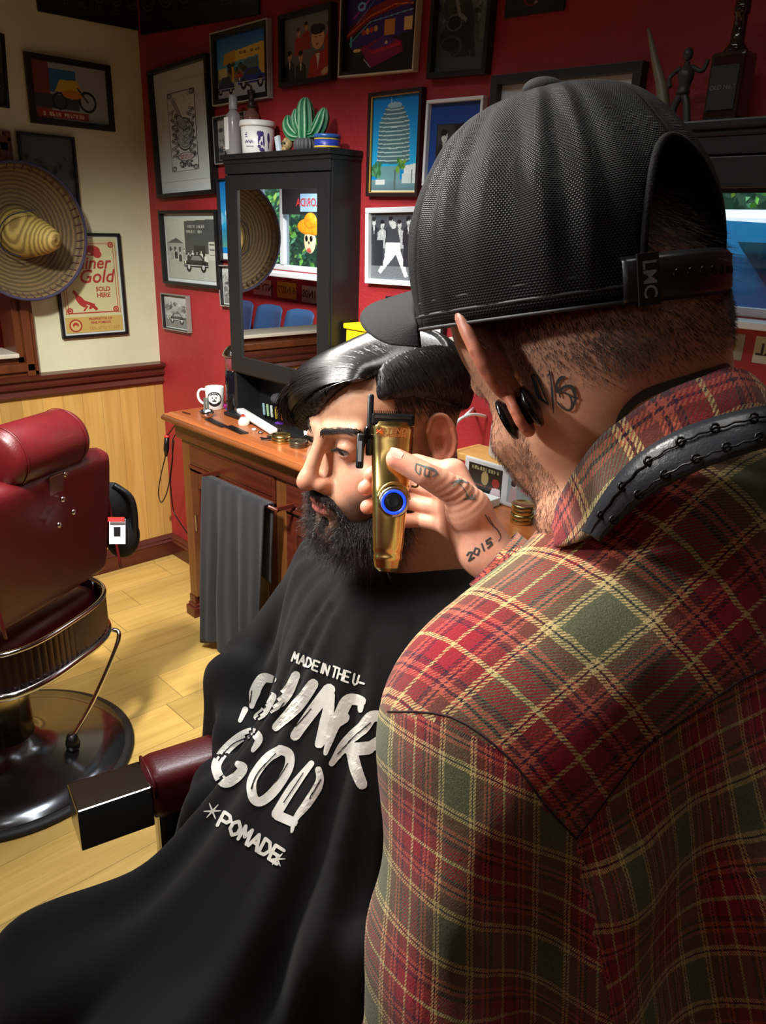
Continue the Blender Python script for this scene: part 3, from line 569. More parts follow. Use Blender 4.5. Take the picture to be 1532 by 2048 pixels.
def frame(pts, art, border, fc, lab, plane='y', mat_w=0.0, matc=(200, 208, 206), depth=0.022, name='picture_frame', lip=None, group=None, rough=0.4):
    """pts: the outer corners TL, TR, BL, BR on the photograph; hung flat on the wall"""
    ax = 1 if plane == 'y' else 0; sgn = -1 if plane == 'y' else 1
    Q = [P(x, y, ax, sgn*depth) for x, y in pts]
    a = 0 if plane == 'y' else 1
    U = np.array([1., 0, 0]) if plane == 'y' else np.array([0, 1., 0]); Z = np.array([0, 0, 1.])
    c = sum(Q)/4; w = ((Q[1]-Q[0])[a]+(Q[3]-Q[2])[a])/2; h = ((Q[0]-Q[2])[2]+(Q[1]-Q[3])[2])/2
    tl = math.atan2((Q[1]-Q[0])[2]+(Q[3]-Q[2])[2], 2*w); tl = max(-.05, min(.05, tl))
    X = U*math.cos(tl)+Z*math.sin(tl); Y = -U*math.sin(tl)+Z*math.cos(tl); N = -np.array([0, 1., 0]) if plane == 'y' else np.array([1., 0, 0])
    c = c-N*depth
    def pt(u, v, n): return c+X*u+Y*v+N*n
    o = root(name, pt(0, -h/2, 0), lab, 'picture', group)
    fm = mat('frame_%d_%d_%d' % fc, fc, rough)
    mb = MB()
    def bar(u0, u1, v0, v1, d0, d1):
        V, F = box_vf((u0, v0, d0), (u1, v1, d1), 0.0018); mb.add([pt(*q) for q in V], F)
    b = border
    bar(-w/2, w/2, h/2-b, h/2, 0.001, depth); bar(-w/2, w/2, -h/2, -h/2+b, 0.001, depth); bar(-w/2, -w/2+b, -h/2+b, h/2-b, 0.001, depth); bar(w/2-b, w/2, -h/2+b, h/2-b, 0.001, depth)
    mb.build('frame', fm, o)
    if lip:
        mb = MB(); t, lc = lip; e = b*0.5 if t < 0 else 0; t = abs(t)
        if e: w2, h2 = w/2-b+t*.5, h/2-b+t*.5
        else: w2, h2 = w/2+t*.4, h/2+t*.4
        d0, d1 = (depth*.5, depth*.8) if e else (0.002, depth+.002)
        bar(-w2, w2, h2-t, h2, d0, d1); bar(-w2, w2, -h2, -h2+t, d0, d1); bar(-w2, -w2+t, -h2+t, h2-t, d0, d1); bar(w2-t, w2, -h2+t, h2-t, d0, d1)
        mb.build('frame_edge', mat('edge_%d' % lc[0], lc, .4), o)
    iw, ih = w/2-b, h/2-b
    if mat_w:
        mesh('mount', [pt(-iw, -ih, .008), pt(iw, -ih, .008), pt(iw, ih, .008), pt(-iw, ih, .008)], [[0, 1, 2, 3]], mat('mount_%d_%d' % matc[:2], matc, .7), o)
        iw -= mat_w; ih -= mat_w
    A = art(2*iw, 2*ih); z = .010 if mat_w else .008
    gu = np.linspace(-iw, iw, A.nx+1); gv = np.linspace(ih, -ih, A.ny+1)
    # one quad per painted cell, its own four corners, so that the picture keeps crisp edges
    U0, V0 = np.meshgrid(gu[:-1], gv[:-1]); U1, V1 = np.meshgrid(gu[1:], gv[1:])
    q = np.stack([np.stack([U0, V1], -1), np.stack([U1, V1], -1), np.stack([U1, V0], -1), np.stack([U0, V0], -1)], 2).reshape(-1, 2)
    ve = c+np.outer(q[:, 0], X)+np.outer(q[:, 1], Y)+N*z
    cols = np.repeat(lin(np.clip(A.a, 0, 255)).reshape(-1, 3), 4, axis=0)
    mesh('print', ve, np.arange(len(ve)).reshape(-1, 4), vmat('print_paper', 0.35, coat=0.15), o, colors=cols)
    FRAME_SPECS.append((o, c, X, Y, N, w, h)); return o, pt
BK = (20, 20, 22)
frame([(293, 143), (410, 103), (312, 396), (426, 388)], art_guitar, .016, BK, 'tall black frame with an ornate black and white guitar drawing', mat_w=.045, depth=.03)
frame([(418, 67), (532, 38), (427, 213), (538, 193)], art_hotrods, .020, (30, 30, 32), 'black and silver framed picture of blue hot rods at a yellow building', lip=(.005, (170, 172, 168)))
frame([(552, 32), (659, 2), (559, 175), (664, 158)], art_band, .014, BK, 'black framed painting of men in red jackets', depth=.028)
frame([(681, -62), (836, -88), (679, 158), (830, 135)], art_diner, .014, (22, 22, 24), 'neon diner picture with a pink car, black frame with pale edge', lip=(.005, (206, 196, 176)), depth=.024)
frame([(866, -55), (986, -70), (850, 162), (972, 142)], art_riders, .014, (24, 28, 30), 'dark black and white photo of riders in a black frame above the cap', depth=.028)
frame([(733, 186), (841, 173), (733, 393), (836, 393)], art_tower, .011, (40, 26, 26), 'picture of a round white tower under blue sky in a brown frame', lip=(-.005, (196, 150, 60)), depth=.022)
frame([(850, 200), (964, 191), (845, 372), (955, 372)], art_bluemat, .009, (214, 218, 218), 'white framed double portrait on a blue mount, partly behind the cap')
frame([(975, 150), (1276, 123), (972, 352), (1262, 350)], art_frank, .022, (40, 42, 46), 'wide dark grey frame with a pale print, mostly hidden by the cap', depth=.03)
frame([(731, 416), (835, 412), (728, 566), (833, 574)], art_walkers, .016, (206, 212, 216), 'white framed black and white photo of a group striding forward')
frame([(424, 236), (486, 222), (431, 328), (494, 322)], art_bw(2, tone=(150, 158, 140)), .010, (32, 34, 32), 'small black framed photo behind the bottles on the mirror cabinet', lip=(.004, (150, 150, 150)))
frame([(429, 357), (482, 354), (441, 522), (492, 523)], art_sea, .006, (36, 30, 34), 'blue seascape in a thin frame, half hidden by the mirror cabinet')
frame([(314, 422), (430, 418), (326, 566), (436, 580)], art_garage, .013, BK, 'black framed black and white photo of a garage and old car', mat_w=.014, depth=.03)
frame([(321, 588), (372, 591), (326, 655), (376, 667)], art_bw(4), .006, (38, 34, 34), 'small framed photo of an old car by the room corner', lip=(.005, (140, 132, 126)), mat_w=.006)
frame([(436, 532), (500, 530), (441, 611), (505, 617)], art_bw(6), .006, (40, 38, 38), 'small framed photo half hidden at the left edge of the mirror cabinet', lip=(.005, (140, 130, 124)), mat_w=.006)
frame([(768, 592), (886, 612), (766, 718), (881, 748)], art_cert, .009, (22, 24, 26), 'certificate in a thin black frame under the cap brim')
frame([(896, 672), (960, 690), (893, 740), (958, 765)], art_bw(3, True), .010, (206, 206, 204), 'small white framed dark photo behind the ear of the man in the cap')
# posters high up
frame([(270, -78), (519, -140), (285, 76), (514, 21)], art_poster, .004, (18, 19, 22), 'black poster of faint haircut drawings high on the red wall', depth=.012, name='poster')
frame([(1008, -40), (1135, -48), (1014, 42), (1128, 12)], lambda w, h: Art(w, h, (26, 30, 30)).ring(.45, .55, .12, .2, .2, (110, 40, 46)).ell(.53, .68, .03, .04, (150, 150, 150)), .003, (26, 30, 30), 'dark card with a small red ring high above the cap', depth=.008, name='poster')
frame([(60, -110), (276, -70), (78, 15), (282, 68)], art_poster, .004, (18, 19, 22), 'black poster high on the cream wall beside the corner', plane='x', depth=.012, name='poster')
frame([(48, 102), (222, 131), (65, 245), (231, 264)], art_moto, .022, (26, 16, 16), 'dark brown framed motorcycle picture on the cream wall', plane='x', depth=.02)
frame([(38, 262), (151, 275), (52, 433), (163, 437)], art_bw(8, True), .010, (18, 18, 20), 'black framed dark photo behind the sombrero', plane='x', depth=.022)
frame([(-60, 50), (12, 70), (-45, 205), (18, 217)], art_bw(10, True), .010, (16, 16, 18), 'dark frame at the left edge of the cream wall', plane='x', depth=.02)
so_, pt = frame([(107, 466), (241, 466), (122, 678), (257, 669)], art_shiner, .012, (16, 16, 18), 'black framed cream and red pomade poster below the sombrero', plane='x', depth=.018, mat_w=.008)
RINK = mat('red_ink', (166, 54, 48), .5)
w_, h_ = FRAME_SPECS[-1][5:]
def ptext(s, u, v, size, shear=0.0, bold=0.0, ink=RINK, nm='lettering'):
    V, F = text_vf(s, size, shear, bold); mesh(nm, [pt(u+a, v+b, .0108) for a, b, _ in V], F, ink, so_)
ptext('Shiner', 0.0, h_*.215, .072, .25, .0012); ptext('Gold', .025, h_*.085, .078, .25, .0012)
ptext('SOLD', .052, -h_*.035, .026, 0, .0008); ptext('HERE', .052, -h_*.095, .026, 0, .0008)
ptext('PROPRIETOR OF', .028, -h_*.325, .0145, 0, .0003); ptext('FINE POMADE', .028, -h_*.362, .0145, 0, .0003)
# sombrero hung on the corner of the opening
hat = root('sombrero', (0.09, -0.60, 1.30), 'straw sombrero with dark trimmed brim hanging on the cream wall', 'hat')
g = NT('straw'); tc = g.new('ShaderNodeTexCoord'); mp = g.new('ShaderNodeMapping'); mp.inputs['Location'].default_value = (0, 0.0, -0.26); g.link(tc.outputs['Object'], mp.inputs[0])
wv = g.new('ShaderNodeTexWave', wave_type='RINGS', rings_direction='SPHERICAL'); g.link(mp.outputs[0], wv.inputs['Vector']); wv.inputs['Scale'].default_value = 22; wv.inputs['Distortion'].default_value = 1.2; wv.inputs['Detail'].default_value = 2; wv.inputs['Detail Scale'].default_value = 3
g.link(g.ramp(wv.outputs['Fac'], [(0.1, rgba((136, 112, 56))), (0.8, rgba((186, 160, 84)))]), g.b.inputs['Base Color']); g.b.inputs['Roughness'].default_value = .7; g.bump(wv.outputs['Fac'], .6, .003); STRAW = g.m
HC = np.array([0.085, -0.60, 1.555]); HN = np.array([1., 0.12, 0.0]); HN /= np.linalg.norm(HN); HX = np.array([0, 1., 0]); HX -= HN*(HX@HN); HX /= np.linalg.norm(HX); HY = np.array([0, 0, 1.])
V = []; F = []; n = 72
prof = [(0.0, .20, .85), (0.02, .197, .85), (.04, .175, .85), (.062, .12, .7), (.082, .05, .4), (.098, .008, .15), (.125, -.003, 0), (.165, .004, 0), (.205, .016, 0), (.235, .036, 0), (.250, .060, 0), (.253, .066, 0)]
for r, z, k in prof:
    for i in range(n):
        a = 2*math.pi*i/n; V.append(HC+HX*r*math.cos(a)+HY*r*math.sin(a)+HN*(z*(1.0)-.03)+HY*(-.035*k)*0.7+HX*(.05*k))
for k in range(len(prof)-1):
    for i in range(n): j = (i+1) % n; F.append([k*n+i, (k+1)*n+i, (k+1)*n+j, k*n+j])
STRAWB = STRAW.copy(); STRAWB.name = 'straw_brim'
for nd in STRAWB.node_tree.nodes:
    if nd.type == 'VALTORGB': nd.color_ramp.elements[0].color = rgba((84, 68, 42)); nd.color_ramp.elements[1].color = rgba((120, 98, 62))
V = np.array(V); Fc = [f for f in F if max(f) < 6*n]; Fb = [f for f in F if min(f) >= 5*n]
o = mesh('crown', V[:6*n], Fc, STRAW, hat, True); md = o.modifiers.new('t', 'SOLIDIFY'); md.thickness = .004
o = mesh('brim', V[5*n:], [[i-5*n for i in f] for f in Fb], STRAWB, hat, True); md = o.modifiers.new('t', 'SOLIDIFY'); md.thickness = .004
ed = [HC+HX*.253*math.cos(a)+HY*.253*math.sin(a)+HN*(.036) for a in np.linspace(0, 2*math.pi, 73)]
MB().tube(ed, .006, 8, False).build('brim_trim', mat('purple_braid', (62, 56, 84), .8, bump=.5, bs=400), hat, True)
cdp = spline([HC+HX*.02+HY*.085+HN*.09, HC-HX*.06+HY*.06+HN*.05, HC-HX*.095+HY*.01+HN*.02, HC-HX*.09-HY*.06+HN*.015, HC-HX*.03-HY*.09+HN*.03], 8)
MB().tube(cdp, .0025, 6).build('chin_cord', mat('dark_blue_cord', (34, 36, 60), .8), hat, True)
st = MB()
for i in range(96):
    a = 2*math.pi*i/96; r = .228+.012*(i % 2); p0 = HC+HX*r*math.cos(a)+HY*r*math.sin(a)+HN*.004; p1 = HC+HX*(r+.016)*math.cos(a+.03)+HY*(r+.016)*math.sin(a+.03)+HN*.030; st.tube([p0, p1], .0022, 5)
q_ = st.build('edge_stitching', mat('stitch_brown', (96, 62, 60), .8), hat); q_['kind'] = 'stuff'
# ------------------------------------------------------------------ vanity counter
CX0, CX1 = 0.65, 3.95
ct = root('counter', (2.3, -0.18, 0), 'long wooden barber counter with moulded edge along the red wall', 'counter')
tp = MB(); e = [(-0.012, .872), (-.326, .872), (-.334, .876), (-.336, .884), (-.330, .889), (-.322, .892), (-.314, .897), (-.300, .9), (-0.012, .9)]
tp.prism([(CX0-.022, a, b) for a, b in e], (CX1-CX0+.022, 0, 0)); tp.build('counter_top', TEAK, ct)
MB().tube([(CX0-.026, -.02, .884), (CX0-.026, -.328, .884)], .012, 10).tube([(CX0-.026, -.332, .882), (CX1, -.332, .882)], .012, 10).build('edge_moulding', TEAK, ct, True)
MB().prism([(CX0, a, b) for a, b in ((-.012, .80), (-.295, .80), (-.298, .812), (-.300, .858), (-.316, .872), (-.012, .872))], (CX1-CX0, 0, 0)).build('frieze', MAHO, ct)
sd = MB().box((CX0+.01, -.27, .10), (CX0+.035, -.012, .80)); sd.box((CX1-.03, -.27, .1), (CX1, -.012, .8)).box((CX0+.035, -.05, .1), (CX1-.03, -.03, .8)); sd.build('carcass', OAKD, ct)
MB().box((CX0-.012, -.292, .0), (CX0+.058, -.012, .045), .004).box((CX0-.004, -.285, .045), (CX0+.052, -.012, .062), .006).box((CX0+.002, -.280, .062), (CX0+.048, -.012, .10), .004).build('plinth_block', MAHO, ct)
MB().box((CX0+.048, -.262, .0), (CX1, -.24, .10), .003).build('plinth', MAHO, ct)
for nm, x in (('stile', CX0+.01), ('stile', 1.30), ('stile', 2.02), ('stile', 2.74), ('stile', 3.46)):
    MB().box((x, -.278, .10), (x+.055, -.25, .80), .003).build(nm, OAKD, ct)
for i, x in enumerate((CX0+.065, 1.355, 2.075, 2.795)):
    x1 = (1.30, 2.02, 2.74, 3.46)[i]
    d = MB().box((x+.006, -.282, .70), (x1-.006, -.255, .795), .004).box((x+.004, -.290, .688), (x1-.004, -.27, .700), .004).box((x+.02, -.286, .715), (x1-.02, -.28, .78), .003)
    d.build('drawer', MAHO, ct)
    dd = MB().box((x+.004, -.270, .11), (x1-.004, -.252, .672), .002).box((x+.004, -.279, .11), (x+.06, -.268, .672), .003).box((x1-.06, -.279, .11), (x1-.004, -.268, .672), .003).box((x+.06, -.279, .11), (x1-.06, -.268, .17), .003).box((x+.06, -.279, .61), (x1-.06, -.268, .672), .003)
    do = dd.build('door', MAHO, ct)
    MB().box((x+.028, -.286, .42), (x+.036, -.279, .49), .002).build('door_handle', CHROME, do)
# towel rail and towel
tr_ = root('towel_rail', (1.17, -.33, .72), 'slim wooden towel rail fixed under the counter drawer', 'rail')
MB().tube([(.93, -.36, .720), (1.42, -.36, .720)], .007, 8).build('bar', MAHO, tr_, True); MB().box((.935, -.36, .713), (.945, -.282, .727)).box((1.405, -.36, .713), (1.415, -.282, .727)).build('bracket', MAHO, tr_)
V = []; F = []; nu, nv = 90, 60
for side, dy in ((0, -.012), (1, .012)):
    b = len(V); L = .685 if side == 0 else .30
    for j in range(nv+1):
        t = j/nv
        for i in range(nu+1):
            s = i/nu; fold = (math.sin(s*19+.6)+.5*math.sin(s*37+2))*.5
            wd2 = .195*(1+.06*t+.25*(1-t)**3*0); x = 1.180+(s-.5)*2*wd2+.012*math.sin(t*3+s*9)*t
            amp = .006+.020*min(1, t*1.5)
            V.append((x-.03*t, -.36+dy*(1.2 if side == 0 else 1)-(amp*(fold+.6) if side == 0 else -.002), .728-L*t-(.012*math.cos(s*12) if j == nv else 0)))
    for j in range(nv):
        for i in range(nu): a = b+j*(nu+1)+i; F.append([a, a+1, a+nu+2, a+nu+1] if side == 0 else [a, a+nu+1, a+nu+2, a+1])
for i in range(nu): F.append([i, (nu+1)*(nv+1)+i, (nu+1)*(nv+1)+i+1, i+1])
tw = mesh('towel', V, F, mat('charcoal_terry', (30, 30, 34), .95, var=.18, vs=260, bump=.9, bs=700, sheen=.08), None, True); md = tw.modifiers.new('t', 'SOLIDIFY'); md.thickness = .005
tag(tw, 'dark grey towel hanging in folds from the rail under the counter', 'towel')
# ------------------------------------------------------------------ mirror cabinets
g = NT('mirror_glass'); g.b.inputs['Base Color'].default_value = (.93, .95, .95, 1); g.b.inputs['Metallic'].default_value = 1; g.b.inputs['Roughness'].default_value = 0.0; MIRROR = g.m
def cabinet(x0, x1, lab, gx0, gx1, gz0=1.138, gz1=1.728):
    c = root('mirror_cabinet', ((x0+x1)/2, -.06, .9), lab, 'cabinet', 'mirror cabinets on the counter')
    MB().box((x0+.004, -.12, .902), (x0+.022, -.001, 1.825), .002).box((x1-.022, -.12, .902), (x1-.002, -.001, 1.825), .002).box((x0+.022, -.015, .902), (x1-.022, -.002, 1.825)).box((x0+.022, -.118, 1.07), (x1-.022, -.015, 1.082)).build('carcass', BLACKW, c)
    MB().box((x0-.012, -.140, 1.825), (x1+.006, -.001, 1.843), .004).box((x0-.004, -.132, 1.812), (x1+.002, -.001, 1.826), .004).build('top_board', BLACKW, c)
    MB().box((x0, -.128, 1.779), (x1-.004, -.118, 1.812), .002).build('fascia', BLACKW, c)
    d = MB(); z0, z1 = 1.078, 1.775
    d.box((x0+.002, -.130, z0), (gx0, -.114, z1), .002).box((gx1, -.130, z0), (x1-.006, -.114, z1), .002).box((gx0, -.130, z0), (gx1, -.114, gz0), .002).box((gx0, -.130, gz1), (gx1, -.114, z1), .002)
    do = d.build('door', BLACKW, c)
    MB().box((gx0-.002, -.1235, gz0-.002), (gx1+.002, -.1225, gz1+.002)).build('mirror', MIRROR, do)
    MB().box((x0-.01, -.165, .902), (x1+.004, -.001, .916), .003).build('base_board', BLACKW, c)
    return c
cabinet(.812, 1.406, 'black mirror cabinet with a potted cactus and white tub on top', .888, 1.339)
cabinet(2.42, 3.20, 'black mirror cabinet at the right, mostly hidden by the man in the cap', 2.50, 3.12, 1.14, 1.716)
# ---- things on top of the left cabinet (z = 1.843)
ZT = 1.843
def on(px, py, z): q = P(px, py, 2, z); return q
def lathe_thing(name, c, prof, m, parent=None, n=32, pn=None, axis=(0, 0, 1)):
    return MB().lathe(c, prof, n, axis).build(pn or name, m, parent, True)
t = root('pump_bottle', (.855, -.035, ZT), 'clear bottle with a brown pump cap behind the white tub', 'bottle')
MB().lathe((.855, -.035, ZT), [(.03, 0), (.031, .005), (.031, .115), (.026, .135), (.014, .15), (.013, .158)], 28).build('bottle', mat('murky_glass', (170, 120, 110), .15, trans=.6, alpha=1), t, True)
MB().lathe((.855, -.035, ZT+.156), [(.016, 0), (.016, .02), (.009, .024), (.009, .042), (.014, .046), (.014, .056)], 20).tube([(.855, -.035, ZT+.205), (.855, -.035, ZT+.225), (.845, -.05, ZT+.232)], .004, 8).build('pump', mat('brown_plastic', (52, 38, 34), .4), t, True)
t = root('tall_bottle', (.80, -.06, ZT), 'tall clear bottle with a frosted cap at the left end of the cabinet top', 'bottle')
MB().lathe((.815, -.085, ZT), [(.026, 0), (.028, .004), (.028, .10), (.026, .13), (.014, .145), (.012, .15)], 28).build('bottle', mat('cloudy_plastic', (196, 190, 192), .25, trans=.55), t, True)
MB().lathe((.815, -.085, ZT+.149), [(.015, 0), (.0155, .002), (.0145, .042), (.012, .045)], 24).build('cap', mat('frosted_cap', (190, 196, 202), .35, trans=.3), t, True)
MB().obox((.812, -.114, ZT+.07), (.022, .004, .105), (1, .1, 0), (0, 1, 0), .0019).build('label_strip', WHITEP, t, True)
t = root('plastic_tub', (.935, -.065, ZT), 'white plastic tub with lid and blue printing on the mirror cabinet', 'tub')
MB().lathe((.945, -.074, ZT), [(.052, 0), (.054, .003), (.058, .088)], 48).build('tub', WHITEP, t, True)
MB().lathe((.945, -.074, ZT+.086), [(.0625, 0), (.063, .004), (.062, .014), (.060, .018), (.056, .019)], 48).build('lid', WHITEP, t, True)
def wrapmark(parent, c, r0, h, shapes, m, name='printed_mark', facing=None):
    """marks drawn on a cylinder: shapes are lists of (angle, z) outline points"""
    mb = MB()
    for sh in shapes:
        n = len(sh); V = [(c[0]+(r0+.0006)*math.cos(a), c[1]+(r0+.0006)*math.sin(a), c[2]+z) for a, z in sh]
        ctr = (sum(a for a, z in sh)/n, sum(z for a, z in sh)/n); V.append((c[0]+(r0+.0007)*math.cos(ctr[0]), c[1]+(r0+.0007)*math.sin(ctr[0]), c[2]+ctr[1]))
        mb.add(V, [[i, (i+1) % n, n] for i in range(n)])
    return mb.build(name, m, parent)
def elps(a, z, ra, rz, n=14, rot=0): return [(a+ra*math.cos(t)*math.cos(rot)-rz*6*math.sin(t)*math.sin(rot), z+rz*math.sin(t)*math.cos(rot)+ra/6*math.cos(t)*math.sin(rot)) for t in np.linspace(0, 2*math.pi, n, endpoint=False)]
INKB = mat('blue_ink', (58, 48, 110), .5)
FA = -math.pi/4-.1
wrapmark(t, (.945, -.074, ZT), .0565, .09, [elps(FA+.42, .062, .22, .010), elps(FA+.36, .052, .08, .012), elps(FA+.62, .04, .05, .018), elps(FA+.34, .022, .10, .005), elps(FA+.48, .032, .06, .006), elps(FA+.30, .040, .035, .012), elps(FA+.5, .012, .16, .006), elps(FA+.95, .05, .09, .016), elps(FA+.93, .026, .03, .012)], INKB)
wrapmark(t, (.945, -.074, ZT), .0562, .09, [elps(FA-.55+i*.085, .035+.003*(i % 2), .027, .0045) for i in range(7)]+[elps(FA-.5+i*.06, .022, .015, .002) for i in range(9)]+[elps(FA-.5, .058, .1, .002), elps(FA-.46, .064, .12, .002), elps(FA-.48, .052, .09, .0015)], INKB, 'lettering')
# cactus
t = root('potted_cactus', (1.22, -.07, ZT), 'green ribbed ornamental cactus with arms in a fluted grey pot', 'plant')
V = []; F = []
def fluted(c, prof, n, lobes, depth, axis=(0, 0, 1)):
    mb = MB(); ax = np.array(axis, float); ax /= np.linalg.norm(ax); tt = np.array([1., 0, 0]); a = np.cross(ax, tt); a /= np.linalg.norm(a); b = np.cross(ax, a); V = []; F = []
    for r, z in prof:
        for i in range(n):
            th = 2*math.pi*i/n; rr = r*(1-depth+depth*abs(math.cos(lobes*th/2))); V.append(np.array(c)+ax*z+(a*math.cos(th)+b*math.sin(th))*rr)
    for k in range(len(prof)-1):
        for i in range(n): j = (i+1) % n; F.append([k*n+i, k*n+j, (k+1)*n+j, (k+1)*n+i])
    F += [list(range(n))[::-1], list(range((len(prof)-1)*n, len(prof)*n))]
    return V, F
fluted_mb = MB(); fluted_mb.add(*fluted((1.205, -.07, ZT), [(.030, 0), (.038, .008), (.040, .02), (.036, .034), (.030, .038)], 96, 18, .14)); fluted_mb.build('pot', mat('grey_pot', (74, 74, 78), .6, bump=.2), t, True)
def cact(path, radii, nm='stem', lobes=8):
    p = spline(path, 6); m = len(p); rr = np.interp(np.linspace(0, 1, m), np.linspace(0, 1, len(radii)), radii); n = 64; V = []; F = []; C = []; prev = None
    for k in range(m):
        d = p[min(k+1, m-1)]-p[max(k-1, 0)]; d /= np.linalg.norm(d)
        if prev is None: a = np.cross(d, [0, 1., 0.1])
        else: a = prev-d*(prev@d)
        a /= np.linalg.norm(a); prev = a; b = np.cross(d, a)
        for i in range(n):
            th = 2*math.pi*i/n; q = abs(math.cos(lobes*th/2)); V.append(p[k]+(a*math.cos(th)+b*math.sin(th))*rr[k]*(.72+.28*q**.7)); C.append(lin((22, 110, 70))*(1-q**4)+lin((96, 168, 120))*q**4 if q < .97 else lin((190, 214, 190)))
    for k in range(m-1):
        for i in range(n): j = (i+1) % n; F.append([k*n+i, k*n+j, (k+1)*n+j, (k+1)*n+i])
    F += [list(range(n))[::-1], list(range((m-1)*n, m*n))]
    return mesh(nm, V, F, vmat('cactus_skin', .45, var=.15, vs=90), t, True, colors=np.array(C))
cx_, cy_ = 1.205, -.07
cact([(cx_, cy_, ZT+.03), (cx_+.002, cy_, ZT+.08), (cx_, cy_, ZT+.13), (cx_+.002, cy_, ZT+.158)], [.022, .030, .031, .029, .022, .006], 'stem')
cact([(cx_-.015, cy_-.012, ZT+.055), (cx_-.024, cy_-.018, ZT+.09), (cx_-.026, cy_-.018, ZT+.125)], [.012, .018, .017, .005], 'arm')
cact([(cx_-.01, cy_, ZT+.045), (cx_-.045, cy_-.004, ZT+.048), (cx_-.075, cy_-.006, ZT+.075), (cx_-.085, cy_-.006, ZT+.112)], [.010, .013, .025, .026, .022, .005], 'arm')
cact([(cx_+.015, cy_, ZT+.05), (cx_+.055, cy_, ZT+.055), (cx_+.085, cy_, ZT+.085), (cx_+.098, cy_, ZT+.122)], [.010, .013, .024, .025, .021, .005], 'arm')
t = root('small_skull', (1.12, -.08, ZT), 'small bronze skull ornament beside the cactus pot', 'ornament')
MB().ball((1.135, -.09, ZT+.024), (.017, .019, .02), 20, 14).ball((1.135, -.10, ZT+.008), (.011, .012, .009), 14, 8).build('skull', mat('old_bronze', (150, 128, 84), .5, var=.3, vs=120), t, True)
MB().ball((1.130, -.108, ZT+.025), .0045, 8, 6).ball((1.142, -.107, ZT+.025), .0045, 8, 6).build('eye_socket', BLACKP, t, True)
o = MB().obox((1.085, -.09, ZT+.025), (.020, .012, .052), (.95, .0, .22), (0, 1, 0), .002).build('small_box', mat('pale_carton', (196, 212, 220), .5)); tag(o, 'small pale blue carton leaning on the cabinet top', 'box')
t = root('pomade_tin', (1.33, -.09, ZT), 'blue pomade tin with yellow bands at the right end of the cabinet top', 'tin')
lathe_thing('b', (1.335, -.085, ZT), [(.040, 0), (.041, .002), (.041, .030)], mat('tin_blue', (38, 58, 160), .35), t, pn='tin')
MB().lathe((1.335, -.085, ZT+.003), [(.0415, 0), (.0415, .005)], 32).lathe((1.335, -.085, ZT+.026), [(.0415, 0), (.0415, .004)], 32).build('yellow_band', mat('tin_yellow', (222, 190, 50), .35), t, True)
lathe_thing('l', (1.335, -.085, ZT+.030), [(.0425, 0), (.0425, .010), (.040, .012)], mat('tin_lid_blue', (40, 90, 160), .3), t, pn='lid')
# ---- on the wall and beside
t = root('wall_box', (1.46, -.04, 1.24), 'yellow plastic container on the wall under the cap brim', 'box')
MB().box((1.425, -.075, 1.235), (1.56, -.004, 1.30), .006).build('container', mat('yellow_plastic', (236, 212, 30), .35), t); MB().box((1.418, -.082, 1.30), (1.567, -.001, 1.318), .005).build('lid', MATS['yellow_plastic'], t)
t = root('wall_shelf', (2.2, -.06, .98), 'pine shelf held by white wire brackets behind the customer', 'shelf')
MB().box((1.965, -.13, .992), (2.62, -.003, 1.012), .004).build('board', wood_mat('pine_shelf', (214, 160, 84), (238, 196, 124), 0), t)
for x in (1.985, 2.50):
    MB().tube(spline([(x, -.005, 1.10), (x, -.075, 1.115), (x, -.138, 1.10), (x, -.140, 1.05), (x, -.140, .985), (x, -.10, .982), (x-.002, -.01, .982)], 5), .0045, 8).tube([(x-.05, -.005, 1.115), (x, -.10, 1.115)], .0045, 8).build('bracket', WHITEG, t, True)
t = root('white_jar', (2.12, -.06, 1.012), 'white jar standing on the pine shelf beside the jaw', 'jar'); MB().lathe((2.11, -.065, 1.012), [(.04, 0), (.046, .01), (.044, .09), (.036, .12), (.02, .13), (.02, .15)], 32).build('jar', WHITEP, t, True); MB().lathe((2.11, -.065, 1.162), [(.024, 0), (.024, .02)], 24).build('lid', WHITEP, t, True)
t = root('white_jar', (2.26, -.06, 1.012), 'squat white pot farther along the pine shelf', 'jar'); MB().lathe((2.26, -.065, 1.012), [(.04, 0), (.044, .01), (.042, .04)], 32).build('jar', WHITEP, t, True); MB().lathe((2.26, -.065, 1.052), [(.045, 0), (.045, .012)], 24).build('lid', WHITEP, t, True)
# double postcard holder
def stand(pts, art, border, fc, lab, y):
    Q = [P(a, b, 1, y) for a, b in pts]; x0 = (Q[0][0]+Q[2][0])/2; x1 = (Q[1][0]+Q[3][0])/2; z1 = (Q[0][2]+Q[1][2])/2; z0 = .902
    o = root('card_holder', ((x0+x1)/2, y, z0), lab, 'picture'); MB().box((x0, y, z0), (x1, y+.008, z1), .002).build('holder', WHITEG, o)
    b = border; w = x1-x0-2*b; h = z1-z0-2*b; A = art(w, h)
    gu = np.linspace(x0+b, x1-b, A.nx+1); gv = np.linspace(z1-b, z0+b, A.ny+1); U0, V0 = np.meshgrid(gu[:-1], gv[:-1]); U1, V1 = np.meshgrid(gu[1:], gv[1:])
    q = np.stack([np.stack([U0, V1], -1), np.stack([U1, V1], -1), np.stack([U1, V0], -1), np.stack([U0, V0], -1)], 2).reshape(-1, 2)
    ve = np.column_stack([q[:, 0], np.full(len(q), y-.001), q[:, 1]]); mesh('print', ve, np.arange(len(ve)).reshape(-1, 4), MATS['print_paper'], o, colors=np.repeat(lin(np.clip(A.a, 0, 255)).reshape(-1, 3), 4, axis=0))
stand([(930, 917), (1087, 950), (926, 1000), (1083, 1040)], art_post, .005, 0, 'white double holder with a dark card and a pink banner card on the counter', -.135)
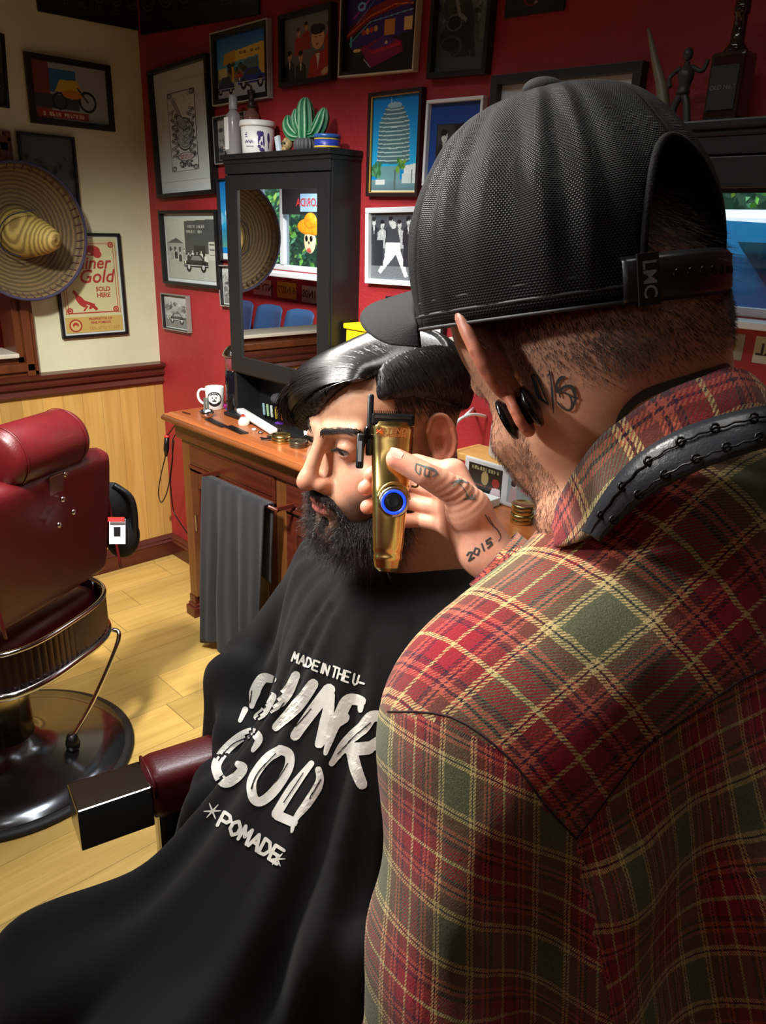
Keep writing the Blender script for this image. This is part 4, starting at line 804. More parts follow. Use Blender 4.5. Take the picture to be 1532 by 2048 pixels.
o = MB().box((1.96, -.19, .901), (2.17, -.145, .925), .004).build('paper_stack', mat('paper_white', (226, 234, 228), .6)); tag(o, 'stack of white paper on the counter behind the barber\'s wrist', 'paper')
t = root('comb_bottle', (2.13, -.21, .9), 'small bottle with blue cap and green body behind the wrist', 'bottle'); MB().lathe((2.13, -.215, .9), [(.011, 0), (.011, .03), (.006, .036)], 16).build('bottle', mat('lime_liquid', (190, 214, 90), .3), t, True); MB().lathe((2.13, -.215, .936), [(.008, 0), (.008, .016)], 16).build('cap', mat('cap_blue', (30, 110, 190), .35), t, True)
def tin(c, r, h, lab, m, grp=None, lidm=None):
    t = root('round_tin', c, lab, 'tin', grp); c = np.array(c)
    MB().lathe(c, [(r*.95, 0), (r, .002), (r, h*.55), (r*.96, h*.58)], 36).build('tin', m, t, True)
    MB().lathe(c+[0, 0, h*.56], [(r*1.04, 0), (r*1.05, .001), (r*1.05, h*.40), (r*1.0, h*.44), (r*.93, h*.44), (r*.90, h*.36), (0.0, h*.36)], 36, caps=False).build('lid', lidm or m, t, True); return t
GT = mat('brass_tin', (206, 192, 126), .25, 1.0)
tin((2.285, -.200, .9), .030, .026, 'lower of two stacked brass tins on the counter', GT, 'stacked brass tins'); tin((2.286, -.199, .9262), .030, .026, 'upper of two stacked brass tins on the counter', GT, 'stacked brass tins')
tin((2.35, -.155, .9), .036, .022, 'flat silver tin beside the stacked brass tins', STEEL)
t = root('clipper_stand', (2.33, -.10, .9), 'white plastic charger block behind the silver tin', 'charger'); MB().box((2.285, -.11, .9), (2.40, -.045, .948), .012).obox((2.345, -.08, .955), (.11, .04, .02), (1, -.1, .15), (0, 1, 0), .008).build('body', WHITEP, t)
tin((1.262, -.225, .9), .034, .028, 'open round brass tin near the counter edge, before the customer\'s brow', GT)
tin((1.345, -.215, .9), .030, .022, 'small clear tin between the brass tin and the eye', mat('smoky_tin', (120, 112, 90), .2, .8))
# mug
t = root('mug', (.66, -.10, .9), 'white mug with a round black badge and dark interior', 'mug')
MC = (.676, -.125, .9)
MB().lathe(MC, [(.034, 0), (.037, .003), (.038, .088), (.0365, .090), (.035, .088), (.034, .01), (0, .008)], 40, caps=False).lathe(MC, [(0, 0.001), (.034, 0)], 40, caps=False).build('cup', WHITEP, t, True)
hd_ = [np.array(MC)+np.array([-.7071, -.7071, 0])*a+np.array([0, 0, b]) for a, b in ((.034, .075), (.056, .076), (.068, .060), (.066, .036), (.052, .020), (.036, .018))]
MB().tube(spline(hd_, 5), .0055, 10).build('handle', WHITEP, t, True)
FM = -.62
wrapmark(t, MC, .0382, .09, [elps(FM, .045, .80, .030, 32)], mat('badge_black', (22, 22, 24), .4), 'badge')
wrapmark(t, MC, .0388, .09, [elps(FM, .045, .50, .019, 24)], WHITEP, 'badge_centre'); wrapmark(t, MC, .0394, .09, [elps(FM-.18, .051, .07, .003), elps(FM+.18, .051, .07, .003), elps(FM, .038, .24, .003), elps(FM, .044, .05, .003)], MATS['badge_black'], 'badge_mark')
wrapmark(t, MC, .0388, .09, [elps(FM+.64*math.cos(a), .045+.0245*math.sin(a), .05, .0022, 6) for a in np.linspace(.4, 2.7, 9)], WHITEP, 'badge_lettering')
# steel bowl with two clips
t = root('steel_bowl', (.77, -.23, .9), 'small polished steel bowl with two grey clips at the counter corner', 'bowl')
BC = (.79, -.235, .9); MB().lathe(BC, [(.012, 0), (.022, .003), (.027, .014), (.0275, .026), (.026, .027), (.025, .015), (.018, .006), (0, .005)], 36, caps=False).build('bowl', CHROME, t, True)
for k, dx in enumerate((-.006, .008)):
    o = MB().obox((BC[0]+dx-.006, BC[1]+.006*k, .946), (.010, .004, .058), (1, 0.2, .1*(k-.5)), (0, 1, 0), .001).build('hair_clip', mat('clip_grey', (120, 132, 128), .35, .4)); tag(o, ('grey hair clip standing in the steel bowl, left of the pair', 'grey hair clip standing in the steel bowl, right of the pair')[k], 'hair clip', 'hair clips in the steel bowl')
o = MB().ball((BC[0]+.01, BC[1], .926), (.012, .012, .006), 12, 8).build('cotton_ball', WHITEP, None, True); tag(o, 'white cotton ball in the small steel bowl', 'cotton ball')
def comb(c, ang, L, w, lab, m=BLACKP, teeth=True, up_=0.0):
    X = np.array([math.cos(ang), math.sin(ang), 0]); Y = np.array([-math.sin(ang), math.cos(ang), 0]); mb = MB(); c = np.array(c, float)+[0, 0, .004]
    mb.obox(c+Y*w*.3, (L, w*.4, .003), X, Y, .001)
    if teeth:
        for i in range(26): mb.obox(c+X*(-L/2+L*(i+.5)/26)-Y*w*.2, (L/52, w*.62, .0022), X, Y)
    else: mb.obox(c-Y*w*.2, (L, w*.6, .003), X, Y, .001)
    o = mb.build('comb' if teeth else 'thinning_tool', m); return tag(o, lab, 'comb' if teeth else 'tool')
comb((.70, -.045, .9), .1, .13, .022, 'black comb lying behind the mug against the wall')
comb((.90, -.262, .9), -.12, .15, .03, 'black comb lying at the front of the counter, left of two'); comb((1.035, -.262, .9), -.1, .13, .034, 'wide black comb lying before the white clippers, right of two')
comb((.695, -.27, .9), .1, .05, .006, 'short dark pin on the bare counter corner', mat('dark_pin', (60, 30, 20), .5), False)
# red / blue / white clippers heap
t = root('hair_trimmer', (1.05, -.20, .9), 'long white trimmer lying flat on the counter', 'trimmer')
a_ = on(480, 818, .93); b_ = on(548, 860, .92); d_ = b_-a_; d_ /= np.linalg.norm(d_)
MB().obox((a_+b_)/2+[0, 0, -.006], (np.linalg.norm(b_-a_), .034, .022), d_, (0, 1, 0), .008).build('body', WHITEP, t, True); MB().obox(a_-d_*.012+[0, 0, -.004], (.022, .03, .016), d_, (0, 1, 0), .003).build('head', STEEL, t)
t = root('brush', (.98, -.22, .9), 'soft brush with white bristles and red handle on the counter', 'brush')
c_ = on(487, 836, .915); MB().lathe(c_, [(.006, -.03), (.012, -.02), (.013, 0), (.012, .012)], 20, (-.8, .5, .12)).build('handle', mat('red_plastic', (196, 48, 44), .35), t, True)
MB().lathe(c_+np.array([.01, -.01, -.004]), [(.012, -.004), (.018, .02), (.022, .04), (.014, .05)], 24, (.85, -.45, -.02)).build('bristles', mat('bristle_white', (232, 226, 212), .9, bump=.9, bs=600), t, True)
for px, py, c, lab, s in ((462, 817, (40, 80, 170), 'blue clipper guard by the white brush', .014), (475, 811, (44, 96, 180), 'small blue guard behind the brush handle', .010), (452, 812, (168, 44, 130), 'pink clipper guard between mug and blue guard', .011), (560, 850, (92, 50, 160), 'purple clipper guard beside the white trimmer', .017)):
    q = on(px, py, .91); t = root('clipper_guard', (q[0], q[1], .9), lab, 'guard'); mb = MB().obox(q+[0, 0, .002], (s*2.1, s*1.4, s*1.0), (1, .3, 0), (0, 1, 0), .004); mb.build('body', mat('guard_%d_%d' % c[:2], c, .35), t)
    mb = MB()
    for i in range(7): mb.obox(q+[(-1+i/3)*s*.9, -s*.9, -.002], (s*.12, s*.8, s*.5), (1, .3, 0), (0, 1, 0))
    o_ = mb.build('teeth', mat('guard_%d_%d' % c[:2], c, .35), t)
for i, (px, py) in enumerate(((508, 860), (521, 866), (575, 858), (592, 862))):
    q = on(px, py, .902); o = MB().lathe((q[0], q[1], .9), [(.008, 0), (.009, .002), (.009, .007), (.004, .010)], 20).build('bottle_cap', STEEL if i % 2 else mat('pearl_cap', (206, 204, 200), .25, .4), None, True)
    tag(o, ('small silver cap beside the black comb', 'small pearly cap under the tip of the white trimmer', 'silver cap by the purple guard', 'silver cap next to the customer\'s fringe')[i], 'cap')
t = root('hair_claw', (1.18, -.24, .9), 'black claw clip lying near the brass tin', 'hair clip'); q = on(535, 878, .905)
mb = MB().obox(q+[0.0, 0.01, .006], (.035, .014, .012), (1, -.4, .2), (0, 1, 0), .003).obox(q+[-.012, -.008, .002], (.03, .006, .004), (1, .3, 0), (0, 1, 0), .001).obox(q+[.004, -.014, .004], (.028, .006, .005), (.3, 1, 0), (1, 0, 0), .001); mb.build('claw', BLACKP, t)
# box of combs in the niche and white objects at right
t = root('brush_pot', (1.07, -.05, .916), 'dark pot of coloured combs and brushes in the cabinet niche', 'pot')
MB().box((.985, -.10, .917), (1.165, -.03, .965), .004).build('pot', BLACKP, t)
for i, (c, x) in enumerate((((120, 150, 160), 1.10), ((130, 160, 120), 1.125), ((170, 180, 176), 1.15), ((226, 196, 40), 1.18), ((196, 110, 40), 1.21), ((60, 90, 130), 1.235))):
    o = MB().obox((x-.10, -.112, .955), (.010, .005, .045), (1, 0, .12), (0, 1, 0), .0015).build('clip', mat('niche_clip_%d' % c[0], c, .4), t)
for i, (x, c) in enumerate(((1.02, (60, 60, 64)), (1.11, (110, 66, 36)))):
    o = MB().ball((x, -.06, .99), (.035, .025, .022), 16, 10).build('brush_head', mat('brush_head_%d' % c[0], c, .9, bump=1, bs=500), t, True)
o = MB().obox((1.33, -.148, .950), (.05, .03, .055), (1, 0, .2), (0, 1, 0), .004).build('tissue', mat('tissue_white', (216, 220, 226), .7)); tag(o, 'crumpled white tissue on the cabinet base beside the fringe', 'tissue')
# disinfectant jar
t = root('disinfectant_jar', (.79, -.15, .9), 'dark disinfectant jar with a domed chrome lid beside the mirror cabinet', 'jar')
JC = (.768, -.088, .9); MB().lathe(JC, [(.034, 0), (.036, .003), (.036, .165), (.034, .17)], 32).build('liquid', mat('dark_liquid', (16, 18, 24), .1), t, True)
MB().lathe((JC[0], JC[1], 1.068), [(.036, 0), (.036, .05), (.034, .056)], 32).build('glass', mat('pink_glass', (200, 120, 126), .05, trans=.7), t, True)
MB().lathe((JC[0], JC[1], 1.122), [(.044, 0), (.046, .004), (.044, .010), (.038, .022), (.026, .036), (.010, .045), (.004, .047)], 36).build('lid', CHROME, t, True)
MB().tube([(JC[0], JC[1], 1.165), (JC[0]-.006, JC[1], 1.205)], .0018, 8).ball((JC[0]-.007, JC[1], 1.209), .006, 12, 8).build('lid_knob', CHROME, t, True)
# items on top of the right cabinet
t = root('whiskey_bottle', (2.55, -.07, ZT), 'square dark bottle with a narrow neck on the right cabinet', 'bottle')
MB().box((2.565, -.11, ZT), (2.635, -.05, ZT+.125), .008).build('body', mat('dark_whiskey', (40, 30, 22), .12, coat=.5), t); MB().lathe((2.60, -.08, ZT+.12), [(.03, 0), (.014, .022), (.012, .07), (.015, .072), (.015, .10)], 20).build('neck', MATS['dark_whiskey'], t, True)
MB().box((2.572, -.1125, ZT+.02), (2.628, -.1105, ZT+.10)).build('label', mat('label_black', (30, 30, 30), .5), t)
V, F = text_vf('OLD No.7', .012); mesh('lettering', [(2.60+a, -.1135, ZT+.06+b) for a, b, _ in V], F, mat('label_grey', (120, 120, 120), .5), t)
t = root('figurine', (2.5, -.07, ZT), 'small dark dancer figurine beside the whiskey bottle', 'figurine'); fm = mat('figurine_grey', (58, 64, 62), .4)
mb = MB(); q = np.array([2.500, -.08, ZT]); mb.tube(spline([q+[-.022, 0, 0], q+[-.014, 0, .04], q+[0, 0, .065]], 5), [.008]*10+[.012], 8).tube(spline([q+[.02, 0, 0], q+[.012, 0, .04], q+[0, 0, .065]], 5), [.008]*10+[.012], 8).tube(spline([q+[0, 0, .06], q+[.002, 0, .09], q+[0, 0, .12]], 5), [.013, .014, .012, .012, .014, .016, .017, .015, .01, .006, .006], 10).ball(q+[0, 0, .134], (.010, .011, .013), 14, 10).tube(spline([q+[-.012, 0, .11], q+[-.034, 0, .095], q+[-.026, -.01, .075]], 4), .0048, 8).tube(spline([q+[.012, 0, .11], q+[.036, 0, .10], q+[.045, 0, .12]], 4), .0048, 8); mb.build('body', fm, t, True)
MB().lathe(q, [(.03, -.0), (.03, .004)], 20).build('base', BLACKP, t)
t = root('horn', (2.42, -.05, ZT), 'pale curved horn standing on the right cabinet', 'horn'); p_ = spline([(2.452, -.055, ZT), (2.44, -.055, ZT+.07), (2.41, -.055, ZT+.14), (2.385, -.055, ZT+.20)], 6); MB().tube(p_, list(np.linspace(.018, .003, len(p_))), 14).build('horn', mat('horn_bone', (120, 116, 96), .4), t, True)
# cords at the counter's left end
t = root('trimmer_charger', (.66, -.25, .60), 'black charger plug with a red band hanging from the counter corner', 'charger')
pa = np.array([.630, -.25, .882]); pb = P(334, 872, 1, -.25); pc = P(332, 912, 1, -.25)
MB().tube([pa, pb], .003, 8).tube([pb, pb*.35+pc*.65, pc], [.010, .012, .006], 14).build('plug', BLACKP, t, True); MB().tube([pb+[0, 0, .004], pb-[0, 0, .006]], .0112, 14).build('red_band', mat('band_red', (220, 60, 60), .4), t, True)
MB().tube(spline([P(x, y, 1, -.22) for x, y in ((331, 912), (322, 950), (317, 985), (323, 1005), (335, 980), (343, 930), (348, 880))], 6), .0028, 6).build('cord', BLACKP, t, True)
def cord(pts, y, lab):
    o = MB().tube(spline([(.648, y, .868)]+[P(a, b, 1, y) for a, b in pts], 6), .0030, 6).build('power_cord', BLACKP, None, True); tag(o, lab, 'cord', 'cords hanging beside the counter')
cord([(350, 870), (345, 920), (341, 965), (347, 1020), (360, 1045), (380, 1075), (396, 1108), (399, 1125)], -.15, 'left black cord running down from the counter to the skirting')
cord([(372, 885), (368, 918), (378, 965), (384, 985), (378, 1025), (388, 1060), (394, 1068)], -.15, 'right black cord hanging beside the counter leg')
# ------------------------------------------------------------------ empty barber chair
LEATH = mat('oxblood_leather', (92, 17, 21), .38, var=.06, vs=14, bump=.25, bs=260, coat=.08)
bc = np.array([1.15, -1.22, 0.0]); Bn = np.array([.88, .475, 0]); Bn /= np.linalg.norm(Bn); Lt = np.array([-Bn[1], Bn[0], 0]); Zu = np.array([0, 0, 1.])
def cp(l, b, z): return bc+Lt*l+Bn*b+Zu*z
ch = root('barber_chair', bc, 'empty oxblood leather barber chair with chrome skirt, turned away at the left', 'barber chair')
MB().lathe(bc, [(.375, 0), (.378, .012), (.365, .020), (.355, .020)], 72).build('rubber_rim', mat('rubber', (26, 27, 29), .6), ch, True)
MB().lathe(bc, [(.355, .010), (.35, .024), (.28, .038), (.16, .055), (.10, .075), (.085, .10)], 72).build('base_plate', mat('dark_steel', (120, 124, 130), .18, .95), ch, True)
MB().lathe(bc, [(.085, .09), (.082, .30), (.078, .31), (.06, .32), (.06, .42)], 40).build('column', mat('column_steel', (170, 160, 130), .2, 1.0), ch, True)
mb = MB(); mb.obox(bc+[0, 0, .49], (.46, .46, .12), Lt, Bn, .05); mb.build('seat', LEATH, ch, True)
def plan(mb2, wl, wb_, z0, z1, b0, tilt=0.0, bev=.03, thick=.09, ztop=None): pass
# back rest: rounded slab, slightly tilted
Bt = Bn*math.cos(.14)+Zu*math.sin(.14)*-1.0; Zt = np.cross(Lt, Bt); Zt = Zt if Zt[2] > 0 else -Zt
bm_ = MB(); bm_.obox(cp(0, .245, .80), (.50, .10, .41), Lt, Bt, .045); bk = bm_.build('backrest', LEATH, ch, True)
md = bk.modifiers.new('b', 'SUBSURF'); md.levels = 1; md.render_levels = 2
MB().tube(spline([cp(-.235, .305, .62), cp(-.235, .268, .95), cp(-.20, .262, .99), cp(0, .262, .997), cp(.20, .262, .99), cp(.235, .268, .95), cp(.235, .305, .62)], 8), .0045, 8).build('piping', LEATH, bk, True)
hr = MB(); hp = [(-.145, .03), (-.14, .062), (-.128, .075), (-.11, .08), (.11, .08), (.128, .075), (.14, .062), (.145, .03)]
hr.lathe(cp(0, .250, 1.050), [(r, a) for a, r in hp], 40, Lt); hr_o = hr.build('headrest', LEATH, ch, True)
MB().lathe(cp(0, .250, 1.050), [(.0815, -.113), (.083, -.110), (.0815, -.107)], 40, Lt, False).lathe(cp(0, .250, 1.050), [(.0815, .107), (.083, .110), (.0815, .113)], 40, Lt, False).build('piping', LEATH, hr_o, True)
brk_ = MB(); brk_.obox(cp(-.005, .308, .935), (.052, .006, .105), Lt, Bt, .002).obox(cp(.030, .306, .955), (.04, .005, .05), Lt, Bt, .002).obox(cp(-.01, .292, 1.0), (.03, .012, .06), Lt, Bt, .003); bo = brk_.build('headrest_bracket', mat('worn_chrome', (150, 150, 152), .28, 1.0), ch)
for l, z in ((.035, .975), (.008, .915), (.036, .87), (-.026, .855)): MB().lathe(cp(l, .312+(.94-z)*.13, z), [(.008, 0), (.008, .004), (.005, .007)], 14, Bn).build('screw', CHROME, bo, True)
# chrome fluted skirt round the rear of the seat
sk_ = MB(); n = 110; V = []; F = []
def skirt(th, z, k=0.0):
    e_ = 3.2; c, s = math.cos(th), math.sin(th); a = .27+k; b = .30+k
    r = (abs(c/a)**e_+abs(s/b)**e_)**(-1/e_); return cp(r*c, r*s, z)
TH0, TH1 = -.25, math.pi+.25
for i in range(n+1):
    th = TH0+(TH1-TH0)*i/n; k = .007 if i % 2 else -.006
    for z in (.425, .44, .53, .545): V.append(skirt(th, z+.0, k))
for i in range(n):
    for j in range(3): a = i*4+j; F.append([a, a+4, a+5, a+1])
so2 = mesh('fluted_skirt', V, F, mat('skirt_chrome', (120, 104, 104), .3, 1.0), ch)
for z in (.423, .548):
    MB().tube([skirt(TH0+(TH1-TH0)*i/80, z, .004) for i in range(81)], .012 if z < .5 else .007, 10).build('skirt_rim', CHROME, ch, True)
MB().tube([skirt(.62, z, .006) for z in np.linspace(.423, .548, 5)], .010, 10).build('skirt_post', CHROME, ch, True)
MB().tube(spline([cp(.16, .20, .42), cp(.24, .24, .39), cp(.235, .27, .36), cp(.13, .24, .20), cp(.06, .20, .09)], 6), .007, 10).build('lever', CHROME, ch, True)
MB().lathe(cp(.06, .20, .055), [(.02, 0), (.022, .02), (.014, .05)], 16).build('lever_pivot', BLACKP, ch, True)
# bag hanging on the far side of the chair
t = root('backpack', cp(.36, .02, .60), 'black bag with a small white tag hanging behind the empty chair', 'bag')
bq = W(228, 1040, 2.46); V = []; 
MB().ball(bq+[0, 0, .04], (.055, .055, .085), 28, 18).ball(bq+[.015, .015, -.05], (.055, .055, .075), 28, 18).build('bag', mat('bag_black', (12, 12, 14), .8, bump=.5, bs=60), t, True)
MB().tube(spline([bq+[.02, 0, .12], bq+[.055, .035, .08], bq+[.06, .04, 0], bq+[.045, .035, -.09]], 6), .012, 8).build('strap', BLACKP, t, True)
qb = W(235, 1063, 2.15); MB().obox(qb, (.045, .004, .07), rt, -fw, .001).build('tag', mat('tag_white', (220, 220, 220), .5), t); MB().obox(qb-fw*.003+np.array([0, 0, .0]), (.018, .002, .025), rt, -fw).build('tag_mark', BLACKP, t); MB().obox(qb+[0, 0, .036], (.045, .005, .012), rt, -fw).build('tag_edge', MATS['red_plastic'], t)
# ------------------------------------------------------------------ implicit modelling of bodies and cloth
def vlen(v): return np.sqrt((v*v).sum(-1))
def s_ell(p, c, r, R=None):
    q = p-np.array(c, np.float32)
    if R is not None: q = q@np.array(R, np.float32)
    r = np.array(r, np.float32); k0 = vlen(q/r); k1 = vlen(q/(r*r))+1e-6; return k0*(k0-1)/k1
def s_cap(p, a, b, ra, rb):
    a = np.array(a, np.float32); b = np.array(b, np.float32); d = b-a; q = p-a; t = np.clip((q@d)/(d@d+1e-9), 0, 1); return vlen(q-t[..., None]*d)-(ra+(rb-ra)*t)
def s_path(p, pts, rs):
    o = None
    for i in range(len(pts)-1):
        d = s_cap(p, pts[i], pts[i+1], rs[i], rs[i+1]); o = d if o is None else np.minimum(o, d)
    return o
def smin(a, b, k): h = np.clip(.5+.5*(b-a)/k, 0, 1); return b*(1-h)+a*h-k*h*(1-h)
def smax(a, b, k): return -smin(-a, -b, k)
def rotx(t): c, s = math.cos(t), math.sin(t); return np.array([[1, 0, 0], [0, c, -s], [0, s, c]])
def roty(t): c, s = math.cos(t), math.sin(t); return np.array([[c, 0, s], [0, 1, 0], [-s, 0, c]])
def rotz(t): c, s = math.cos(t), math.sin(t); return np.array([[c, -s, 0], [s, c, 0], [0, 0, 1]])
def grid_eval(fn, lo, hi, h, B=4, full=False):
    lo = np.array(lo, float); hi = np.array(hi, float); n = (np.ceil((hi-lo)/(h*B)).astype(int))*B
    if full:
        ax = [lo[i]+h*np.arange(n[i]) for i in range(3)]; G = np.stack(np.meshgrid(*ax, indexing='ij'), -1).astype(np.float32); return fn(G.reshape(-1, 3)).reshape(n), lo
    nb = n//B; ax = [lo[i]+h*(B*np.arange(nb[i])+(B-1)/2) for i in range(3)]
    C = fn(np.stack(np.meshgrid(*ax, indexing='ij'), -1).reshape(-1, 3).astype(np.float32)).reshape(nb)
    F = np.repeat(np.repeat(np.repeat(C, B, 0), B, 1), B, 2).astype(np.float32)
    m = np.repeat(np.repeat(np.repeat(np.abs(C) < h*B*1.9, B, 0), B, 1), B, 2)
    idx = np.argwhere(m); pts = (lo+idx*h).astype(np.float32); out = np.empty(len(pts), np.float32)
    for s in range(0, len(pts), 400000): out[s:s+400000] = fn(pts[s:s+400000])
    F[m] = out; return F, lo
def surfnet(F, lo, h, relax=0):
    nx, ny, nz = F.shape; S = F < 0
    acc = np.zeros((nx-1, ny-1, nz-1, 3), np.float32); cnt = np.zeros((nx-1, ny-1, nz-1), np.float32)
    for ax in range(3):
        o1, o2 = [a for a in range(3) if a != ax]
        for d1 in (0, 1):
            for d2 in (0, 1):
                s0 = [slice(0, -1)]*3; s1 = [slice(0, -1)]*3
                s0[o1] = slice(d1, F.shape[o1]-1+d1); s1[o1] = s0[o1]; s0[o2] = slice(d2, F.shape[o2]-1+d2); s1[o2] = s0[o2]; s1[ax] = slice(1, None)
                a = F[tuple(s0)]; b = F[tuple(s1)]; m = (a < 0) != (b < 0); t = np.where(m, a/(a-b+1e-12), 0)
                acc[..., ax] += np.where(m, t, 0); acc[..., o1] += np.where(m, d1, 0); acc[..., o2] += np.where(m, d2, 0); cnt += m
    act = cnt > 0; idx = -np.ones(act.shape, np.int64); I = np.argwhere(act); idx[act] = np.arange(len(I))
    V = lo+(I+acc[act]/cnt[act][:, None])*h; Q = []
    for ax in range(3):
        o1, o2 = [(1, 2), (2, 0), (0, 1)][ax]
        s0 = [slice(0, None)]*3; s1 = [slice(0, None)]*3; s0[ax] = slice(0, -1); s1[ax] = slice(1, None)
        m = S[tuple(s0)] != S[tuple(s1)]; e = np.argwhere(m); e = e[(e[:, o1] >= 1) & (e[:, o2] >= 1) & (e[:, o1] < F.shape[o1]-1) & (e[:, o2] < F.shape[o2]-1)]
        def c(d1, d2): q = e.copy(); q[:, o1] -= d1; q[:, o2] -= d2; return idx[q[:, 0], q[:, 1], q[:, 2]]
        q = np.stack([c(1, 1), c(0, 1), c(0, 0), c(1, 0)], 1); fl = ~S[e[:, 0], e[:, 1], e[:, 2]]; q[fl] = q[fl][:, ::-1]; Q.append(q)
    Q = np.concatenate(Q); Q = Q[(Q >= 0).all(1)]
    for _ in range(relax):
        n = np.zeros((len(V), 3)); k = np.zeros(len(V))
        for a, b in ((0, 1), (1, 2), (2, 3), (3, 0)):
            np.add.at(n, Q[:, a], V[Q[:, b]]); np.add.at(k, Q[:, a], 1); np.add.at(n, Q[:, b], V[Q[:, a]]); np.add.at(k, Q[:, b], 1)
        V = V*.5+.5*n/np.maximum(k, 1)[:, None]
    return V, Q
def sdfmesh(fn, lo, hi, h, relax=1):
    F, l = grid_eval(fn, lo, hi, h); return surfnet(F, l, h, relax)
def sgrad(fn, p, e=.0008):
    p = p.astype(np.float32); g_ = np.stack([fn(p+np.eye(3, dtype=np.float32)[i]*e)-fn(p-np.eye(3, dtype=np.float32)[i]*e) for i in range(3)], -1); return g_/(vlen(g_)[..., None]+1e-9)
def onto(fn, p, off=0.0, it=3):
    for _ in range(it): p = p-sgrad(fn, p)*(fn(p.astype(np.float32))-off)[..., None]
    return p
class Frame:
    """local axes of a head or hand: x to its left, y forward, z up"""
    def __init__(s, O, F, U):
        s.O = np.array(O, float); s.F = np.array(F, float)/np.linalg.norm(F); U = np.array(U, float); U = U-s.F*(U@s.F); s.U = U/np.linalg.norm(U); s.S = np.cross(s.U, s.F)
    def w(s, p): p = np.asarray(p, float); return s.O+p[..., 0:1]*s.S+p[..., 1:2]*s.F+p[..., 2:3]*s.U
    def l(s, p): q = np.asarray(p, float)-s.O; return np.stack([q@s.S, q@s.F, q@s.U], -1)
def strands(name, K, rad, material, parent, sides=3, taper=True, colors=None, stuff=True):
    """K: (count, steps, 3) polylines, grown into one mesh of fine hairs"""
    n, m, _ = K.shape; T = np.gradient(K, axis=1); T /= vlen(T)[..., None]+1e-9
    ref = np.where(np.abs(T[..., 2:3]) < .9, np.array([0, 0, 1.]), np.array([1., 0, 0])); A = np.cross(T, ref); A /= vlen(A)[..., None]+1e-9; Bv = np.cross(T, A)
    tp_ = np.linspace(1, .25, m) if taper else np.ones(m); R_ = (np.asarray(rad)*np.ones(n))[:, None]*tp_[None]
    th = np.arange(sides)*2*math.pi/sides
    V = K[:, :, None]+R_[:, :, None, None]*(A[:, :, None]*np.cos(th)[None, None, :, None]+Bv[:, :, None]*np.sin(th)[None, None, :, None])
    i = np.arange(n)[:, None, None]*m*sides+np.arange(m-1)[None, :, None]*sides; j = np.arange(sides)[None, None]; j2 = (j+1) % sides
    Q = np.stack([i+j, i+j2, i+sides+j2, i+sides+j], -1).reshape(-1, 4)
    cl = None if colors is None else np.repeat(np.asarray(colors), m*sides, axis=0)
    o = mesh(name, V.reshape(-1, 3), Q, material, parent, True, colors=cl)
    if stuff: o['kind'] = 'stuff'
    return o
def head_sdf(P_, nose=1.0, jaw=1.0, ears=True, lid=.0045, brow=1.0, cr=1.0):
    """a human head; origin between the ear canals, x left, y forward, z up (metres)"""
    p = P_; q = p.copy(); q[..., 0] = np.abs(q[..., 0])          # symmetric
    d = s_ell(q, (0, -.018, .052), (.074, .096-.10*(1-cr)*.5, .082*cr)); d = smin(d, s_ell(q, (0, .035, .048), (.064, .058, .066*cr)), .03)
    d = smin(d, s_ell(q, (0, .040, -.022), (.053, .050, .070)), .03)
    d = smin(d, s_cap(q, (.052, -.004, -.040), (.016, .082, -.098), .020, .018), .030); d = smin(d, s_ell(q, (0, .088, -.100), (.020, .016, .018)), .02)
    d = smin(d, s_ell(q, (.047, .062, -.020), (.022, .022, .016)), .022)                       # cheekbone
    d = smin(d, s_ell(q, (.034, .072, -.052), (.024, .022, .026)), .03)
    d = smin(d, s_cap(q, (.012, .094, .027), (.046, .078, .029), .0085*brow, .008*brow), .012)
    d = smax(d, -s_ell(q, (.033, .112, .008), (.021, .020, .0135)), .014)                      # eye socket
    d = smin(d, s_cap(q, (0, .095, .018), (0, .116*nose+.006*(nose-1), -.022), .0072, .0095), .012)      # nose
    d = smin(d, s_ell(q, (0, .119*nose, -.030), (.0115, .013, .0108)), .008); d = smin(d, s_ell(q, (.0125, .106, -.034), (.0078, .012, .0085)), .006)
    d = smax(d, -s_ell(q, (.0072, .114, -.0425), (.0036, .006, .0035)), .002)
    d = smin(d, s_ell(q, (0, .088, -.058), (.030, .018, .024)), .016)
    up_l = s_ell(q, (0, .1035, -.0585), (.0225, .0075, .0052)); lo_l = s_ell(q, (0, .1025, -.0685), (.0195, .0080, .0062)); d = smin(d, smin(up_l, lo_l, .003), .004)
    d = smax(d, -s_ell(q, (0, .1115, -.0632), (.0235, .0085, .0011)), .0015)
    d = smax(d, -s_ell(q, (0, .108, -.050), (.004, .004, .008)), .004); d = smax(d, -s_ell(q, (0, .108, -.0795), (.020, .008, .004)), .008)
    eye = s_ell(q, (.032, .0815, .008), (.0135,)*3); gap = s_ell(q, (.0325, .0965, .0068), (.0128, .012, lid)); eye = smax(eye, -gap, .0012); d = smin(d, eye, .004); d = smax(d, -smax(gap, s_ell(q, (.032, .0815, .008), (.0150,)*3), .001), .0008)
    if ears:
        R = rotz(.45)@rotx(-.18); c = np.array([.078, -.010, .006])
        e = (q-c.astype(np.float32))@R.astype(np.float32)
        ear = s_ell(e, (0, -.004, .004), (.0055, .0165, .029)); ear = smin(ear, s_ell(e, (.001, .003, -.024), (.006, .009, .011)), .006)
        th = np.linspace(-.9, 4.3, 15); pts = [(.0045, -.004-.0155*math.sin(t+.35)*1.0, .006+.0275*math.cos(t+.35)) for t in (np.linspace(-1.5, 2.6, 13))]
        ear = smin(ear, s_path(e, pts, [.0030]*13), .0025)
        ear = smax(ear, -s_ell(e, (.007, .000, -.002), (.006, .0075, .012)), .002); ear = smax(ear, -s_ell(e, (.008, -.004, .016), (.0045, .007, .009)), .002)
        d = smin(d, ear, .004)
    return d
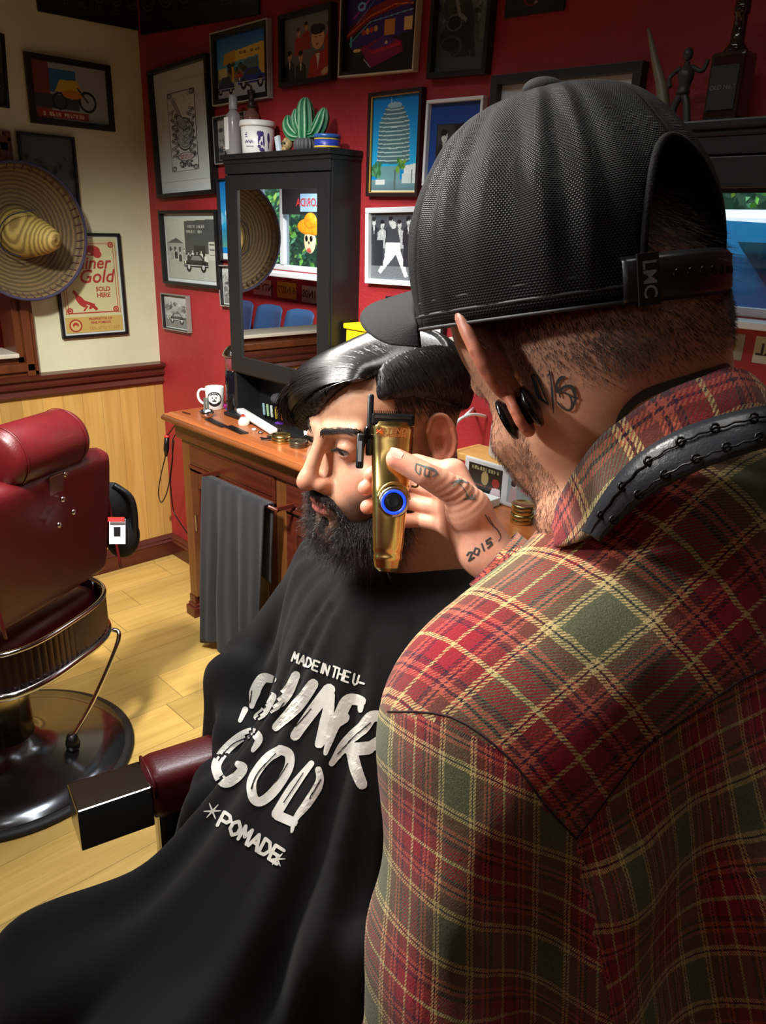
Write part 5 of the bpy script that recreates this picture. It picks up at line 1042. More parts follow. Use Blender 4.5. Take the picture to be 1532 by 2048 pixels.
def catcol(*cs): return np.concatenate(cs)
def blend(c, w, col): w = np.clip(w, 0, 1)[:, None]; return c*(1-w)+lin(col)*w
def sstep(a, b, x): t = np.clip((x-a)/(b-a), 0, 1); return t*t*(3-2*t)
def vnoise(p, s, seed=0):
    q = np.random.default_rng(seed); out = 0
    for i in range(5): k = q.normal(size=3)*s; out = out+np.sin(p@k+q.uniform(0, 6.28))
    return out/5
from mathutils.bvhtree import BVHTree
def bvh_of(V, Q): return BVHTree.FromPolygons([tuple(v) for v in V], [tuple(int(i) for i in f) for f in Q])
def decal(name, strokes, bvh, material, parent, off=.0008, step=3.0, across=5, aimdir=None):
    """brush strokes laid on a surface: each stroke = (list of photo points, width in px); projected once onto the real surface"""
    V = []; F = []; co = Vector(CAM)
    def pr(x, y):
        d = Vector(ray(x, y)).normalized(); h = bvh.ray_cast(co, d)
        if h[0] is None: return None
        nn = h[1] if h[1].dot(d) < 0 else -h[1]; return np.array(h[0]+nn*off)
    for k, (pts, w) in enumerate(strokes):
        P_ = [np.array(q, float) for q in (spline(pts, 6) if len(pts) > 2 else pts)]
        D = [P_[0]]
        for a, b in zip(P_[:-1], P_[1:]):
            L = np.linalg.norm(b-a); n = max(1, int(L/step)); D += [a+(b-a)*(i+1)/n for i in range(n)]
        D = np.array(D); m = len(D); ww = np.full(m, w/2) if not hasattr(w, '__len__') else np.interp(np.linspace(0, 1, m), np.linspace(0, 1, len(w)), w)/2
        T = np.gradient(D, axis=0) if m > 1 else np.array([[1., 0]]); T /= np.linalg.norm(T, axis=1)[:, None]+1e-9; N = np.stack([-T[:, 1], T[:, 0]], 1)
        # rounded ends
        ex = [(-T[0]*ww[0]*c, s) for c, s in ((.9, .35), (.6, .75))]; en = [(T[-1]*ww[-1]*c, s) for c, s in ((.6, .75), (.9, .35))]
        rows = [(D[0]+e_, N[0], ww[0]*s) for e_, s in ex]+[(D[i], N[i], ww[i]) for i in range(m)]+[(D[-1]+e_, N[-1], ww[-1]*s) for e_, s in en]
        grid = []
        for c, n_, hw in rows:
            r_ = []
            for t in np.linspace(-1, 1, across):
                q = pr(*(c+n_*hw*t))
                if q is None: r_.append(-1)
                else: V.append(q); r_.append(len(V)-1)
            grid.append(r_)
        for a, b in zip(grid[:-1], grid[1:]):
            for i in range(across-1):
                f = [a[i], a[i+1], b[i+1], b[i]]
                if min(f) >= 0 and max(np.linalg.norm(V[f[0]]-V[f[2]]), np.linalg.norm(V[f[1]]-V[f[3]])) < .03: F.append(f)
    return mesh(name, V, F, material, parent)
SF = {'A': [[(0, 0), (.5, 1), (1, 0)], [(.2, .38), (.8, .38)]], 'D': [[(0, 0), (0, 1), (.6, .95), (1, .5), (.6, .05), (0, 0)]], 'E': [[(1, 1), (0, 1), (0, 0), (1, 0)], [(0, .5), (.8, .5)]], 'M': [[(0, 0), (.1, 1), (.5, .35), (.9, 1), (1, 0)]], 'I': [[(.5, 0), (.5, 1)]], 'N': [[(0, 0), (0, 1), (1, 0), (1, 1)]], 'T': [[(.5, 0), (.5, 1)], [(0, 1), (1, 1)]], 'H': [[(0, 0), (0, 1)], [(1, 0), (1, 1)], [(0, .5), (1, .5)]], 'U': [[(0, 1), (.05, .2), (.5, 0), (.95, .2), (1, 1)]], '-': [[(0, .4), (1, .4)]], 'P': [[(0, 0), (0, 1), (.7, .98), (1, .75), (.7, .48), (0, .45)]], 'O': [[(.5, 1), (.05, .7), (.05, .3), (.5, 0), (.95, .3), (.95, .7), (.5, 1)]], '*': [[(.5, 0), (.5, 1)], [(0, .25), (1, .75)], [(0, .75), (1, .25)]], 'L': [[(0, 1), (0, 0), (1, 0)]], 'C': [[(1, .85), (.5, 1), (0, .7), (0, .3), (.5, 0), (1, .15)]], '2': [[(0, .8), (.5, 1), (1, .75), (0, 0), (1, 0)]], '0': [[(.5, 1), (0, .6), (0, .4), (.5, 0), (1, .4), (1, .6), (.5, 1)]], '1': [[(.5, 0), (.5, 1)]], '5': [[(1, 1), (.1, 1), (.1, .55), (.8, .55), (.9, .15), (0, 0)]], 'S': [[(1, .85), (.5, 1), (.05, .75), (.9, .3), (.5, 0), (0, .15)]]}
def letters(txt, o, ex, ey, w, gap=.25, widths=None):
    """stroke lettering: o = lower left corner in the photo, ex = advance of one letter, ey = letter height"""
    out = []; o = np.array(o, float); ex = np.array(ex, float); ey = np.array(ey, float)
    for ch in txt:
        if ch == ' ': o = o+ex*.55; continue
        k = .35 if ch == 'I' else 1.0
        for st in SF[ch]:
            pts = [o+ex*(a-.5)*k*(1-gap)+ex*.5*k+ey*b for a, b in st]
            for a_, b_ in zip(pts[:-1], pts[1:]): out.append(([a_, b_], w))
        o = o+ex*k
    return out
HAIRB = vmat('hair_strands', .24, coat=.25, spec=.7)
SKIN = vmat('skin', .46, var=.05, vs=260, bump=.12, bs=900, sss=.25, spec=.35)
# ------------------------------------------------------------------ the customer
F0 = np.array([-.12, -.993, 0.0]); HF = Frame(W(780, 868, .93), F0*math.cos(.09)+np.array([0, 0, -math.sin(.09)]), (0, 0, 1))
cust = root('person', (HF.O[0], HF.O[1]+.05, .5), 'seated bearded man with slick black side parted hair, under a black cape', 'person')
def f_head(p): 
    d = head_sdf(p, nose=1.0, lid=.0033, cr=.76)
    d = smin(d, s_cap(p, (0, -.030, -.02), (0, -.050, -.22), .056, .062), .03)
    d = smin(d, s_cap(p, (0, -.005, -.10), (0, .0, -.20), .028, .030), .04); return d
V1, Q1 = sdfmesh(f_head, (-.10, -.13, -.205), (.10, .145, .145), .0021, 1)
nrm = sgrad(f_head, V1)
c = np.ones((len(V1), 3))*lin((208, 158, 128)); x, y, z = V1.T; ax = np.abs(x)
c = blend(c, .35*np.exp(-((ax-.045)/.02)**2-((z+.03)/.02)**2)*sstep(.03, .06, y), (206, 122, 104))
c = blend(c, .45*np.exp(-((x)/.02)**2-((z+.03)/.014)**2)*sstep(.09, .11, y), (206, 124, 104))
lipm = (np.exp(-(x/.021)**4-((z+.0585)/.0055)**4)+np.exp(-(x/.018)**4-((z+.0685)/.0062)**4))*sstep(.094, .099, y); c = blend(c, lipm*.85, (190, 96, 92))
c = blend(c, .5*np.exp(-((ax-.032)/.018)**2-((z-.004)/.012)**2)*sstep(.07, .08, y), (176, 120, 100))
earm = sstep(.074, .082, ax)*np.exp(-((y+.01)/.03)**4)*np.exp(-((z-.005)/.04)**4); c = blend(c, earm*.7, (214, 120, 96))
# short faded hair above and behind the ear, stubble under the beard line
fade = sstep(.018, .062, z+.25*np.clip(-y-.01, 0, 1)*1.1)*sstep(.052, .036, y)*(1-earm); c = blend(c, fade*.9, (38, 32, 30))
c = blend(c, .5*sstep(-.02, -.06, y)*sstep(-.08, .0, z)*(1-earm), (70, 58, 50))
beard = sstep(-.030, -.052, z-.35*(ax-.03)*0)*sstep(.0, .03, y)*(1-lipm)*(1-np.exp(-(x/.014)**4-((z+.080)/.008)**4)*.6)*(1-np.exp(-((ax-.02)/.022)**4-((z+.04)/.015)**4))
c = blend(c, np.clip(beard, 0, 1)*.8, (40, 28, 24))
c = blend(c, .4*(vnoise(V1, 900, 2) > .55)*sstep(.1, .06, z)*.3, (170, 110, 90))
HV, HQ, HC_ = HF.w(V1), Q1, c
# torso, arms and legs under the cape (coarser), same skin mesh
CB = Frame(HF.O+np.array([0, .012, -.0]), F0, (0, 0, 1))
def f_body(p):
    d = s_cap(p, (-.13, -.04, -.240), (.13, -.04, -.240), .050, .050); d = smin(d, s_ell(p, (0, -.01, -.36), (.155, .095, .17)), .05); d = smin(d, s_ell(p, (0, .02, -.56), (.15, .10, .14)), .06)
    q = p.copy(); q[..., 0] = np.abs(q[..., 0]); d = smin(d, s_cap(q, (.175, -.03, -.24), (.265, .0, -.49), .036, .028), .04); d = smin(d, s_cap(q, (.265, .0, -.49), (.13, .08, -.58), .026, .020), .02); d = smin(d, s_ell(q, (.10, .10, -.60), (.03, .025, .012)), .02)
    d = smin(d, s_cap(q, (.09, .05, -.71), (.09, .40, -.775), .065, .050), .05); d = smin(d, s_cap(q, (.09, .40, -.775), (.09, .44, -1.04), .052, .036), .03); d = smin(d, s_cap(q, (.09, .46, -1.07), (.10, .60, -1.10), .035, .028), .03)
    return smin(d, s_cap(p, (0, -.045, -.14), (0, -.04, -.26), .056, .06), .03)
V2, Q2 = sdfmesh(f_body, (-.30, -.14, -1.16), (.30, .72, -.17), .011, 1)
c2 = np.ones((len(V2), 3))*lin((208, 158, 128))
body = mesh('body', np.concatenate([HV, CB.w(V2)]), np.concatenate([HQ, Q2+len(HV)]), SKIN, cust, True, colors=np.concatenate([HC_, c2]))
HBV = bvh_of(HV, HQ)
# eyes
eb = MB()
for sx in (-1, 1):
    ec = HF.w(np.array([sx*.032, .0805, .008])); gz = HF.w(np.array([sx*.032, .0805, .008])+np.array([-.1, 1, -.42]))-ec; gz /= np.linalg.norm(gz)
    e = MB().ball(ec, .0122, 24, 16).build('eye', mat('eye_white', (216, 206, 200), .15), cust, True)
    MB().lathe(ec, [(.0062, .0108), (.0058, .0114), (.003, .01225), (.0, .0124)], 20, gz, False).build('iris', mat('iris_brown', (40, 27, 20), .1), e, True)
    MB().lathe(ec, [(.0027, .01236), (.0, .01262)], 14, gz, False).build('pupil', mat('pupil', (6, 6, 6), .1), e, True)
q = np.random.default_rng(5)
def lash(n=46):
    K = []
    for sx in (-1, 1):
        for i in range(n):
            t = i/(n-1)*2-1; b = np.array([sx*(.0325+.0125*t), .0948-.0042*t*t-.002*abs(t)+(.0 if 1 else 0), .0068+.0044*(1-t*t)**.5]); K.append([b+np.array([sx*.003*t, .008, -.002])*s for s in np.linspace(0, 1, 5)])
    return np.array(K)
strands('eyelashes', HF.w(lash()), .00032, mat('lash', (14, 11, 10), .5), cust)
# eyebrows
K = []
for sx in (-1, 1):
    for i in range(300):
        t = q.random(); v = q.normal()*.0026*(1-.35*t); b = np.array([sx*(.010+.044*t), .108-.030*t*t, .0255+.0085*math.sin(t*2.3)+v]); L = .009; d = np.array([sx*.9, -.45*t, .55-1.0*t+q.normal()*.15])
        K.append([b+d*L*s for s in np.linspace(0, 1, 5)])
K = np.array(K); K = onto(f_head, K.reshape(-1, 3), .0010).reshape(K.shape)
strands('eyebrows', HF.w(K), .00040, mat('brow_hair', (30, 21, 18), .5), cust)
# hair: slick mass on top swept from the parting, shorter sides
Rt = rotx(-.10)
def f_top(p):
    d = s_ell(p, (-.006, -.010, .054), (.076, .092, .065)); d = smin(d, s_ell(p, (-.022, .058, .064), (.050, .038, .030)), .03); d = smin(d, s_cap(p, (-.030, .086, .062), (-.066, .086, .020), .017, .006), .02)
    d = smin(d, s_cap(p, (.03, .064, .082), (-.04, .086, .064), .012, .014), .02)
    d = smin(d, s_ell(p, (-.002, .062, .066), (.056, .034, .026)), .02); d = smin(d, s_path(p, [(.01, .082, .070), (-.045, .086, .046), (-.070, .074, .012)], [.012, .014, .007]), .014)
    cut = p[..., 0]-(.0515+.02*np.clip((p[..., 1]+.05)/.12, 0, 1)*0)-.30*(.12-p[..., 2])*0
    fz = -(p[..., 2]-.074+.5*np.clip(p[..., 1]-.02, 0, .05)*-1.0)+np.where(p[..., 1] > .055, .06, 0)*0
    d = smax(d, cut+.15*(p[..., 2]-.09), .006)
    zf = .084-1.05*np.clip(.034-p[..., 0], 0, .11); zb = .042+0*p[..., 0]; k_ = sstep(.015, .050, p[..., 1]); return smax(d, zb*(1-k_)+zf*k_-p[..., 2], .008)
def groove(p): return .0011*np.sin(p[..., 1]*1900-p[..., 0]*500+6*np.sin(p[..., 0]*22)+3*np.sin(p[..., 2]*31))
Vt, Qt = sdfmesh(lambda p: f_top(p)-groove(p), (-.10, -.125, .0), (.07, .135, .165), .0016, 0)
htop = mesh('hair', HF.w(Vt), Qt, mat('slick_black_hair', (9, 8, 9), .48, spec=.4), cust, True)
def f_side(p):
    d = head_sdf(p, ears=False, cr=.76)-.0065-.004*np.clip((p[..., 2]-.06)/.05, 0, 1); d = smax(d, (.056-p[..., 2]-.42*np.clip(-p[..., 1]-.0, -.02, 1)), .010)
    d = smax(d, .047-p[..., 0]-4*np.clip(-.050-p[..., 1], 0, 1)-2.2*np.clip(.088-p[..., 2], 0, 1), .006)
    return smax(d, p[..., 1]-.058+.25*(p[..., 2]-.06), .006)
Vs, Qs = sdfmesh(lambda p: f_side(p)-.0005*np.sin(p[..., 1]*1300+p[..., 2]*160), (-.10, -.135, .02), (.10, .08, .15), .0021, 1)
mesh('side_hair', HF.w(Vs), Qs, MATS['slick_black_hair'], htop, True)
# loose strands over the mass: roots along the parting, combed to the far side and forward
def flow(fn, R0, D, n, st, off):
    p = R0.copy(); d = D.copy(); out = [p.copy()]
    for k in range(n-1):
        g_ = sgrad(fn, p, .002); d = d-g_*(d*g_).sum(-1)[:, None]; d /= vlen(d)[:, None]+1e-9; p = p+d*st[:, None]; p = onto(fn, p, off, 3); out.append(p.copy())
        d = d+np.array([0, 0, -.03])
    return np.stack(out, 1)
n = 4200; t = q.random(n); R0 = np.stack([.047+q.normal(size=n)*.0015, -.085+.165*t, .104-.03*np.abs(t-.45)*1.2], 1); R0 = onto(f_top, R0, .0005)
D = np.stack([-np.ones(n), -.35+.95*t**1.5+q.normal(size=n)*.05, .35*np.ones(n)], 1)
K = flow(f_top, R0, D, 18, .0052+.0026*q.random(n), .0020+.0008*q.random(n)); strands('combed_strands', HF.w(K), .0010, HAIRB, htop, colors=np.array([lin((16, 14, 15))*q.uniform(.6, 2.2) for i in range(n)]))
n = 2600; t = q.random(n); R0 = np.stack([.052+.01*q.random(n), -.10+.155*t, .100-.02*np.abs(t-.4)-.03*q.random(n)], 1); R0 = onto(f_side, R0, .0004)
D = np.stack([.4*np.ones(n), -.28+.1*q.normal(size=n), -1*np.ones(n)], 1)
K = flow(f_side, R0, D, 10, .0030+.0022*q.random(n), .0010); strands('side_strands', HF.w(K), .00050, HAIRB, htop, colors=np.array([lin((18, 15, 15))*q.uniform(.6, 2.4) for i in range(n)]))
# fringe locks falling over the far brow
K = []
for i in range(420):
    a = q.random(); s0 = np.array([-.035-.03*a+q.normal()*.004, .098-.012*a+q.normal()*.003, .076-.014*a]); e_ = np.array([-.066-.012*q.random(), .094+.014*q.normal()*.6, .008+.030*q.random()]); m_ = (s0+e_)/2+np.array([-.008, .016+.004*q.normal(), .006])
    K.append([s0*(1-s)**2+2*m_*s*(1-s)+e_*s*s for s in np.linspace(0, 1, 14)])
strands('fringe', HF.w(np.array(K)), .00055, HAIRB, htop, colors=np.array([lin((22, 17, 15))*q.uniform(.6, 2.0) for i in range(420)]))
n = 5200; R0 = np.stack([np.where(q.random(n) < .75, 1, -1)*.075*np.ones(n), q.uniform(-.10, .045, n), q.uniform(.028, .075, n)], 1); R0 = onto(lambda p: head_sdf(p, ears=False, cr=.76), R0, .0, 4)
keep = q.random(n) < sstep(.030, .07, R0[:, 2]+.3*np.clip(-R0[:, 1], 0, 1)); R0 = R0[keep]; n = len(R0); D = np.stack([.35*np.sign(R0[:, 0]), -.35*np.ones(n), -1*np.ones(n)], 1)
K = np.stack([R0+D*s*(.0045+.004*q.random(n))[:, None] for s in np.linspace(0, 1, 4)], 1); strands('faded_hair', HF.w(K), .00022, mat('fade_hair', (30, 25, 23), .6), htop)
# beard: a full mass plus curly hairs
def f_beard(p):
    q_ = p.copy(); q_[..., 0] = np.abs(q_[..., 0])
    d = s_cap(q_, (.062, .012, -.035), (.050, .050, -.095), .012, .024); d = smin(d, s_ell(p, (0, .064, -.100), (.044, .036, .032)), .025); d = smin(d, s_ell(p, (0, .050, -.110), (.040, .034, .030)), .03)
    d = smin(d, s_cap(q_, (.058, .045, -.06), (.030, .085, -.100), .014, .016), .02)
    d = smin(d, s_path(q_, [(.004, .108, -.0485), (.016, .106, -.0515), (.028, .095, -.062), (.033, .089, -.085)], [.0045, .0062, .0068, .008]), .006)
    d = smin(d, s_ell(p, (0, .0985, -.092), (.010, .008, .012)), .008)
    d = smax(d, -s_ell(p, (0, .112, -.0645), (.025, .018, .0115)), .004)
    return d-.0018*vnoise(p, 260, 3)-.0012*vnoise(p, 700, 4)
Vb, Qb = sdfmesh(f_beard, (-.085, -.01, -.20), (.085, .13, -.02), .0022, 0)
bd = mesh('beard', HF.w(Vb), Qb, mat('beard_mass', (22, 16, 15), .75, var=.4, vs=500, bump=.8, bs=900), cust, True)
sel = q.choice(len(Vb), 9000); R0 = Vb[sel]; nn = sgrad(f_beard, R0); n = len(R0)
dn = nn*.8+np.array([0, .15, -.9]); L = q.uniform(.006, .020, n)*np.where(R0[:, 2] > -.07, .55, 1.0); ph = q.uniform(0, 6.28, n); cv = q.normal(size=(n, 3))*.35
K = np.stack([R0+dn*(L*s)[:, None]+cv*(L*s*s)[:, None]+np.stack([np.sin(ph+s*9), np.cos(ph+s*9), 0*ph], 1)*(.0016*s) for s in np.linspace(0, 1, 8)], 1)
strands('beard_hairs', HF.w(K), .00024, HAIRB, bd, colors=np.array([lin((36, 24, 20))*q.uniform(.5, 2.2) for i in range(n)]))
# ------------------------------------------------------------------ cape
CF = Frame(CB.O, F0, (0, 0, 1))
def f_capebase(p):
    q_ = p.copy(); q_[..., 0] = np.abs(q_[..., 0])
    d = s_cap(q_, (.0, -.050, -.246), (.150, -.045, -.244), .066, .066); d = smin(d, s_ell(p, (0, .0, -.37), (.19, .125, .20)), .06); d = smin(d, s_ell(p, (0, .06, -.56), (.18, .14, .15)), .08)
    d = smin(d, s_cap(q_, (.185, -.03, -.25), (.335, .02, -.50), .056, .060), .06); d = smin(d, s_cap(q_, (.335, .02, -.50), (.17, .17, -.57), .056, .048), .06)
    d = smin(d, s_cap(q_, (.10, .05, -.69), (.12, .44, -.73), .09, .08), .10); d = smin(d, s_cap(q_, (.12, .44, -.73), (.12, .50, -1.0), .075, .07), .08)
    d = smin(d, s_cap(p, (0, .05, -.46), (0, .34, -.70), .085, .075), .14)
    return smin(d, s_ell(p, (0, -.034, -.232), (.080, .084, .048)), .035)
F_, lo_ = grid_eval(f_capebase, (-.52, -.30, -.98), (.52, .86, -.11), .0085, full=True)
h = .0085
for k in range(F_.shape[2]-2, -1, -1):
    z_ = lo_[2]+k*h; fl = .14 if z_ < -.55 else .06
    F_[:, :, k] = np.minimum(F_[:, :, k], F_[:, :, k+1]-fl*h*.9+0.0)
ax_ = [lo_[i]+h*np.arange(F_.shape[i]) for i in range(3)]; X_, Y_, Z_ = np.meshgrid(*ax_, indexing='ij')
th = np.arctan2(X_, Y_+.03); rr = np.sqrt(X_**2+(Y_+.03)**2+(Z_+.17)**2)
am = sstep(.085, .13, rr)*(.006+.018*sstep(.15, .7, rr))*(1-.45*sstep(.1, .3, Y_)*sstep(-.25, -.4, Z_))
fold = .6*np.sin(th*17+2.2*np.sin(th*3)+rr*4)+.4*np.sin(th*29+1.5+rr*6)+.35*np.sin(th*7+rr*9)
fold2 = np.sin(Y_*16+X_*9+Z_*13+1.5*np.sin(X_*11))*.004*sstep(-.35, -.6, Z_)
F_ = (F_-am*fold-fold2).astype(np.float32)
F_[:, :, :2] = np.maximum(F_[:, :, :2], .01); 
Vc, Qc = surfnet(F_, lo_, h, 2); CV = CF.w(Vc)
cape = mesh('barber_cape', CV, Qc, mat('black_cape_cloth', (9, 9, 11), .85, bump=.15, bs=900, sheen=.05, spec=.25), None, True, origin=(CF.O[0], CF.O[1], CF.O[2]-.98))
tag(cape, 'black barber cape with white lettering draped over the seated customer', 'cape')
CBV = bvh_of(CV, Qc)
# elastic neckband with gathers
nb = []; n = 260; tubes = 10; V = []; F = []
for i in range(n):
    a = 2*math.pi*i/n; r1 = .073+.0016*(1 if i % 4 < 2 else -1); ctr = CF.w(np.array([math.sin(a)*(r1+.002), -.030+math.cos(a)*(r1+.006), -.200-.028*math.cos(a)])); out_ = CF.w(np.array([math.sin(a), math.cos(a), -.0]))-CF.O
    for k in range(tubes):
        b = 2*math.pi*k/tubes; V.append(ctr+out_*(.0055+.0012*(i % 4 < 2))*math.cos(b)+np.array([0, 0, 1.])*.0095*math.sin(b))
for i in range(n):
    for k in range(tubes): i2 = (i+1) % n; k2 = (k+1) % tubes; F.append([i*tubes+k, i*tubes+k2, i2*tubes+k2, i2*tubes+k])
mesh('elastic_neckband', V, F, MATS['black_cape_cloth'], cape, True)
PRINT = mat('white_print', (212, 210, 202), .6, var=.06, vs=40)
zc = lambda pts: [(350+a/2.553, 1080+b/2.553) for a, b in pts]
big = [([(505, 712), (455, 705), (415, 760), (393, 850)], (14, 22, 22, 10)), ([(360, 865), (332, 925)], (12, 8)), ([(620, 690), (560, 800), (420, 905)], (18, 26, 16)), ([(455, 880), (500, 800)], 18), ([(708, 735), (640, 830), (520, 955)], (22, 26, 18)), ([(790, 765), (700, 880), (615, 1000)], (26, 24, 20)),
       ([(795, 790), (780, 900), (735, 1045)], (20, 24, 14)), ([(800, 960), (745, 1050)], (16, 10)), ([(955, 822), (890, 815), (850, 880), (810, 960), (770, 1090)], (20, 26, 22, 16, 8)), ([(955, 822), (950, 870)], (16, 10)), ([(830, 930), (870, 905)], 20), ([(1090, 905), (1010, 900), (960, 960), (880, 1030), (800, 1140)], (20, 24, 24, 22, 12)), ([(1060, 905), (1080, 990), (990, 1060)], 22), ([(905, 1075), (930, 1180), (955, 1245)], (22, 24, 22)), ([(900, 1070), (990, 1060)], 26),
       ([(400, 1075), (430, 1020), (400, 985), (330, 1010), (255, 1080), (212, 1160), (250, 1235), (310, 1215), (350, 1165), (325, 1145)], (8, 18, 20, 20, 20, 20, 20, 22, 20, 14)),
       ([(545, 1070), (470, 1120), (400, 1220), (400, 1310), (440, 1335), (510, 1280), (580, 1170), (585, 1095), (540, 1070)], 19), ([(700, 1140), (600, 1270), (520, 1400)], (12, 20, 20)), ([(525, 1405), (605, 1440)], 20), ([(735, 1170), (738, 1240), (680, 1340), (620, 1420), (598, 1490)], (12, 18, 18, 14, 5))]
SB = [(zc(p), (w if not hasattr(w, '__len__') else tuple(w))) for p, w in big]
decal('printed_lettering', SB, CBV, PRINT, cape, .0012)
sm = letters('MADE', (583, 1321), (13.5, 5.6), (5, -18), 3.8)+letters('IN', (641, 1344), (12, 5.2), (5, -18), 3.8)+letters('THE', (662, 1352), (12, 4.4), (5, -20), 3.8)+letters('U-', (703, 1367), (13, 4.6), (5, -20), 4.0)
sm += letters('POMADE', (434, 1650), (20.5, 13.2), (14, -27), 7.0, .2)
for cx0, cy0, r_ in ((426, 1622, 17), (556, 1718, 15)):
    for a in (1.2, 2.3, 3.1): sm.append(([(cx0-r_*math.cos(a), cy0-r_*math.sin(a)), (cx0, cy0), (cx0+r_*math.cos(a), cy0+r_*math.sin(a))], (1.5, 4.5, 1.5)))
decal('small_lettering', sm, CBV, PRINT, cape, .0012, 2.0, 3)
hl = [([(395, 770), (385, 830)], 2.0), ([(560, 830), (500, 920)], 2), ([(700, 860), (620, 950)], 2), ([(1000, 930), (830, 1090)], 2), ([(400, 1000), (300, 1040), (225, 1130)], 2), ([(520, 1090), (430, 1190), (395, 1270)], 2), ([(580, 1140), (520, 1230), (450, 1280)], 2), ([(660, 1190), (560, 1340)], 2), ([(745, 1220), (690, 1320)], 2)]
decal('outline_marks', [(zc(p), w) for p, w in hl], CBV, MATS['black_cape_cloth'], cape, .0022)
# ------------------------------------------------------------------ the customer's chair
c2_ = root('barber_chair', (2.62, -1.05, 0), 'oxblood barber chair with chrome armrest end that the customer sits in', 'barber chair')
ARM = [P(125, 1570, 2, .79), P(163, 1622, 2, .79), P(270, 1524, 2, .79), P(310, 1567, 2, .79)]
dl = (ARM[2]-ARM[0]); dl[2] = 0; Ld = np.linalg.norm(dl); dl /= Ld; dw = np.array([dl[1], -dl[0], 0]); wA = abs((ARM[1]-ARM[0])@dw)
a0 = (ARM[0]+ARM[1])/2
def ap(f, s, z): return a0+dl*f+dw*s+np.array([0, 0, z])
MB().obox(ap(Ld/2, 0, -.037), (Ld, wA, .074), dl, dw, .0025).build('arm_end', mat('polished_chrome', (196, 196, 192), .10, 1.0), c2_)
pad = MB(); pad.obox(ap(Ld+.16, 0, -.028), (.33, wA*1.10, .085), dl, dw, .022); pd = pad.build('arm_pad', LEATH, c2_, True)
MB().tube([ap(Ld+.003, -wA/2-.002, -.02), ap(Ld+.003, -wA/2, .006), ap(Ld+.003, 0, .010), ap(Ld+.003, wA/2, .006), ap(Ld+.003, wA/2+.002, -.02)], .003, 8).build('piping', LEATH, pd, True)
mb = MB(); mb.obox(ap(Ld+.16, 0, -.17), (.30, wA*.5, .22), dl, dw, .01); mb.build('arm_support', MATS['polished_chrome'], c2_)
a0b = a0.copy(); off2 = .60
MB().obox(ap(Ld/2, off2, -.037), (Ld, wA, .074), dl, dw, .0025).build('arm_end', MATS['polished_chrome'], c2_); MB().obox(ap(Ld+.16, off2, -.028), (.33, wA*1.10, .085), dl, dw, .022).build('arm_pad', LEATH, c2_, True)
MB().obox(ap(Ld+.16, off2, -.17), (.30, wA*.5, .22), dl, dw, .01).build('arm_support', MATS['polished_chrome'], c2_)
MB().obox(ap(Ld+.16, off2/2, -.275), (.46, .44, .10), dl, dw, .04).build('seat', LEATH, c2_, True); MB().obox(ap(Ld+.55, off2/2, .0), (.08, .46, .44), dl, dw, .03).build('backrest', LEATH, c2_, True)
sc_ = ap(Ld+.16, off2/2, 0); sc_[2] = 0
MB().lathe(sc_, [(.33, 0), (.33, .02), (.25, .035), (.10, .06), (.08, .10), (.08, .46)], 48).build('base', mat('dark_steel', (120, 124, 130), .18, .95), c2_, True)
fp = P(165, 1812, 2, .12); MB().obox(fp+dw*.19-dl*.0+np.array([0, 0, -.006]), (.08, .34, .02), dl, dw, .006).build('footrest', MATS['polished_chrome'], c2_)
MB().tube([fp+dw*.20, sc_+np.array([0, 0, .10])], .018, 10).build('footrest_bar', MATS['polished_chrome'], c2_, True)
# ------------------------------------------------------------------ the barber
def cv(x, y, z): return rt*x+up*y+fw*z
BF_ = cv(-.30, -.26, .91); BU_ = cv(-.40, .89, .10); _t = Frame((0, 0, 0), BF_, BU_)
BO = W(1170, 742, .53); BH = Frame(BO, BF_, BU_)
barb = root('person', (BO[0]+.05, BO[1], .9), 'man in a black mesh cap and red plaid flannel shirt, back turned, holding a clipper', 'person')
nbase = BH.l(W(1320, 980, .555)[None])[0]; nmid = BH.l(W(1268, 815, .53)[None])[0]
def f_bhead(p):
    p0 = p; p = p.copy(); p[..., 1] = np.where(p[..., 1] > 0, p[..., 1]*1.34, p[..., 1]); p[..., 2] = np.where(p[..., 2] < -.02, -.02+(p[..., 2]+.02)*1.30, p[..., 2]); p[..., 0] = p[..., 0]*(1.09+.12*np.clip(-p[..., 2]/.06, 0, 1))
    q = p.copy(); q[..., 0] = np.abs(q[..., 0])
    d = head_sdf(p, nose=.85, ears=False); p = p0; q = p.copy(); q[..., 0] = np.abs(q[..., 0]); d = smin(d, s_cap(p, (0, -.035, .0), nmid, .058, .058), .035); d = smin(d, s_cap(p, nmid, nbase, .058, .060), .03)
    d = smin(d, s_ell(p, (0, -.055, .005), (.058, .045, .05)), .03)
    d = smin(d, s_ell(q, (.045, .03, -.085), (.016, .03, .018)), .02)
    # ears seen from behind, lobe stretched round a plug
    for sx in (1, -1):
        R = rotz(.80*sx)@rotx(-.10); e = (p-np.array((.0705*sx, -.024, .019), np.float32))@R.astype(np.float32); e = e*np.array([sx, 1, 1], np.float32)
        ear = s_ell(e, (.006, -.009, .008), (.0075, .0195, .031)); ear = smin(ear, s_ell(e, (.007, -.008, .024), (.0078, .0200, .0150)), .004); th_ = np.linspace(-1.4, 2.9, 13)
        ear = smin(ear, s_path(e, [(.0085, -.011-.0205*math.sin(t+.3), .010+.031*math.cos(t+.3)) for t in th_], [.0046]*13), .003)
        lob = [(.006, -.004+.0115*math.cos(t), -.036+.0135*math.sin(t)) for t in np.linspace(0, 2*math.pi, 13)]; ear = smin(ear, s_path(e, lob, [.0036]*13), .004); ear = smin(ear, s_cap(e, (.006, -.002, -.018), (.004, .004, -.026), .006, .005), .006)
        ear = smax(ear, -s_ell(e, (.0125, .0, .006), (.006, .009, .018)), .002); d = smin(d, ear, .005)
    return d
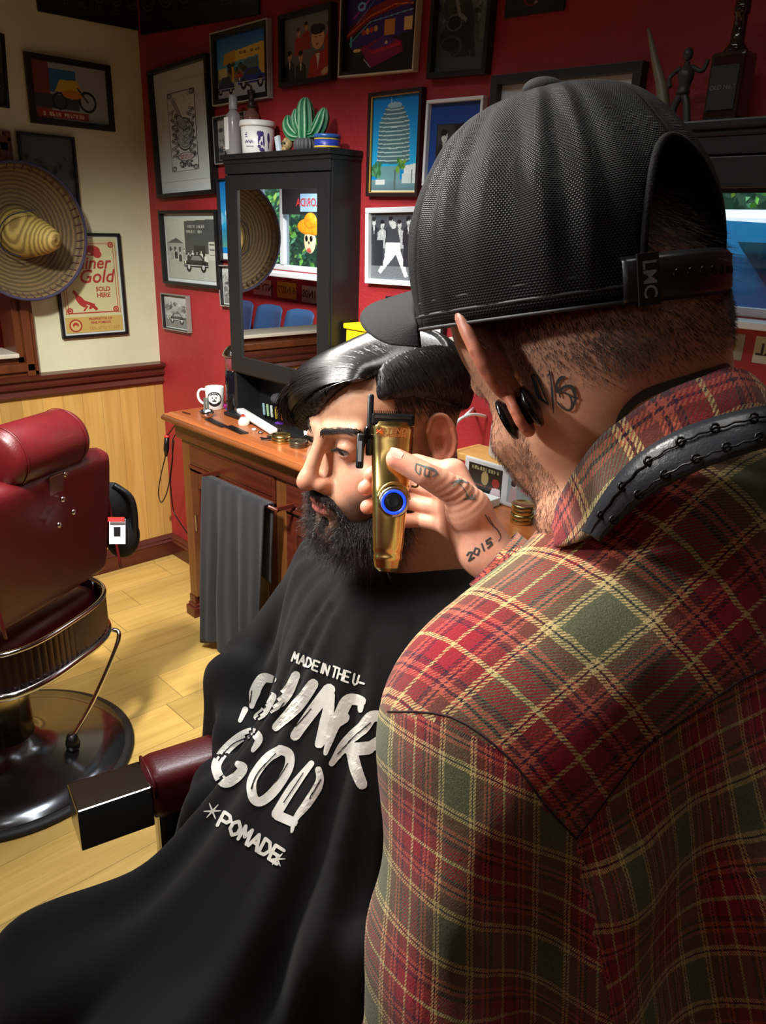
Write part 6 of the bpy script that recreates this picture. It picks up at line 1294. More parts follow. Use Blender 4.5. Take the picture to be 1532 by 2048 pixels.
BV, BQ = sdfmesh(f_bhead, (-.115, -.15, -.30), (.115, .14, .145), .0022, 1)
c = np.ones((len(BV), 3))*lin((218, 162, 132)); x, y, z = BV.T; ax = np.abs(x)
earm = sstep(.071, .080, ax)*np.exp(-((y+.026)/.040)**4)*np.exp(-((z-.004)/.056)**4); c = blend(c, earm*.75, (214, 118, 92))
nz = vnoise(BV, 420, 9); hairl = sstep(-.022, .022, z-.55*(y+.03))*sstep(.01, -.02, y); c = blend(c, hairl*(.42+.12*nz), (84, 62, 54)); c = blend(c, sstep(.02, .06, z)*sstep(-.02, -.05, y)*.75, (62, 46, 38))
side = sstep(.062, .035, z)*sstep(-.14, -.03, z)*sstep(.012, .03, y)*(ax > .03); c = blend(c, side*(.34+.2*nz)*sstep(-.0, -.05, z+.0), (112, 70, 52)); c = blend(c, sstep(.0, .02, z)*sstep(.012, .03, y)*(.35+.1*nz), (104, 70, 56))
BHV = BH.w(BV)
# ---- right hand closed on the clipper
DZ = -.045
def H(px, py, d): return W(px, py, d+DZ)
thumb = [H(962, 1058, .815), H(915, 985, .795), H(848, 948, .780), H(793, 918, .782)]
fing = {'i': [H(905, 948, .838), H(832, 925, .862), H(772, 934, .862), H(742, 950, .842)], 'm': [H(902, 985, .848), H(818, 965, .874), H(756, 968, .868), H(731, 976, .842)],
        'r': [H(900, 1020, .852), H(818, 1003, .874), H(760, 1006, .868), H(735, 1014, .844)], 'p': [H(905, 1052, .850), H(840, 1040, .868), H(795, 1042, .866), H(768, 1046, .850)]}
wr = H(968, 1100, .820); fa1 = H(1040, 1165, .815); elb = W(1330, 1470, .78); rsh = W(1585, 1110, .70)
def f_hand(p):
    d = s_path(p, thumb, [.0165, .0150, .0118, .0102])
    d = smin(d, s_ell(p, thumb[0]*.5+thumb[1]*.5+fw*.004, (.023, .023, .023)), .010)
    palm = None
    for k, w_ in (('i', .0145), ('m', .0145), ('r', .0135), ('p', .0125)):
        r_ = {'i': .0094, 'm': .0096, 'r': .0092, 'p': .0080}[k]; f = fing[k]; d = smin(d, s_path(p, f, [r_*1.08, r_*1.0, r_*.92, r_*.84]), .003)
        m_ = s_cap(p, f[0], wr, w_, .020); palm = m_ if palm is None else smin(palm, m_, .010)
    d = smin(d, palm, .010); d = smin(d, s_cap(p, fing['i'][0], thumb[0], .011, .016), .010)
    d = smin(d, s_cap(p, wr, fa1, .0245, .0265), .012)
    # creases at the joints
    for k in 'imr':
        for j in (1, 2): c_ = fing[k][j]; d = d+.0006*np.exp(-(vlen(p-c_.astype(np.float32))/.011)**8)*0
    d = d-.0007*np.sin((p@(thumb[1]-thumb[0]).astype(np.float32))/np.linalg.norm(thumb[1]-thumb[0])*900)*np.exp(-(vlen(p-thumb[1].astype(np.float32))/.02)**2)
    return d
al = np.array(sum(([*v] for v in fing.values()), [])+thumb+[wr, fa1]); HV2, HQ2 = sdfmesh(f_hand, al.min(0)-.035, al.max(0)+.03, .0013, 1)
ch2 = np.ones((len(HV2), 3))*lin((214, 158, 132)); tipm = np.zeros(len(HV2))
for k in 'imrp': tipm = np.maximum(tipm, np.exp(-(vlen(HV2-fing[k][3])/.016)**2))
tipm = np.maximum(tipm, np.exp(-(vlen(HV2-thumb[3])/.014)**2)); ch2 = blend(ch2, tipm*.6, (214, 116, 100)); ch2 = blend(ch2, .25*(vnoise(HV2, 300, 4)+.3), (206, 124, 104))
# ---- torso, arms: underlying body
TS = dict(ls=W(1015, 1455, .515), ls2=W(1125, 1345, .535), nk=W(1235, 1310, .56), up=W(1400, 1330, .60), rs=W(1575, 1120, .70), mid=W(1370, 1600, .60), low=W(1330, 2050, .64), low2=W(1330, 2500, .70), el=W(880, 2010, .505), el2=W(865, 2350, .52), la=W(700, 2500, .66))
def f_bbody(p):
    g_ = .82
    d = s_path(p, [TS['ls'], TS['ls2'], TS['nk'], TS['up'], TS['rs']], [.054, .060, .062, .070, .056]); d = smin(d, s_path(p, [TS['up'], TS['mid'], TS['low'], TS['low2']], [.08, .10, .105, .11]), .06)
    d = smin(d, s_path(p, [TS['ls'], TS['el'], TS['el2'], TS['la']], [.050, .042, .036, .03]), .04); d = smin(d, s_path(p, [TS['rs'], elb, fa1], [.05, .042, .027]), .03)
    d = smin(d, s_cap(p, BH.w(nbase[None])[0], TS['nk']*.5+TS['up']*.5, .05, .06), .03); return d
# legs so that the man stands on the floor
hip = TS['low2'].copy(); hip[2] = .86
def f_legs(p):
    lx = np.array([.10*BH.S[0], .10*BH.S[1], 0]); fwd = np.array([BH.F[0], BH.F[1], 0]); d = None
    for sg in (1, -1):
        k0 = hip+lx*sg; k1 = hip+lx*sg*1.2+fwd*.03; k1[2] = .48; k2 = k1.copy(); k2[2] = .09; k3 = k2+fwd*.15; k3[2] = .045; q = s_path(p, [k0, k1, k2], [.095, .065, .045]); q = smin(q, s_cap(p, k2-[0, 0, .045], k3, .045, .04), .02); d = q if d is None else smin(d, q, .02)
    t0 = TS['low2']; return smin(d, s_cap(p, t0, hip, .11, .115), .05)
PB, QB = sdfmesh(f_bbody, np.min(list(TS.values()), 0)-.15, np.max(list(TS.values()), 0)+.15, .011, 1)
PL, QL = sdfmesh(f_legs, (hip[0]-.42, hip[1]-.42, .0), (hip[0]+.42, hip[1]+.42, TS['low2'][2]+.05), .014, 1)
n1, n2, n3 = len(BHV), len(HV2), len(PB)
mesh('body', np.concatenate([BHV, HV2, PB]), np.concatenate([BQ, HQ2+n1, QB+n1+n2]), SKIN, barb, True, colors=np.concatenate([c, ch2, np.ones((n3, 3))*lin((200, 142, 112))]))
mesh('trousers', PL, QL, mat('black_denim', (18, 18, 22), .8, var=.1, vs=200), barb, True)
HEADB = bvh_of(BHV, BQ); HANDB = bvh_of(HV2, HQ2)
q = np.random.default_rng(8)
# short nape hair, beard stubble and the hair in the cap opening
def stub(name, n, box, keepf, dirv, L, rad, col, fn=f_bhead, FR=BH, parent=barb):
    R0 = np.stack([q.uniform(a, b, n) for a, b in box], 1); R0 = onto(fn, R0, 0, 4); ok = (np.abs(fn(R0.astype(np.float32))) < .001)&(q.random(n) < keepf(R0)); R0 = R0[ok]; n = len(R0); g_ = sgrad(fn, R0); dv = g_*.45+np.array(dirv)+q.normal(size=(n, 3))*.14
    K = np.stack([R0+dv*(s*L*q.uniform(.6, 1.3, n))[:, None] for s in (0, .5, 1)], 1); return strands(name, FR.w(K), rad, mat('hairs_%d' % col[0], col, .5), parent)
stub('nape_stubble', 26000, ((-.09, .09), (-.13, .0), (-.09, .06)), lambda r: sstep(-.012, .022, r[:, 2]-.55*(r[:, 1]+.03))*(1-np.exp(-((np.abs(r[:, 0])-.082)/.012)**2-((r[:, 1]+.012)/.03)**2)), (0, -.1, -1), .0028, .00016, (58, 42, 36))
stub('beard_stubble', 10000, ((.0, .085), (.012, .11), (-.13, .04)), lambda r: .15+.85*sstep(.005, -.04, r[:, 2]), (.1, .2, -1), .0032, .00016, (112, 76, 56))
stub('crown_hair', 9000, ((-.08, .08), (-.13, -.05), (.01, .13)), lambda r: sstep(.01, .05, r[:, 2]), (0, -.35, -1), .012, .00022, (44, 32, 26))
# ear plug, black flared tunnel
pe = BH.w(np.array([[.0855, -.012, -.028]]))[0]; R = rotz(.80)@rotx(-.10); lc = np.array((.0705, -.024, .019))+R@np.array([.006, -.004, -.036]); ad = R@np.array([1., 0, 0]); pl = BH.w(lc[None])[0]; axd = BH.w((lc+ad)[None])[0]-pl
MB().lathe(pl, [(.0006, -.0115), (.0095, -.0110), (.0135, -.0095), (.0138, -.0075), (.0095, -.0055), (.0090, 0), (.0095, .0055), (.0138, .0075), (.0135, .0095), (.0095, .0105), (.0006, .0108)], 40, axd, False).build('ear_plug', mat('black_acrylic', (7, 7, 8), .22), barb, True)
INK = mat('tattoo_ink', (52, 58, 62), .5); zt = lambda pts: [(820+a/2.1517, 550+b/2.1517) for a, b in pts]
cs = [([(528, 432), (540, 425), (552, 436), (560, 455)], 2.6), ([(530, 432), (545, 475), (560, 520), (598, 552)], (3.0, 5.0, 4.2, 2.0)), ([(553, 438), (578, 500), (600, 552)], (1.5, 2.0, 1.6)), ([(604, 408), (614, 470), (622, 590)], (1.5, 3.4, 1.2)), ([(598, 430), (608, 418)], 2), ([(668, 436), (652, 440), (636, 466), (640, 500), (668, 478), (700, 478), (716, 528)], (3, 4.5, 3.4, 3.6, 4, 4.8, 3)), ([(656, 500), (688, 512), (700, 545), (694, 572)], (2, 2.6, 3, 2)), ([(716, 528), (694, 575), (662, 568), (636, 540)], (3, 3.8, 3, 1.5)), ([(640, 478), (650, 520)], 2.2), ([(700, 520), (724, 524)], 1.8)]
decal('neck_tattoo', [(zt(p), tuple(np.array(w)*1.5) if hasattr(w, '__len__') else w*1.5) for p, w in cs], HEADB, INK, barb, .0011, 2.0, 3)
nt = [([(1236, 868), (1240, 838), (1258, 812), (1290, 788), (1340, 768), (1400, 752), (1450, 738)], (10, 17, 20, 17, 18, 22, 24)), ([(1256, 862), (1262, 838), (1285, 818), (1320, 802)], (4, 7, 6, 3)), ([(1270, 840), (1300, 824)], 3)]
decal('shoulder_tattoo', nt, HEADB, mat('tattoo_soft', (70, 72, 74), .5), barb, .0005, 3.0, 5)
hz = lambda pts: [(700+a/3.404, 780+b/3.404) for a, b in pts]
ht = [([(450, 500), (445, 545), (470, 575)], 2.2), ([(452, 502), (500, 520), (570, 545), (590, 570), (560, 590)], (2, 4, 5, 4, 2)), ([(480, 530), (475, 570)], 3), ([(510, 535), (505, 580), (530, 585)], 2.6), ([(540, 550), (535, 590)], 3), ([(690, 640), (720, 622), (760, 620), (800, 632)], (1.5, 4, 5, 1.5)), ([(700, 655), (730, 632)], 2), ([(735, 628), (765, 660), (790, 700), (805, 725)], (3, 1.6, 1.6, 3)), ([(745, 620), (740, 600)], 1.5), ([(775, 745), (815, 738), (855, 745)], (2, 5, 2)), ([(790, 715), (815, 740)], 3), ([(830, 715), (820, 742)], 3), ([(850, 715), (838, 742)], 2.6)]
decal('hand_tattoo', [(hz(p), w) for p, w in ht], HANDB, mat('tattoo_grey', (96, 106, 104), .5), barb, .0004, 1.6, 3)
wt = letters('2015', hz([(806, 1165)])[0], (12.5, -8.4), (-4.5, -13.5), 3.4, .2)+[(hz([(920, 850), (950, 900), (1000, 950), (1025, 1000), (1010, 1030)]), 1.8), (hz([(940, 860), (975, 920), (1010, 960)]), 1.4)]
decal('wrist_tattoo', wt, HANDB, INK, barb, .0005, 1.6, 3)
wb_ = [([hz([(880, 785)])[0], hz([(884, 792)])[0]], 4), ([hz([(876, 862)])[0], hz([(880, 868)])[0]], 4)]
# nails
def nail(tip, prev, nrm_, nm, s=1.0):
    d = tip-prev; d /= np.linalg.norm(d); nn = nrm_-d*(nrm_@d); nn /= np.linalg.norm(nn); b = np.cross(d, nn); V = []; F = []
    for i in range(9):
        for j in range(7): u = (i/8-.45)*.0125*s; v = (j/6*2-1); w_ = .0052*s*(1-.35*max(0, i/8-.7)/.3); V.append(tip+d*(u+.001)+b*w_*v+nn*((.0103-.0022*v*v)*s))
    for i in range(8):
        for j in range(6): a = i*7+j; F.append([a, a+1, a+8, a+7])
    return mesh(nm, V, F, mat('nail', (232, 186, 170), .25, coat=.4), barb, True)
nail(thumb[3]+(thumb[3]-thumb[2])*.02, thumb[2], -fw*.85+up*.5+rt*.05, 'thumb_nail', 1.05)
MB().tube([fing['m'][0]*.55+fing['m'][1]*.45+(up*math.cos(a)+(-fw)*math.sin(a))*.0102 for a in np.linspace(0, 2*math.pi, 25)], .0013, 8, False).build('finger_ring', GOLD, barb, True)
# ---- the clipper
Ct, Cb = H(786, 846, .800), H(774, 1142, .800); ca = (Cb-Ct); CL = np.linalg.norm(ca); ca /= CL; cn = -fw-ca*(-fw@ca); cn /= np.linalg.norm(cn); cb = np.cross(ca, cn); cb = cb if cb@rt > 0 else -cb
clip = root('hair_clipper', Ct, 'shiny gold hair clipper with black blade and blue ringed button, held to the customer\'s temple', 'hair clipper')
def clp(t, s, n): return Ct+ca*t*CL+cb*s+cn*n
prof = [(0.0, .0200, .0115), (.03, .0205, .0130), (.15, .0200, .0150), (.35, .0185, .0160), (.5, .0175, .0165), (.62, .0165, .0165), (.8, .0150, .0155), (.92, .0138, .0145), (.975, .0122, .0125), (1.0, .0085, .0085)]
V = []; F = []; n = 40
pp = []
for k in range(len(prof)-1):
    for s in np.linspace(0, 1, 7)[:-1]: pp.append(tuple(np.array(prof[k])*(1-s)+np.array(prof[k+1])*s))
pp.append(prof[-1])
for t_, hw, ht_ in pp:
    for i in range(n):
        a = 2*math.pi*i/n; c_, s_ = math.cos(a), math.sin(a); e_ = 3.0; r_ = (abs(c_)**e_+abs(s_)**e_)**(-1/e_); rg = 1-.045*(abs(t_-.875) < .006)-.03*(abs(t_-.64) < .004)
        V.append(clp(t_, hw*r_*c_*rg, (ht_*r_*s_)*rg-(.0045*math.sin(min(1, t_/.45)*math.pi) if s_ > .3 and t_ < .45 else 0)))
for k in range(len(pp)-1):
    for i in range(n): j = (i+1) % n; F.append([k*n+i, k*n+j, (k+1)*n+j, (k+1)*n+i])
F += [list(range(n)), list(range((len(pp)-1)*n, len(pp)*n))[::-1]]
bo_ = mesh('body', V, F, mat('polished_gold', (244, 214, 136), .20, 1.0), clip, False); smooth_angle(bo_, 30)
MB().obox(clp(-.015, 0, .002), (.0415, .012, .016), cb, ca, .002).build('blade_holder', mat('gunmetal', (60, 60, 62), .25, .9), clip)
tb = MB(); tb.obox(clp(-.040, 0, .000), (.042, .006, .006), cb, ca, .001)
for i in range(24): tb.obox(clp(-.060, -.0205+i*.041/23, -.001), (.0008, .006, .003), cb, ca)
tb.build('blade', mat('black_blade', (16, 16, 18), .2, .8), clip); MB().obox(clp(-.030, 0, .0105), (.036, .003, .0015), cb, ca).build('blade_plate', CHROME, clip)
lv = MB(); lv.tube([clp(.10, -.019, 0), clp(.10, -.026, .001)], .0045, 10).tube(spline([clp(.045, -.0235, .003), clp(.06, -.0255, .003), clp(.10, -.0255, .003), clp(.15, -.0285, .003), clp(.26, -.0315, .003)], 5), .0028, 8); lv.build('taper_lever', mat('black_blade', (16, 16, 18), .2, .8), clip, True)
MB().obox(clp(.20, -.0308, .0035), (.0075, .034, .007), cb, ca+cb*-.03, .0022).build('lever_grip', BLACKP, clip, True); MB().obox(clp(.205, -.0308, .0078), (.0035, .020, .001), cb, ca+cb*-.03, .0003).build('lever_inlay', mat('inlay_grey', (150, 152, 156), .3, .6), clip)
MB().obox(clp(.02, -.0225, -.001), (.006, .060, .010), cb, ca, .002).build('side_plate', BLACKP, clip, True)
kx = clp(.535, .0035, .0165)
MB().lathe(kx, [(.0150, -.003), (.0150, .0015), (.0138, .0030), (.0118, .0030)], 40, cn, False).build('button_bezel', mat('silver_bezel', (214, 208, 190), .2, 1.0), clip, True)
MB().lathe(kx, [(.0122, .0020), (.0118, .0034), (.0096, .0034), (.0093, .0026)], 40, cn, False).build('button_ring', mat('lit_blue_ring', (20, 50, 190), .3, emit=(20, 60, 255, 1.6)), clip, True)
MB().lathe(kx, [(.0094, .0022), (.0088, .0030), (.004, .0026), (0.0001, .0026)], 32, cn, False).build('power_button', mat('button_dark', (40, 42, 46), .2, .7), clip, True)
rg_ = [kx+(cb*math.cos(a)*-1+ca*math.sin(a)*1)*.0165+cn*(-.001) for a in np.linspace(-2.6, -.3, 20)]
MB().tube([kx+(cb*math.cos(a)*.0155-ca*math.sin(a)*.0185)-cn*.0005 for a in np.linspace(.15, math.pi-.15, 20)], .0012, 8).build('raised_rim', MATS['polished_gold'], clip, True)
for txt, t_, sz in (('X-TEND', .065, .0075), ('PROFESSIONAL', .095, .004)):
    V, F = text_vf(txt, sz, .2, .0001); mesh('lettering', [clp(t_, a, .0158)-ca*b+cn*.0004 for a, b, _ in V], F, mat('copper_ink', (150, 84, 40), .4, .3), clip)
MB().tube([clp(.06, -.0155, .0158), clp(.085, -.011, .0158)], .0007, 6).tube([clp(.085, -.0155, .0158), clp(.06, -.011, .0158)], .0007, 6).build('emblem', mat('orange_mark', (214, 90, 40), .4), clip)
MB().tube(spline([clp(.36, .0215, -.004), clp(.36, .0265, -.004), clp(.42, .0265, -.004), clp(.42, .0205, -.004)], 3), .0012, 6).build('hanging_loop', mat('loop_brass', (110, 96, 60), .3, 1.0), clip, True)
# ---- flannel shirt
def f_shirt(p):
    d = s_path(p, [TS['ls'], TS['ls2'], TS['nk'], TS['up'], TS['rs']], [.072, .080, .086, .102, .082]); d = smin(d, s_path(p, [TS['up'], TS['mid'], TS['low'], TS['low2']], [.105, .135, .145, .15]), .07)
    d = smin(d, s_path(p, [TS['nk'], W(1345, 1075, .55), W(1490, 1035, .60), TS['rs']], [.082, .086, .086, .082]), .04); d = smin(d, s_path(p, [TS['ls'], TS['el'], TS['el2']], [.070, .066, .058]), .06); d = smin(d, s_path(p, [W(1120, 1700, .52), W(1110, 2150, .55)], [.05, .06]), .06); d = smin(d, s_path(p, [TS['el2'], TS['la']], [.058, .045]), .02)
    d = smin(d, s_path(p, [TS['rs'], elb, fa1, wr*.25+fa1*.75], [.075, .060, .038, .036]), .03)
    pf = p.astype(np.float64); a = (pf-TS['ls'])@(TS['el']-TS['ls'])/np.linalg.norm(TS['el']-TS['ls']); lat = (pf-TS['ls'])@rt
    w1 = sstep(.04, .12, a)*sstep(.12, .02, lat); d = d-.0050*w1*np.sin(lat*62+a*22+2*np.sin(a*16))-.0035*w1*np.sin(a*70-lat*40)
    b_ = (pf-TS['up'])@(-up); w2 = sstep(.02, .12, b_); d = d-.010*w2*np.sin((pf@rt)*55+b_*10+1.5*np.sin(b_*14))
    # armhole fold
    cr = s_path(p, [W(1065, 1560, .415), W(1085, 1720, .425), W(1100, 2000, .43)], [.004, .007, .007]); d = smax(d, -cr, .012)
    return d-.0012*vnoise(p, 55, 6)
SV, SQ = sdfmesh(f_shirt, np.min(list(TS.values()), 0)-.22, np.max(list(TS.values()), 0)+.22, .0065, 1)
# open the wrist end and the neck
SB_ = bvh_of(SV, SQ)
def hitp(px, py):
    h_ = SB_.ray_cast(Vector(CAM), Vector(ray(px, py)).normalized()); return np.array(h_[0]) if h_[0] is not None else W(px, py, .5)
def affine_uv(V, A, B, C_):
    e1, e2 = B-A, C_-A; n_ = np.cross(e1, e2); n_ /= np.linalg.norm(n_); M_ = np.stack([e1, e2, n_], 1); return ((V-A)@np.linalg.inv(M_).T)[:, :2]
uy = affine_uv(SV, hitp(1161, 1508), hitp(1494, 1220), hitp(908, 1283)); ux = affine_uv(SV, hitp(827, 1678), hitp(1010, 1770), hitp(812, 1985)); ub = affine_uv(SV, hitp(1400, 1490), hitp(1290, 1560)*1.0, hitp(1450, 1800))
A1 = [hitp(*k) for k in ((775, 1423), (902, 1434), (1014, 1512), (1092, 1612), (1153, 1678))]; A2 = [hitp(*k) for k in ((1153, 1678), (1297, 1489), (1481, 1361))]
# panel membership by planes through the seams
def plane(a, b, nrm_dir): t_ = b-a; n_ = np.cross(t_, nrm_dir); return a, n_/np.linalg.norm(n_)
def above(V, poly, view):
    best = np.full(len(V), 1e9); sg = np.zeros(len(V))
    for i in range(len(poly)-1):
        a, b = poly[i], poly[i+1]; t_ = b-a; L = np.linalg.norm(t_); t_ = t_/L; k = np.clip((V-a)@t_, 0, L) if 0 < i < len(poly)-2 else ((V-a)@t_).clip(*((-9, L) if i == 0 and len(poly) > 2 else ((0, 9) if i == len(poly)-2 and len(poly) > 2 else (-9, 9)))); n_ = np.cross(t_, view); n_ /= np.linalg.norm(n_)
        r_ = V-a-k[:, None]*t_; r_ = r_-(r_@view)[:, None]*view; dd = vlen(r_); s_ = r_@n_; m_ = dd < best; best[m_] = dd[m_]; sg[m_] = s_[m_]
    return sg
vw = fw
s1 = above(SV, A1, vw); s2 = above(SV, A2, vw); up_s = np.sign((W(1161, 1400, .45)-A1[2])@np.cross((A1[3]-A1[2]), vw)) 
s1 = s1*np.sign(above(hitp(1200, 1350)[None], A1, vw)[0]); s2 = s2*np.sign(above(hitp(1200, 1350)[None], A2, vw)[0])
yoke = (s1 > 0) & (s2 > 0); divl = (SV-A1[-1])@rt+((SV-A1[-1])@up)*.22; slv = (~yoke) & (divl < 0); bck = (~yoke) & ~slv
# each panel its own set of faces so that the cloth pattern breaks cleanly at the seams
fc = SV[SQ].mean(1); 
def face_lab(Vm): 
    l = np.zeros(len(Vm), int); a_ = above(Vm, A1, vw)*np.sign(above(hitp(1200, 1350)[None], A1, vw)[0]); b_ = above(Vm, A2, vw)*np.sign(above(hitp(1200, 1350)[None], A2, vw)[0]); yk = (a_ > 0) & (b_ > 0); dv = (Vm-A1[-1])@rt+((Vm-A1[-1])@up)*.22
    l[(~yk) & (dv < 0)] = 1; l[(~yk) & (dv >= 0)] = 2; return l
FL = face_lab(fc)
armd = s_path(fc.astype(np.float32), [elb, fa1, wr], [.06, .045, .04]); FL[armd < .012] = 3
uc = affine_uv(SV, fa1, fa1+rt*.10-up*.02, fa1-up*.10+fw*.02)
UVS = [uy, ux, ub, uc]
g = NT('plaid_flannel'); tcn = g.new('ShaderNodeTexCoord'); sp = g.new('ShaderNodeSeparateXYZ'); dn_ = g.new('ShaderNodeTexNoise'); g.link(tcn.outputs['Object'], dn_.inputs['Vector']); dn_.inputs['Scale'].default_value = 60; dn_.inputs['Detail'].default_value = 4
vm = g.new('ShaderNodeVectorMath', operation='MULTIPLY_ADD'); g.link(dn_.outputs['Color'], vm.inputs[0]); vm.inputs[1].default_value = (.028, .028, 0); g.link(tcn.outputs['UV'], vm.inputs[2]); g.link(vm.outputs[0], sp.inputs[0])
Rd, Nv, Sm, Br, Cr, Gn = (150, 20, 38), (44, 24, 46), (190, 92, 74), (112, 56, 46), (206, 184, 124), (98, 100, 74)
sett = [(0, Cr), (.010, Rd), (.108, Nv), (.120, (96, 22, 44)), (.140, Sm), (.166, Nv), (.180, Sm), (.208, Br), (.290, Cr), (.318, Nv), (.330, Cr), (.358, Gn)]
def sett_ramp(axis):
    f_ = g.math('FRACT', g.math('ADD', sp.outputs[axis], 10.0-.0)); m_ = g.math('MINIMUM', f_, g.math('SUBTRACT', 1.0, f_)); m2 = g.math('MULTIPLY', m_, 1.0)
    return g.ramp(m2, [(p_, rgba(c_)) for p_, c_ in sett], 'CONSTANT')
ra, rb = sett_ramp(0), sett_ramp(1)
wvn = g.new('ShaderNodeTexWave', wave_type='BANDS', bands_direction='DIAGONAL'); g.link(tcn.outputs['UV'], wvn.inputs['Vector']); wvn.inputs['Scale'].default_value = 26; wvn.inputs['Distortion'].default_value = 2.5; wvn.inputs['Detail'].default_value = 3; wvn.inputs['Detail Scale'].default_value = 8
fz = g.noise(tcn.outputs['Object'], 420, 5, .7); fac = g.math('ADD', g.math('MULTIPLY', wvn.outputs['Fac'], .34), g.math('MULTIPLY', fz, .66))
fac = g.ramp(fac, [(.38, (0, 0, 0, 1)), (.62, (1, 1, 1, 1))]); mixed = g.mix(fac, ra, rb)
fz2 = g.noise(tcn.outputs['Object'], 900, 4, .7); mixed = g.mix(1.0, mixed, g.ramp(fz2, [(.3, (.62, .62, .62, 1)), (.7, (1.3, 1.28, 1.25, 1))]), 'MULTIPLY')
g.link(mixed, g.b.inputs['Base Color']); g.b.inputs['Roughness'].default_value = .95; g.b.inputs['Specular IOR Level'].default_value = .15; g.b.inputs['Sheen Weight'].default_value = .18; g.bump(g.math('ADD', fz, fz2), .7, .0018); PLAID = g.m
Vn, Qn, Un = [], [], []; base = 0
for k in range(4):
    fs = SQ[FL == k]; 
    if len(fs) == 0: continue
    ids, inv = np.unique(fs, return_inverse=True); Vn.append(SV[ids]); Qn.append(inv.reshape(fs.shape)+base); Un.append(UVS[k][ids]); base += len(ids)
def build_shirt():
    # one mesh: geometry shared, pattern coordinates per face corner
    o = mesh('flannel_shirt', SV, SQ, PLAID, barb, True); me = o.data; uvl = me.uv_layers.new(name='UVMap'); out = np.zeros((len(SQ), 4, 2), np.float32)
    for k in range(4): m_ = FL == k; out[m_] = UVS[k][SQ[m_]]
    uvl.data.foreach_set('uv', out.reshape(-1)); return o
shirt = build_shirt()
def seam(pts, r_=.0012):
    D = []
    for (a, b), (c_, d_) in zip(pts[:-1], pts[1:]):
        for s in np.linspace(0, 1, 24)[:-1]: h_ = hitp(a+(c_-a)*s, b+(d_-b)*s); D.append(h_)
    D.append(hitp(*pts[-1])); return D
SEAMM = mat('seam_dark', (44, 20, 28), .9)
MB().tube(seam([tuple(k) for k in spline([(775, 1423), (902, 1434), (1014, 1512), (1092, 1612), (1153, 1678)], 4)]), .0007, 6).build('sleeve_seam', SEAMM, shirt, True)
MB().tube(seam([(1153, 1678), (1297, 1489), (1481, 1361), (1560, 1325)]), .0007, 6).build('yoke_seam', SEAMM, shirt, True)
def ribbon(name, top, bot, material, parent, n=8, thick=.003, uvs=None, bulge=0.0, rows=7):
    T_ = spline([W(*k) for k in top], n); B_ = spline([W(*k) for k in bot], n); m_ = min(len(T_), len(B_)); V = []; F = []; U_ = []
    L = 0
    for i in range(m_):
        if i: L += np.linalg.norm(T_[i]-T_[i-1])
        for j in range(rows):
            s = j/(rows-1); p_ = T_[i]*(1-s)+B_[i]*s; V.append(p_-fw*bulge*math.sin(math.pi*s)); U_.append((L/.15, s*np.linalg.norm(T_[i]-B_[i])/.15+.1))
    for i in range(m_-1):
        for j in range(rows-1): a = i*rows+j; F.append([a, a+1, a+rows+1, a+rows])
    o = mesh(name, V, np.array(F), material, parent, True, uvs=np.array(U_) if uvs else None); md = o.modifiers.new('t', 'SOLIDIFY'); md.thickness = thick; md.offset = 0; return o, T_, B_
col_top = [(1108, 1050, .525), (1122, 1005, .512), (1152, 948, .490), (1195, 888, .465), (1245, 845, .450), (1320, 795, .440), (1400, 762, .438), (1462, 742, .446), (1515, 768, .475), (1560, 840, .51)]
col_bot = [(1112, 1095, .505), (1150, 1085, .490), (1190, 1062, .470), (1235, 1000, .446), (1295, 940, .430), (1370, 890, .420), (1440, 862, .418), (1500, 850, .424), (1560, 860, .450), (1610, 900, .48)]
ribbon('collar', col_top, col_bot, PLAID, shirt, 8, .005, True, .006)
LEA = mat('black_leather', (40, 43, 48), .36, bump=.15, bs=400)
st_top = [(1168, 1062, .462), (1205, 995, .445), (1262, 925, .430), (1340, 872, .418), (1430, 838, .412), (1532, 815, .414), (1620, 805, .43)]
st_bot = [(1200, 1080, .452), (1262, 1020, .434), (1325, 975, .418), (1400, 940, .406), (1470, 915, .400), (1545, 893, .404), (1630, 880, .42)]
stp, T_, B_ = ribbon('leather_strap', st_top, st_bot, LEA, barb, 10, .004, False, .003)
for fr_ in (.22, .72):
    pts = []
    for i in range(len(T_)):
        s = fr_+.022*math.sin(i*1.6); pts.append(T_[i]*(1-s)+B_[i]*s-fw*(.0052+.003*math.sin(math.pi*fr_)*.6))
    MB().tube(pts, .0006, 6).build('embossed_wire', mat('leather_tooling', (12, 12, 14), .3), stp, True)
    for i in range(6, len(T_)-2, 8):
        pk = pts[i]; MB().tube([pk+(rt*math.cos(a)+up*math.sin(a))*.0022 for a in np.linspace(0, 2*math.pi, 11)], .0008, 6, False).build('embossed_barb', MATS['leather_tooling'], stp, True)
# cuff
cx_a = (fa1-wr); cx_a /= np.linalg.norm(cx_a); c0 = wr+cx_a*.012; V = []; F = []; n = 40; k1 = np.cross(cx_a, fw); k1 /= np.linalg.norm(k1); k2 = np.cross(cx_a, k1); UU = []
for j in range(9):
    for i in range(n+1):
        a = 2*math.pi*i/n; r_ = .0335+.0035*j/8; V.append(c0+cx_a*.065*j/8+(k1*math.cos(a)*1.06+k2*math.sin(a)*.9)*r_); UU.append((i/n*1.4+.35, j/8*.42+.12))
for j in range(8):
    for i in range(n): a = j*(n+1)+i; F.append([a, a+1, a+n+2, a+n+1])
cf = mesh('cuff', V, np.array(F), PLAID, shirt, True, uvs=np.array(UU)); md = cf.modifiers.new('t', 'SOLIDIFY'); md.thickness = .003
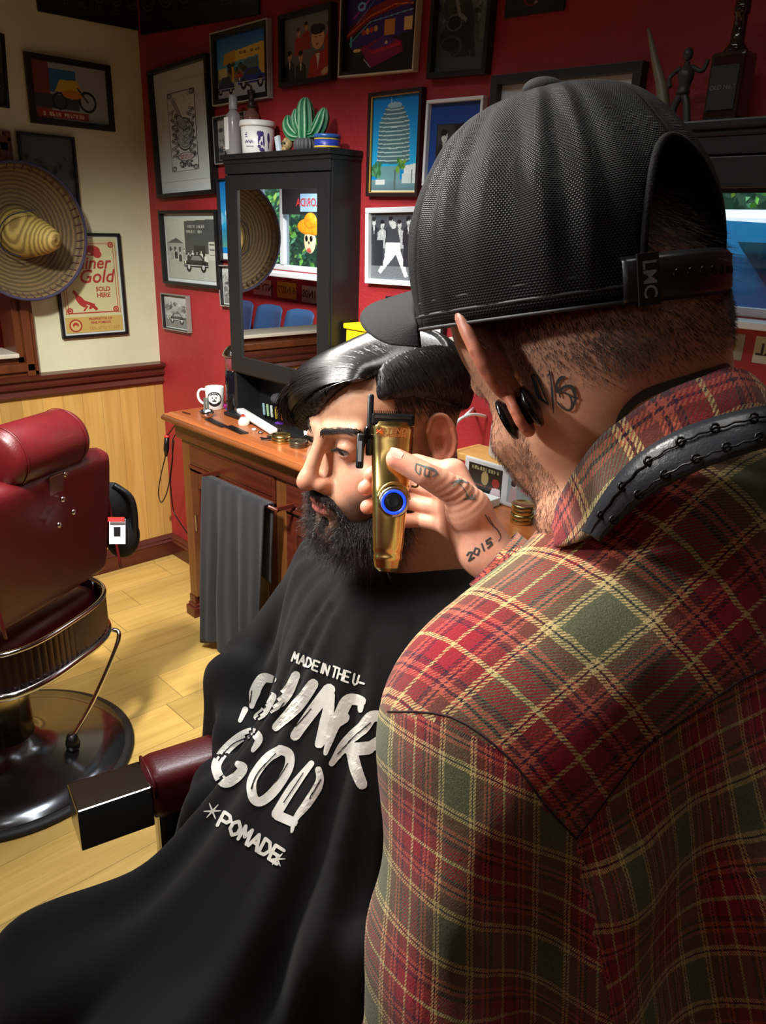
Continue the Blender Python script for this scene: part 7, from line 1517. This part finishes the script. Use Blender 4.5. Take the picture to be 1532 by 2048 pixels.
# ---- trucker cap
CFr = Frame(W(1102, 716, .53), cv(-.52, .12, .84), cv(-.12, .96, -.22))
def capr(a, t):
    """a: azimuth (0 = forward, positive to the left), t: 0 rim .. 1 top"""
    ph = t*math.pi/2; L = .108 if abs(a) < math.pi/2 else .104; w_ = .0875; cr_ = math.cos(ph)**.62 if t < 1 else 0.0
    bul = 1+.05*math.sin(min(1, t*1.9)*math.pi); return np.array([math.sin(a)*w_*cr_*bul, -.012+math.cos(a)*L*cr_*bul, .030+.131*math.sin(ph)**.92])
g = NT('cap_mesh'); tc = g.new('ShaderNodeTexCoord'); sx_ = g.new('ShaderNodeSeparateXYZ'); g.link(tc.outputs['UV'], sx_.inputs[0])
u_ = g.math('MULTIPLY', sx_.outputs[0], 1.0); v_ = g.math('MULTIPLY', sx_.outputs[1], 1.0)
row = g.math('FLOOR', v_); off_ = g.math('MULTIPLY', g.math('MODULO', row, 2.0), .5); fu = g.math('SUBTRACT', g.math('FRACT', g.math('ADD', u_, off_)), .5); fv = g.math('SUBTRACT', g.math('FRACT', v_), .5)
rr_ = g.math('SQRT', g.math('ADD', g.math('MULTIPLY', fu, fu), g.math('MULTIPLY', g.math('MULTIPLY', fv, fv), .8))); hole = g.ramp(rr_, [(.22, (0, 0, 0, 1)), (.36, (1, 1, 1, 1))])
g.link(g.mix(hole, rgba((4, 4, 5)), rgba((12, 12, 14))), g.b.inputs['Base Color']); g.link(g.ramp(rr_, [(.25, (.9, .9, .9, 1)), (.4, (.40, .40, .40, 1))]), g.b.inputs['Roughness']); g.bump(rr_, .8, .0009); g.b.inputs['Specular IOR Level'].default_value = .16; CAPM = g.m
CAPF = mat('cap_front_cloth', (15, 15, 17), .8, bump=.4, bs=900, spec=.2)
na, nt_ = 132, 48; V = []; U_ = []; 
for j in range(nt_+1):
    for i in range(na+1):
        a = -math.pi+2*math.pi*i/na; t_ = j/nt_*.992; p_ = capr(a, t_); w_ = sstep(.0, .9, t_); cr = .0022*math.sin(a*21+1.2*math.sin(a*5))*math.sin(min(1, t_*1.2)*math.pi)*(1 if abs(a) < 2.6 else .4); rad = p_-np.array([0, -.012, .06]); p_ = p_+rad/np.linalg.norm(rad)*cr
        for sm_ in (-2.30, -1.15, 0, 1.15, 2.30): p_ = p_*(1-.006*math.exp(-((a-sm_)/.03)**2)*math.sin(min(1, t_*1.02)*math.pi))
        V.append(p_); U_.append((a/(2*math.pi)*300*math.cos(t_*1.2)**.0, t_*150))
V = CFr.w(np.array(V)); Fm, Ff = [], []
def arch(a, t_): d_ = abs(abs(a)-math.pi); return d_ < .40 and t_ < .42*math.sqrt(max(0, 1-(d_/.40)**2))+.0
for j in range(nt_):
    for i in range(na):
        a = -math.pi+2*math.pi*(i+.5)/na; t_ = (j+.5)/nt_
        if arch(a, t_): continue
        b = j*(na+1)+i; (Ff if abs(a) < 1.15 else Fm).append([b, b+1, b+na+2, b+na+1])
cap = root.__call__ if False else None
def submesh(nm, F_l, m_, par):
    F_l = np.array(F_l); ids, inv = np.unique(F_l, return_inverse=True); o = mesh(nm, V[ids], inv.reshape(F_l.shape), m_, par, True, uvs=np.array(U_)[ids]); md = o.modifiers.new('t', 'SOLIDIFY'); md.thickness = .0018; md.offset = -1; return o
capo = submesh('cap', Fm, CAPM, barb); submesh('front_panel', Ff, CAPF, capo)
MB().ball(CFr.w(capr(0, 1.0)[None])[0]+CFr.U*.004, (.0135, .0135, .0075), 20, 12).build('cap_button', CAPF, capo, True)
rim = [CFr.w(capr(a, .0)[None])[0] for a in np.linspace(-math.pi+.40, math.pi-.40, 90)]
rb_ = MB(); 
for dz in (0.0, .009, .018): rb_.tube([p_+CFr.U*dz*.9 for p_ in rim], .0012, 6)
rb_.build('sweatband_stitching', mat('cap_thread', (30, 30, 33), .6), capo, True)
arc = [];
for k in np.linspace(-1, 1, 41):
    d_ = .40*k; a = math.pi-d_ if d_ >= 0 else -math.pi-d_; arc.append(CFr.w(capr(a, .42*math.sqrt(max(0, 1-k*k)))[None])[0])
MB().tube(arc, .0022, 8).build('opening_binding', CAPF, capo, True)
# visor
V2_, F2_ = [], []; nv_, nu_ = 14, 40
for j in range(nv_+1):
    for i in range(nu_+1):
        s = i/nu_*2-1; a = s*1.0; b0 = capr(a, .0); ext = .076*math.sqrt(max(0, 1-(abs(s))**2.6)); t_ = j/nv_; dirv = np.array([math.sin(a)*.35, 1.0, 0]); dirv /= np.linalg.norm(dirv); p_ = b0+dirv*ext*t_+np.array([0, 0, .002+.030*(1-s*s)-.010*s*s*t_-.004*t_]); V2_.append(p_)
for j in range(nv_):
    for i in range(nu_): a = j*(nu_+1)+i; F2_.append([a, a+1, a+nu_+2, a+nu_+1])
vs_ = mesh('visor', CFr.w(np.array(V2_)), np.array(F2_), CAPF, capo, True); md = vs_.modifiers.new('t', 'SOLIDIFY'); md.thickness = .003
# snap strap across the opening
V3, F3 = [], []; ns = 36
for i in range(ns+1):
    a = math.pi-.52+1.06*i/ns; a_ = a if a <= math.pi else a-2*math.pi; b0 = capr(a_, 0.0); o_ = np.array([math.sin(a_), math.cos(a_), 0])
    for k, (dz, do) in enumerate(((-.001, .0005), (.002, .0028), (.019, .0030), (.022, .0008))): V3.append(b0+o_*do*1.4+np.array([0, 0, dz]))
for i in range(ns):
    for k in range(3): a = i*4+k; F3.append([a, a+1, a+5, a+4])
sto = mesh('snap_strap', CFr.w(np.array(V3)), np.array(F3), mat('strap_plastic', (26, 27, 31), .35), capo, True); md = sto.modifiers.new('t', 'SOLIDIFY'); md.thickness = .0016
for i in range(7):
    a = math.pi-.20+i*.10; a_ = a if a <= math.pi else a-2*math.pi; b0 = CFr.w((capr(a_, 0)+np.array([math.sin(a_), math.cos(a_), 0])*.0045+np.array([0, 0, .0105]))[None])[0]; ax_d = CFr.S*math.sin(a_)+CFr.F*math.cos(a_)
    MB().lathe(b0, [(.0030, 0), (.0032, .001), (.0022, .0016), (.0016, .0004), (0.0001, .0004)], 18, ax_d, False).build('snap', mat('snap_black', (12, 12, 14), .25), sto, True)
a = math.pi-.38; aa = CFr.S*math.sin(a)+CFr.F*math.cos(a); tdir = CFr.S*math.cos(a)*-1+CFr.F*math.sin(a); tdir = tdir if tdir@rt > 0 else -tdir
tc0 = CFr.w((capr(a, 0)+np.array([math.sin(a), math.cos(a), 0])*.0052+np.array([0, 0, .010]))[None])[0]
lt_ = MB().obox(tc0, (.0125, .027, .0012), tdir, CFr.U, .0003).build('strap_label', mat('label_cloth', (16, 16, 18), .8), sto)
V, F = text_vf('LMC', .0125, 0, .0002); mesh('label_lettering', [tc0+aa*.0009+(-CFr.U)*x_*.80+tdir*y_*.85 for x_, y_, _ in V], F, mat('label_thread', (140, 142, 146), .6), sto)
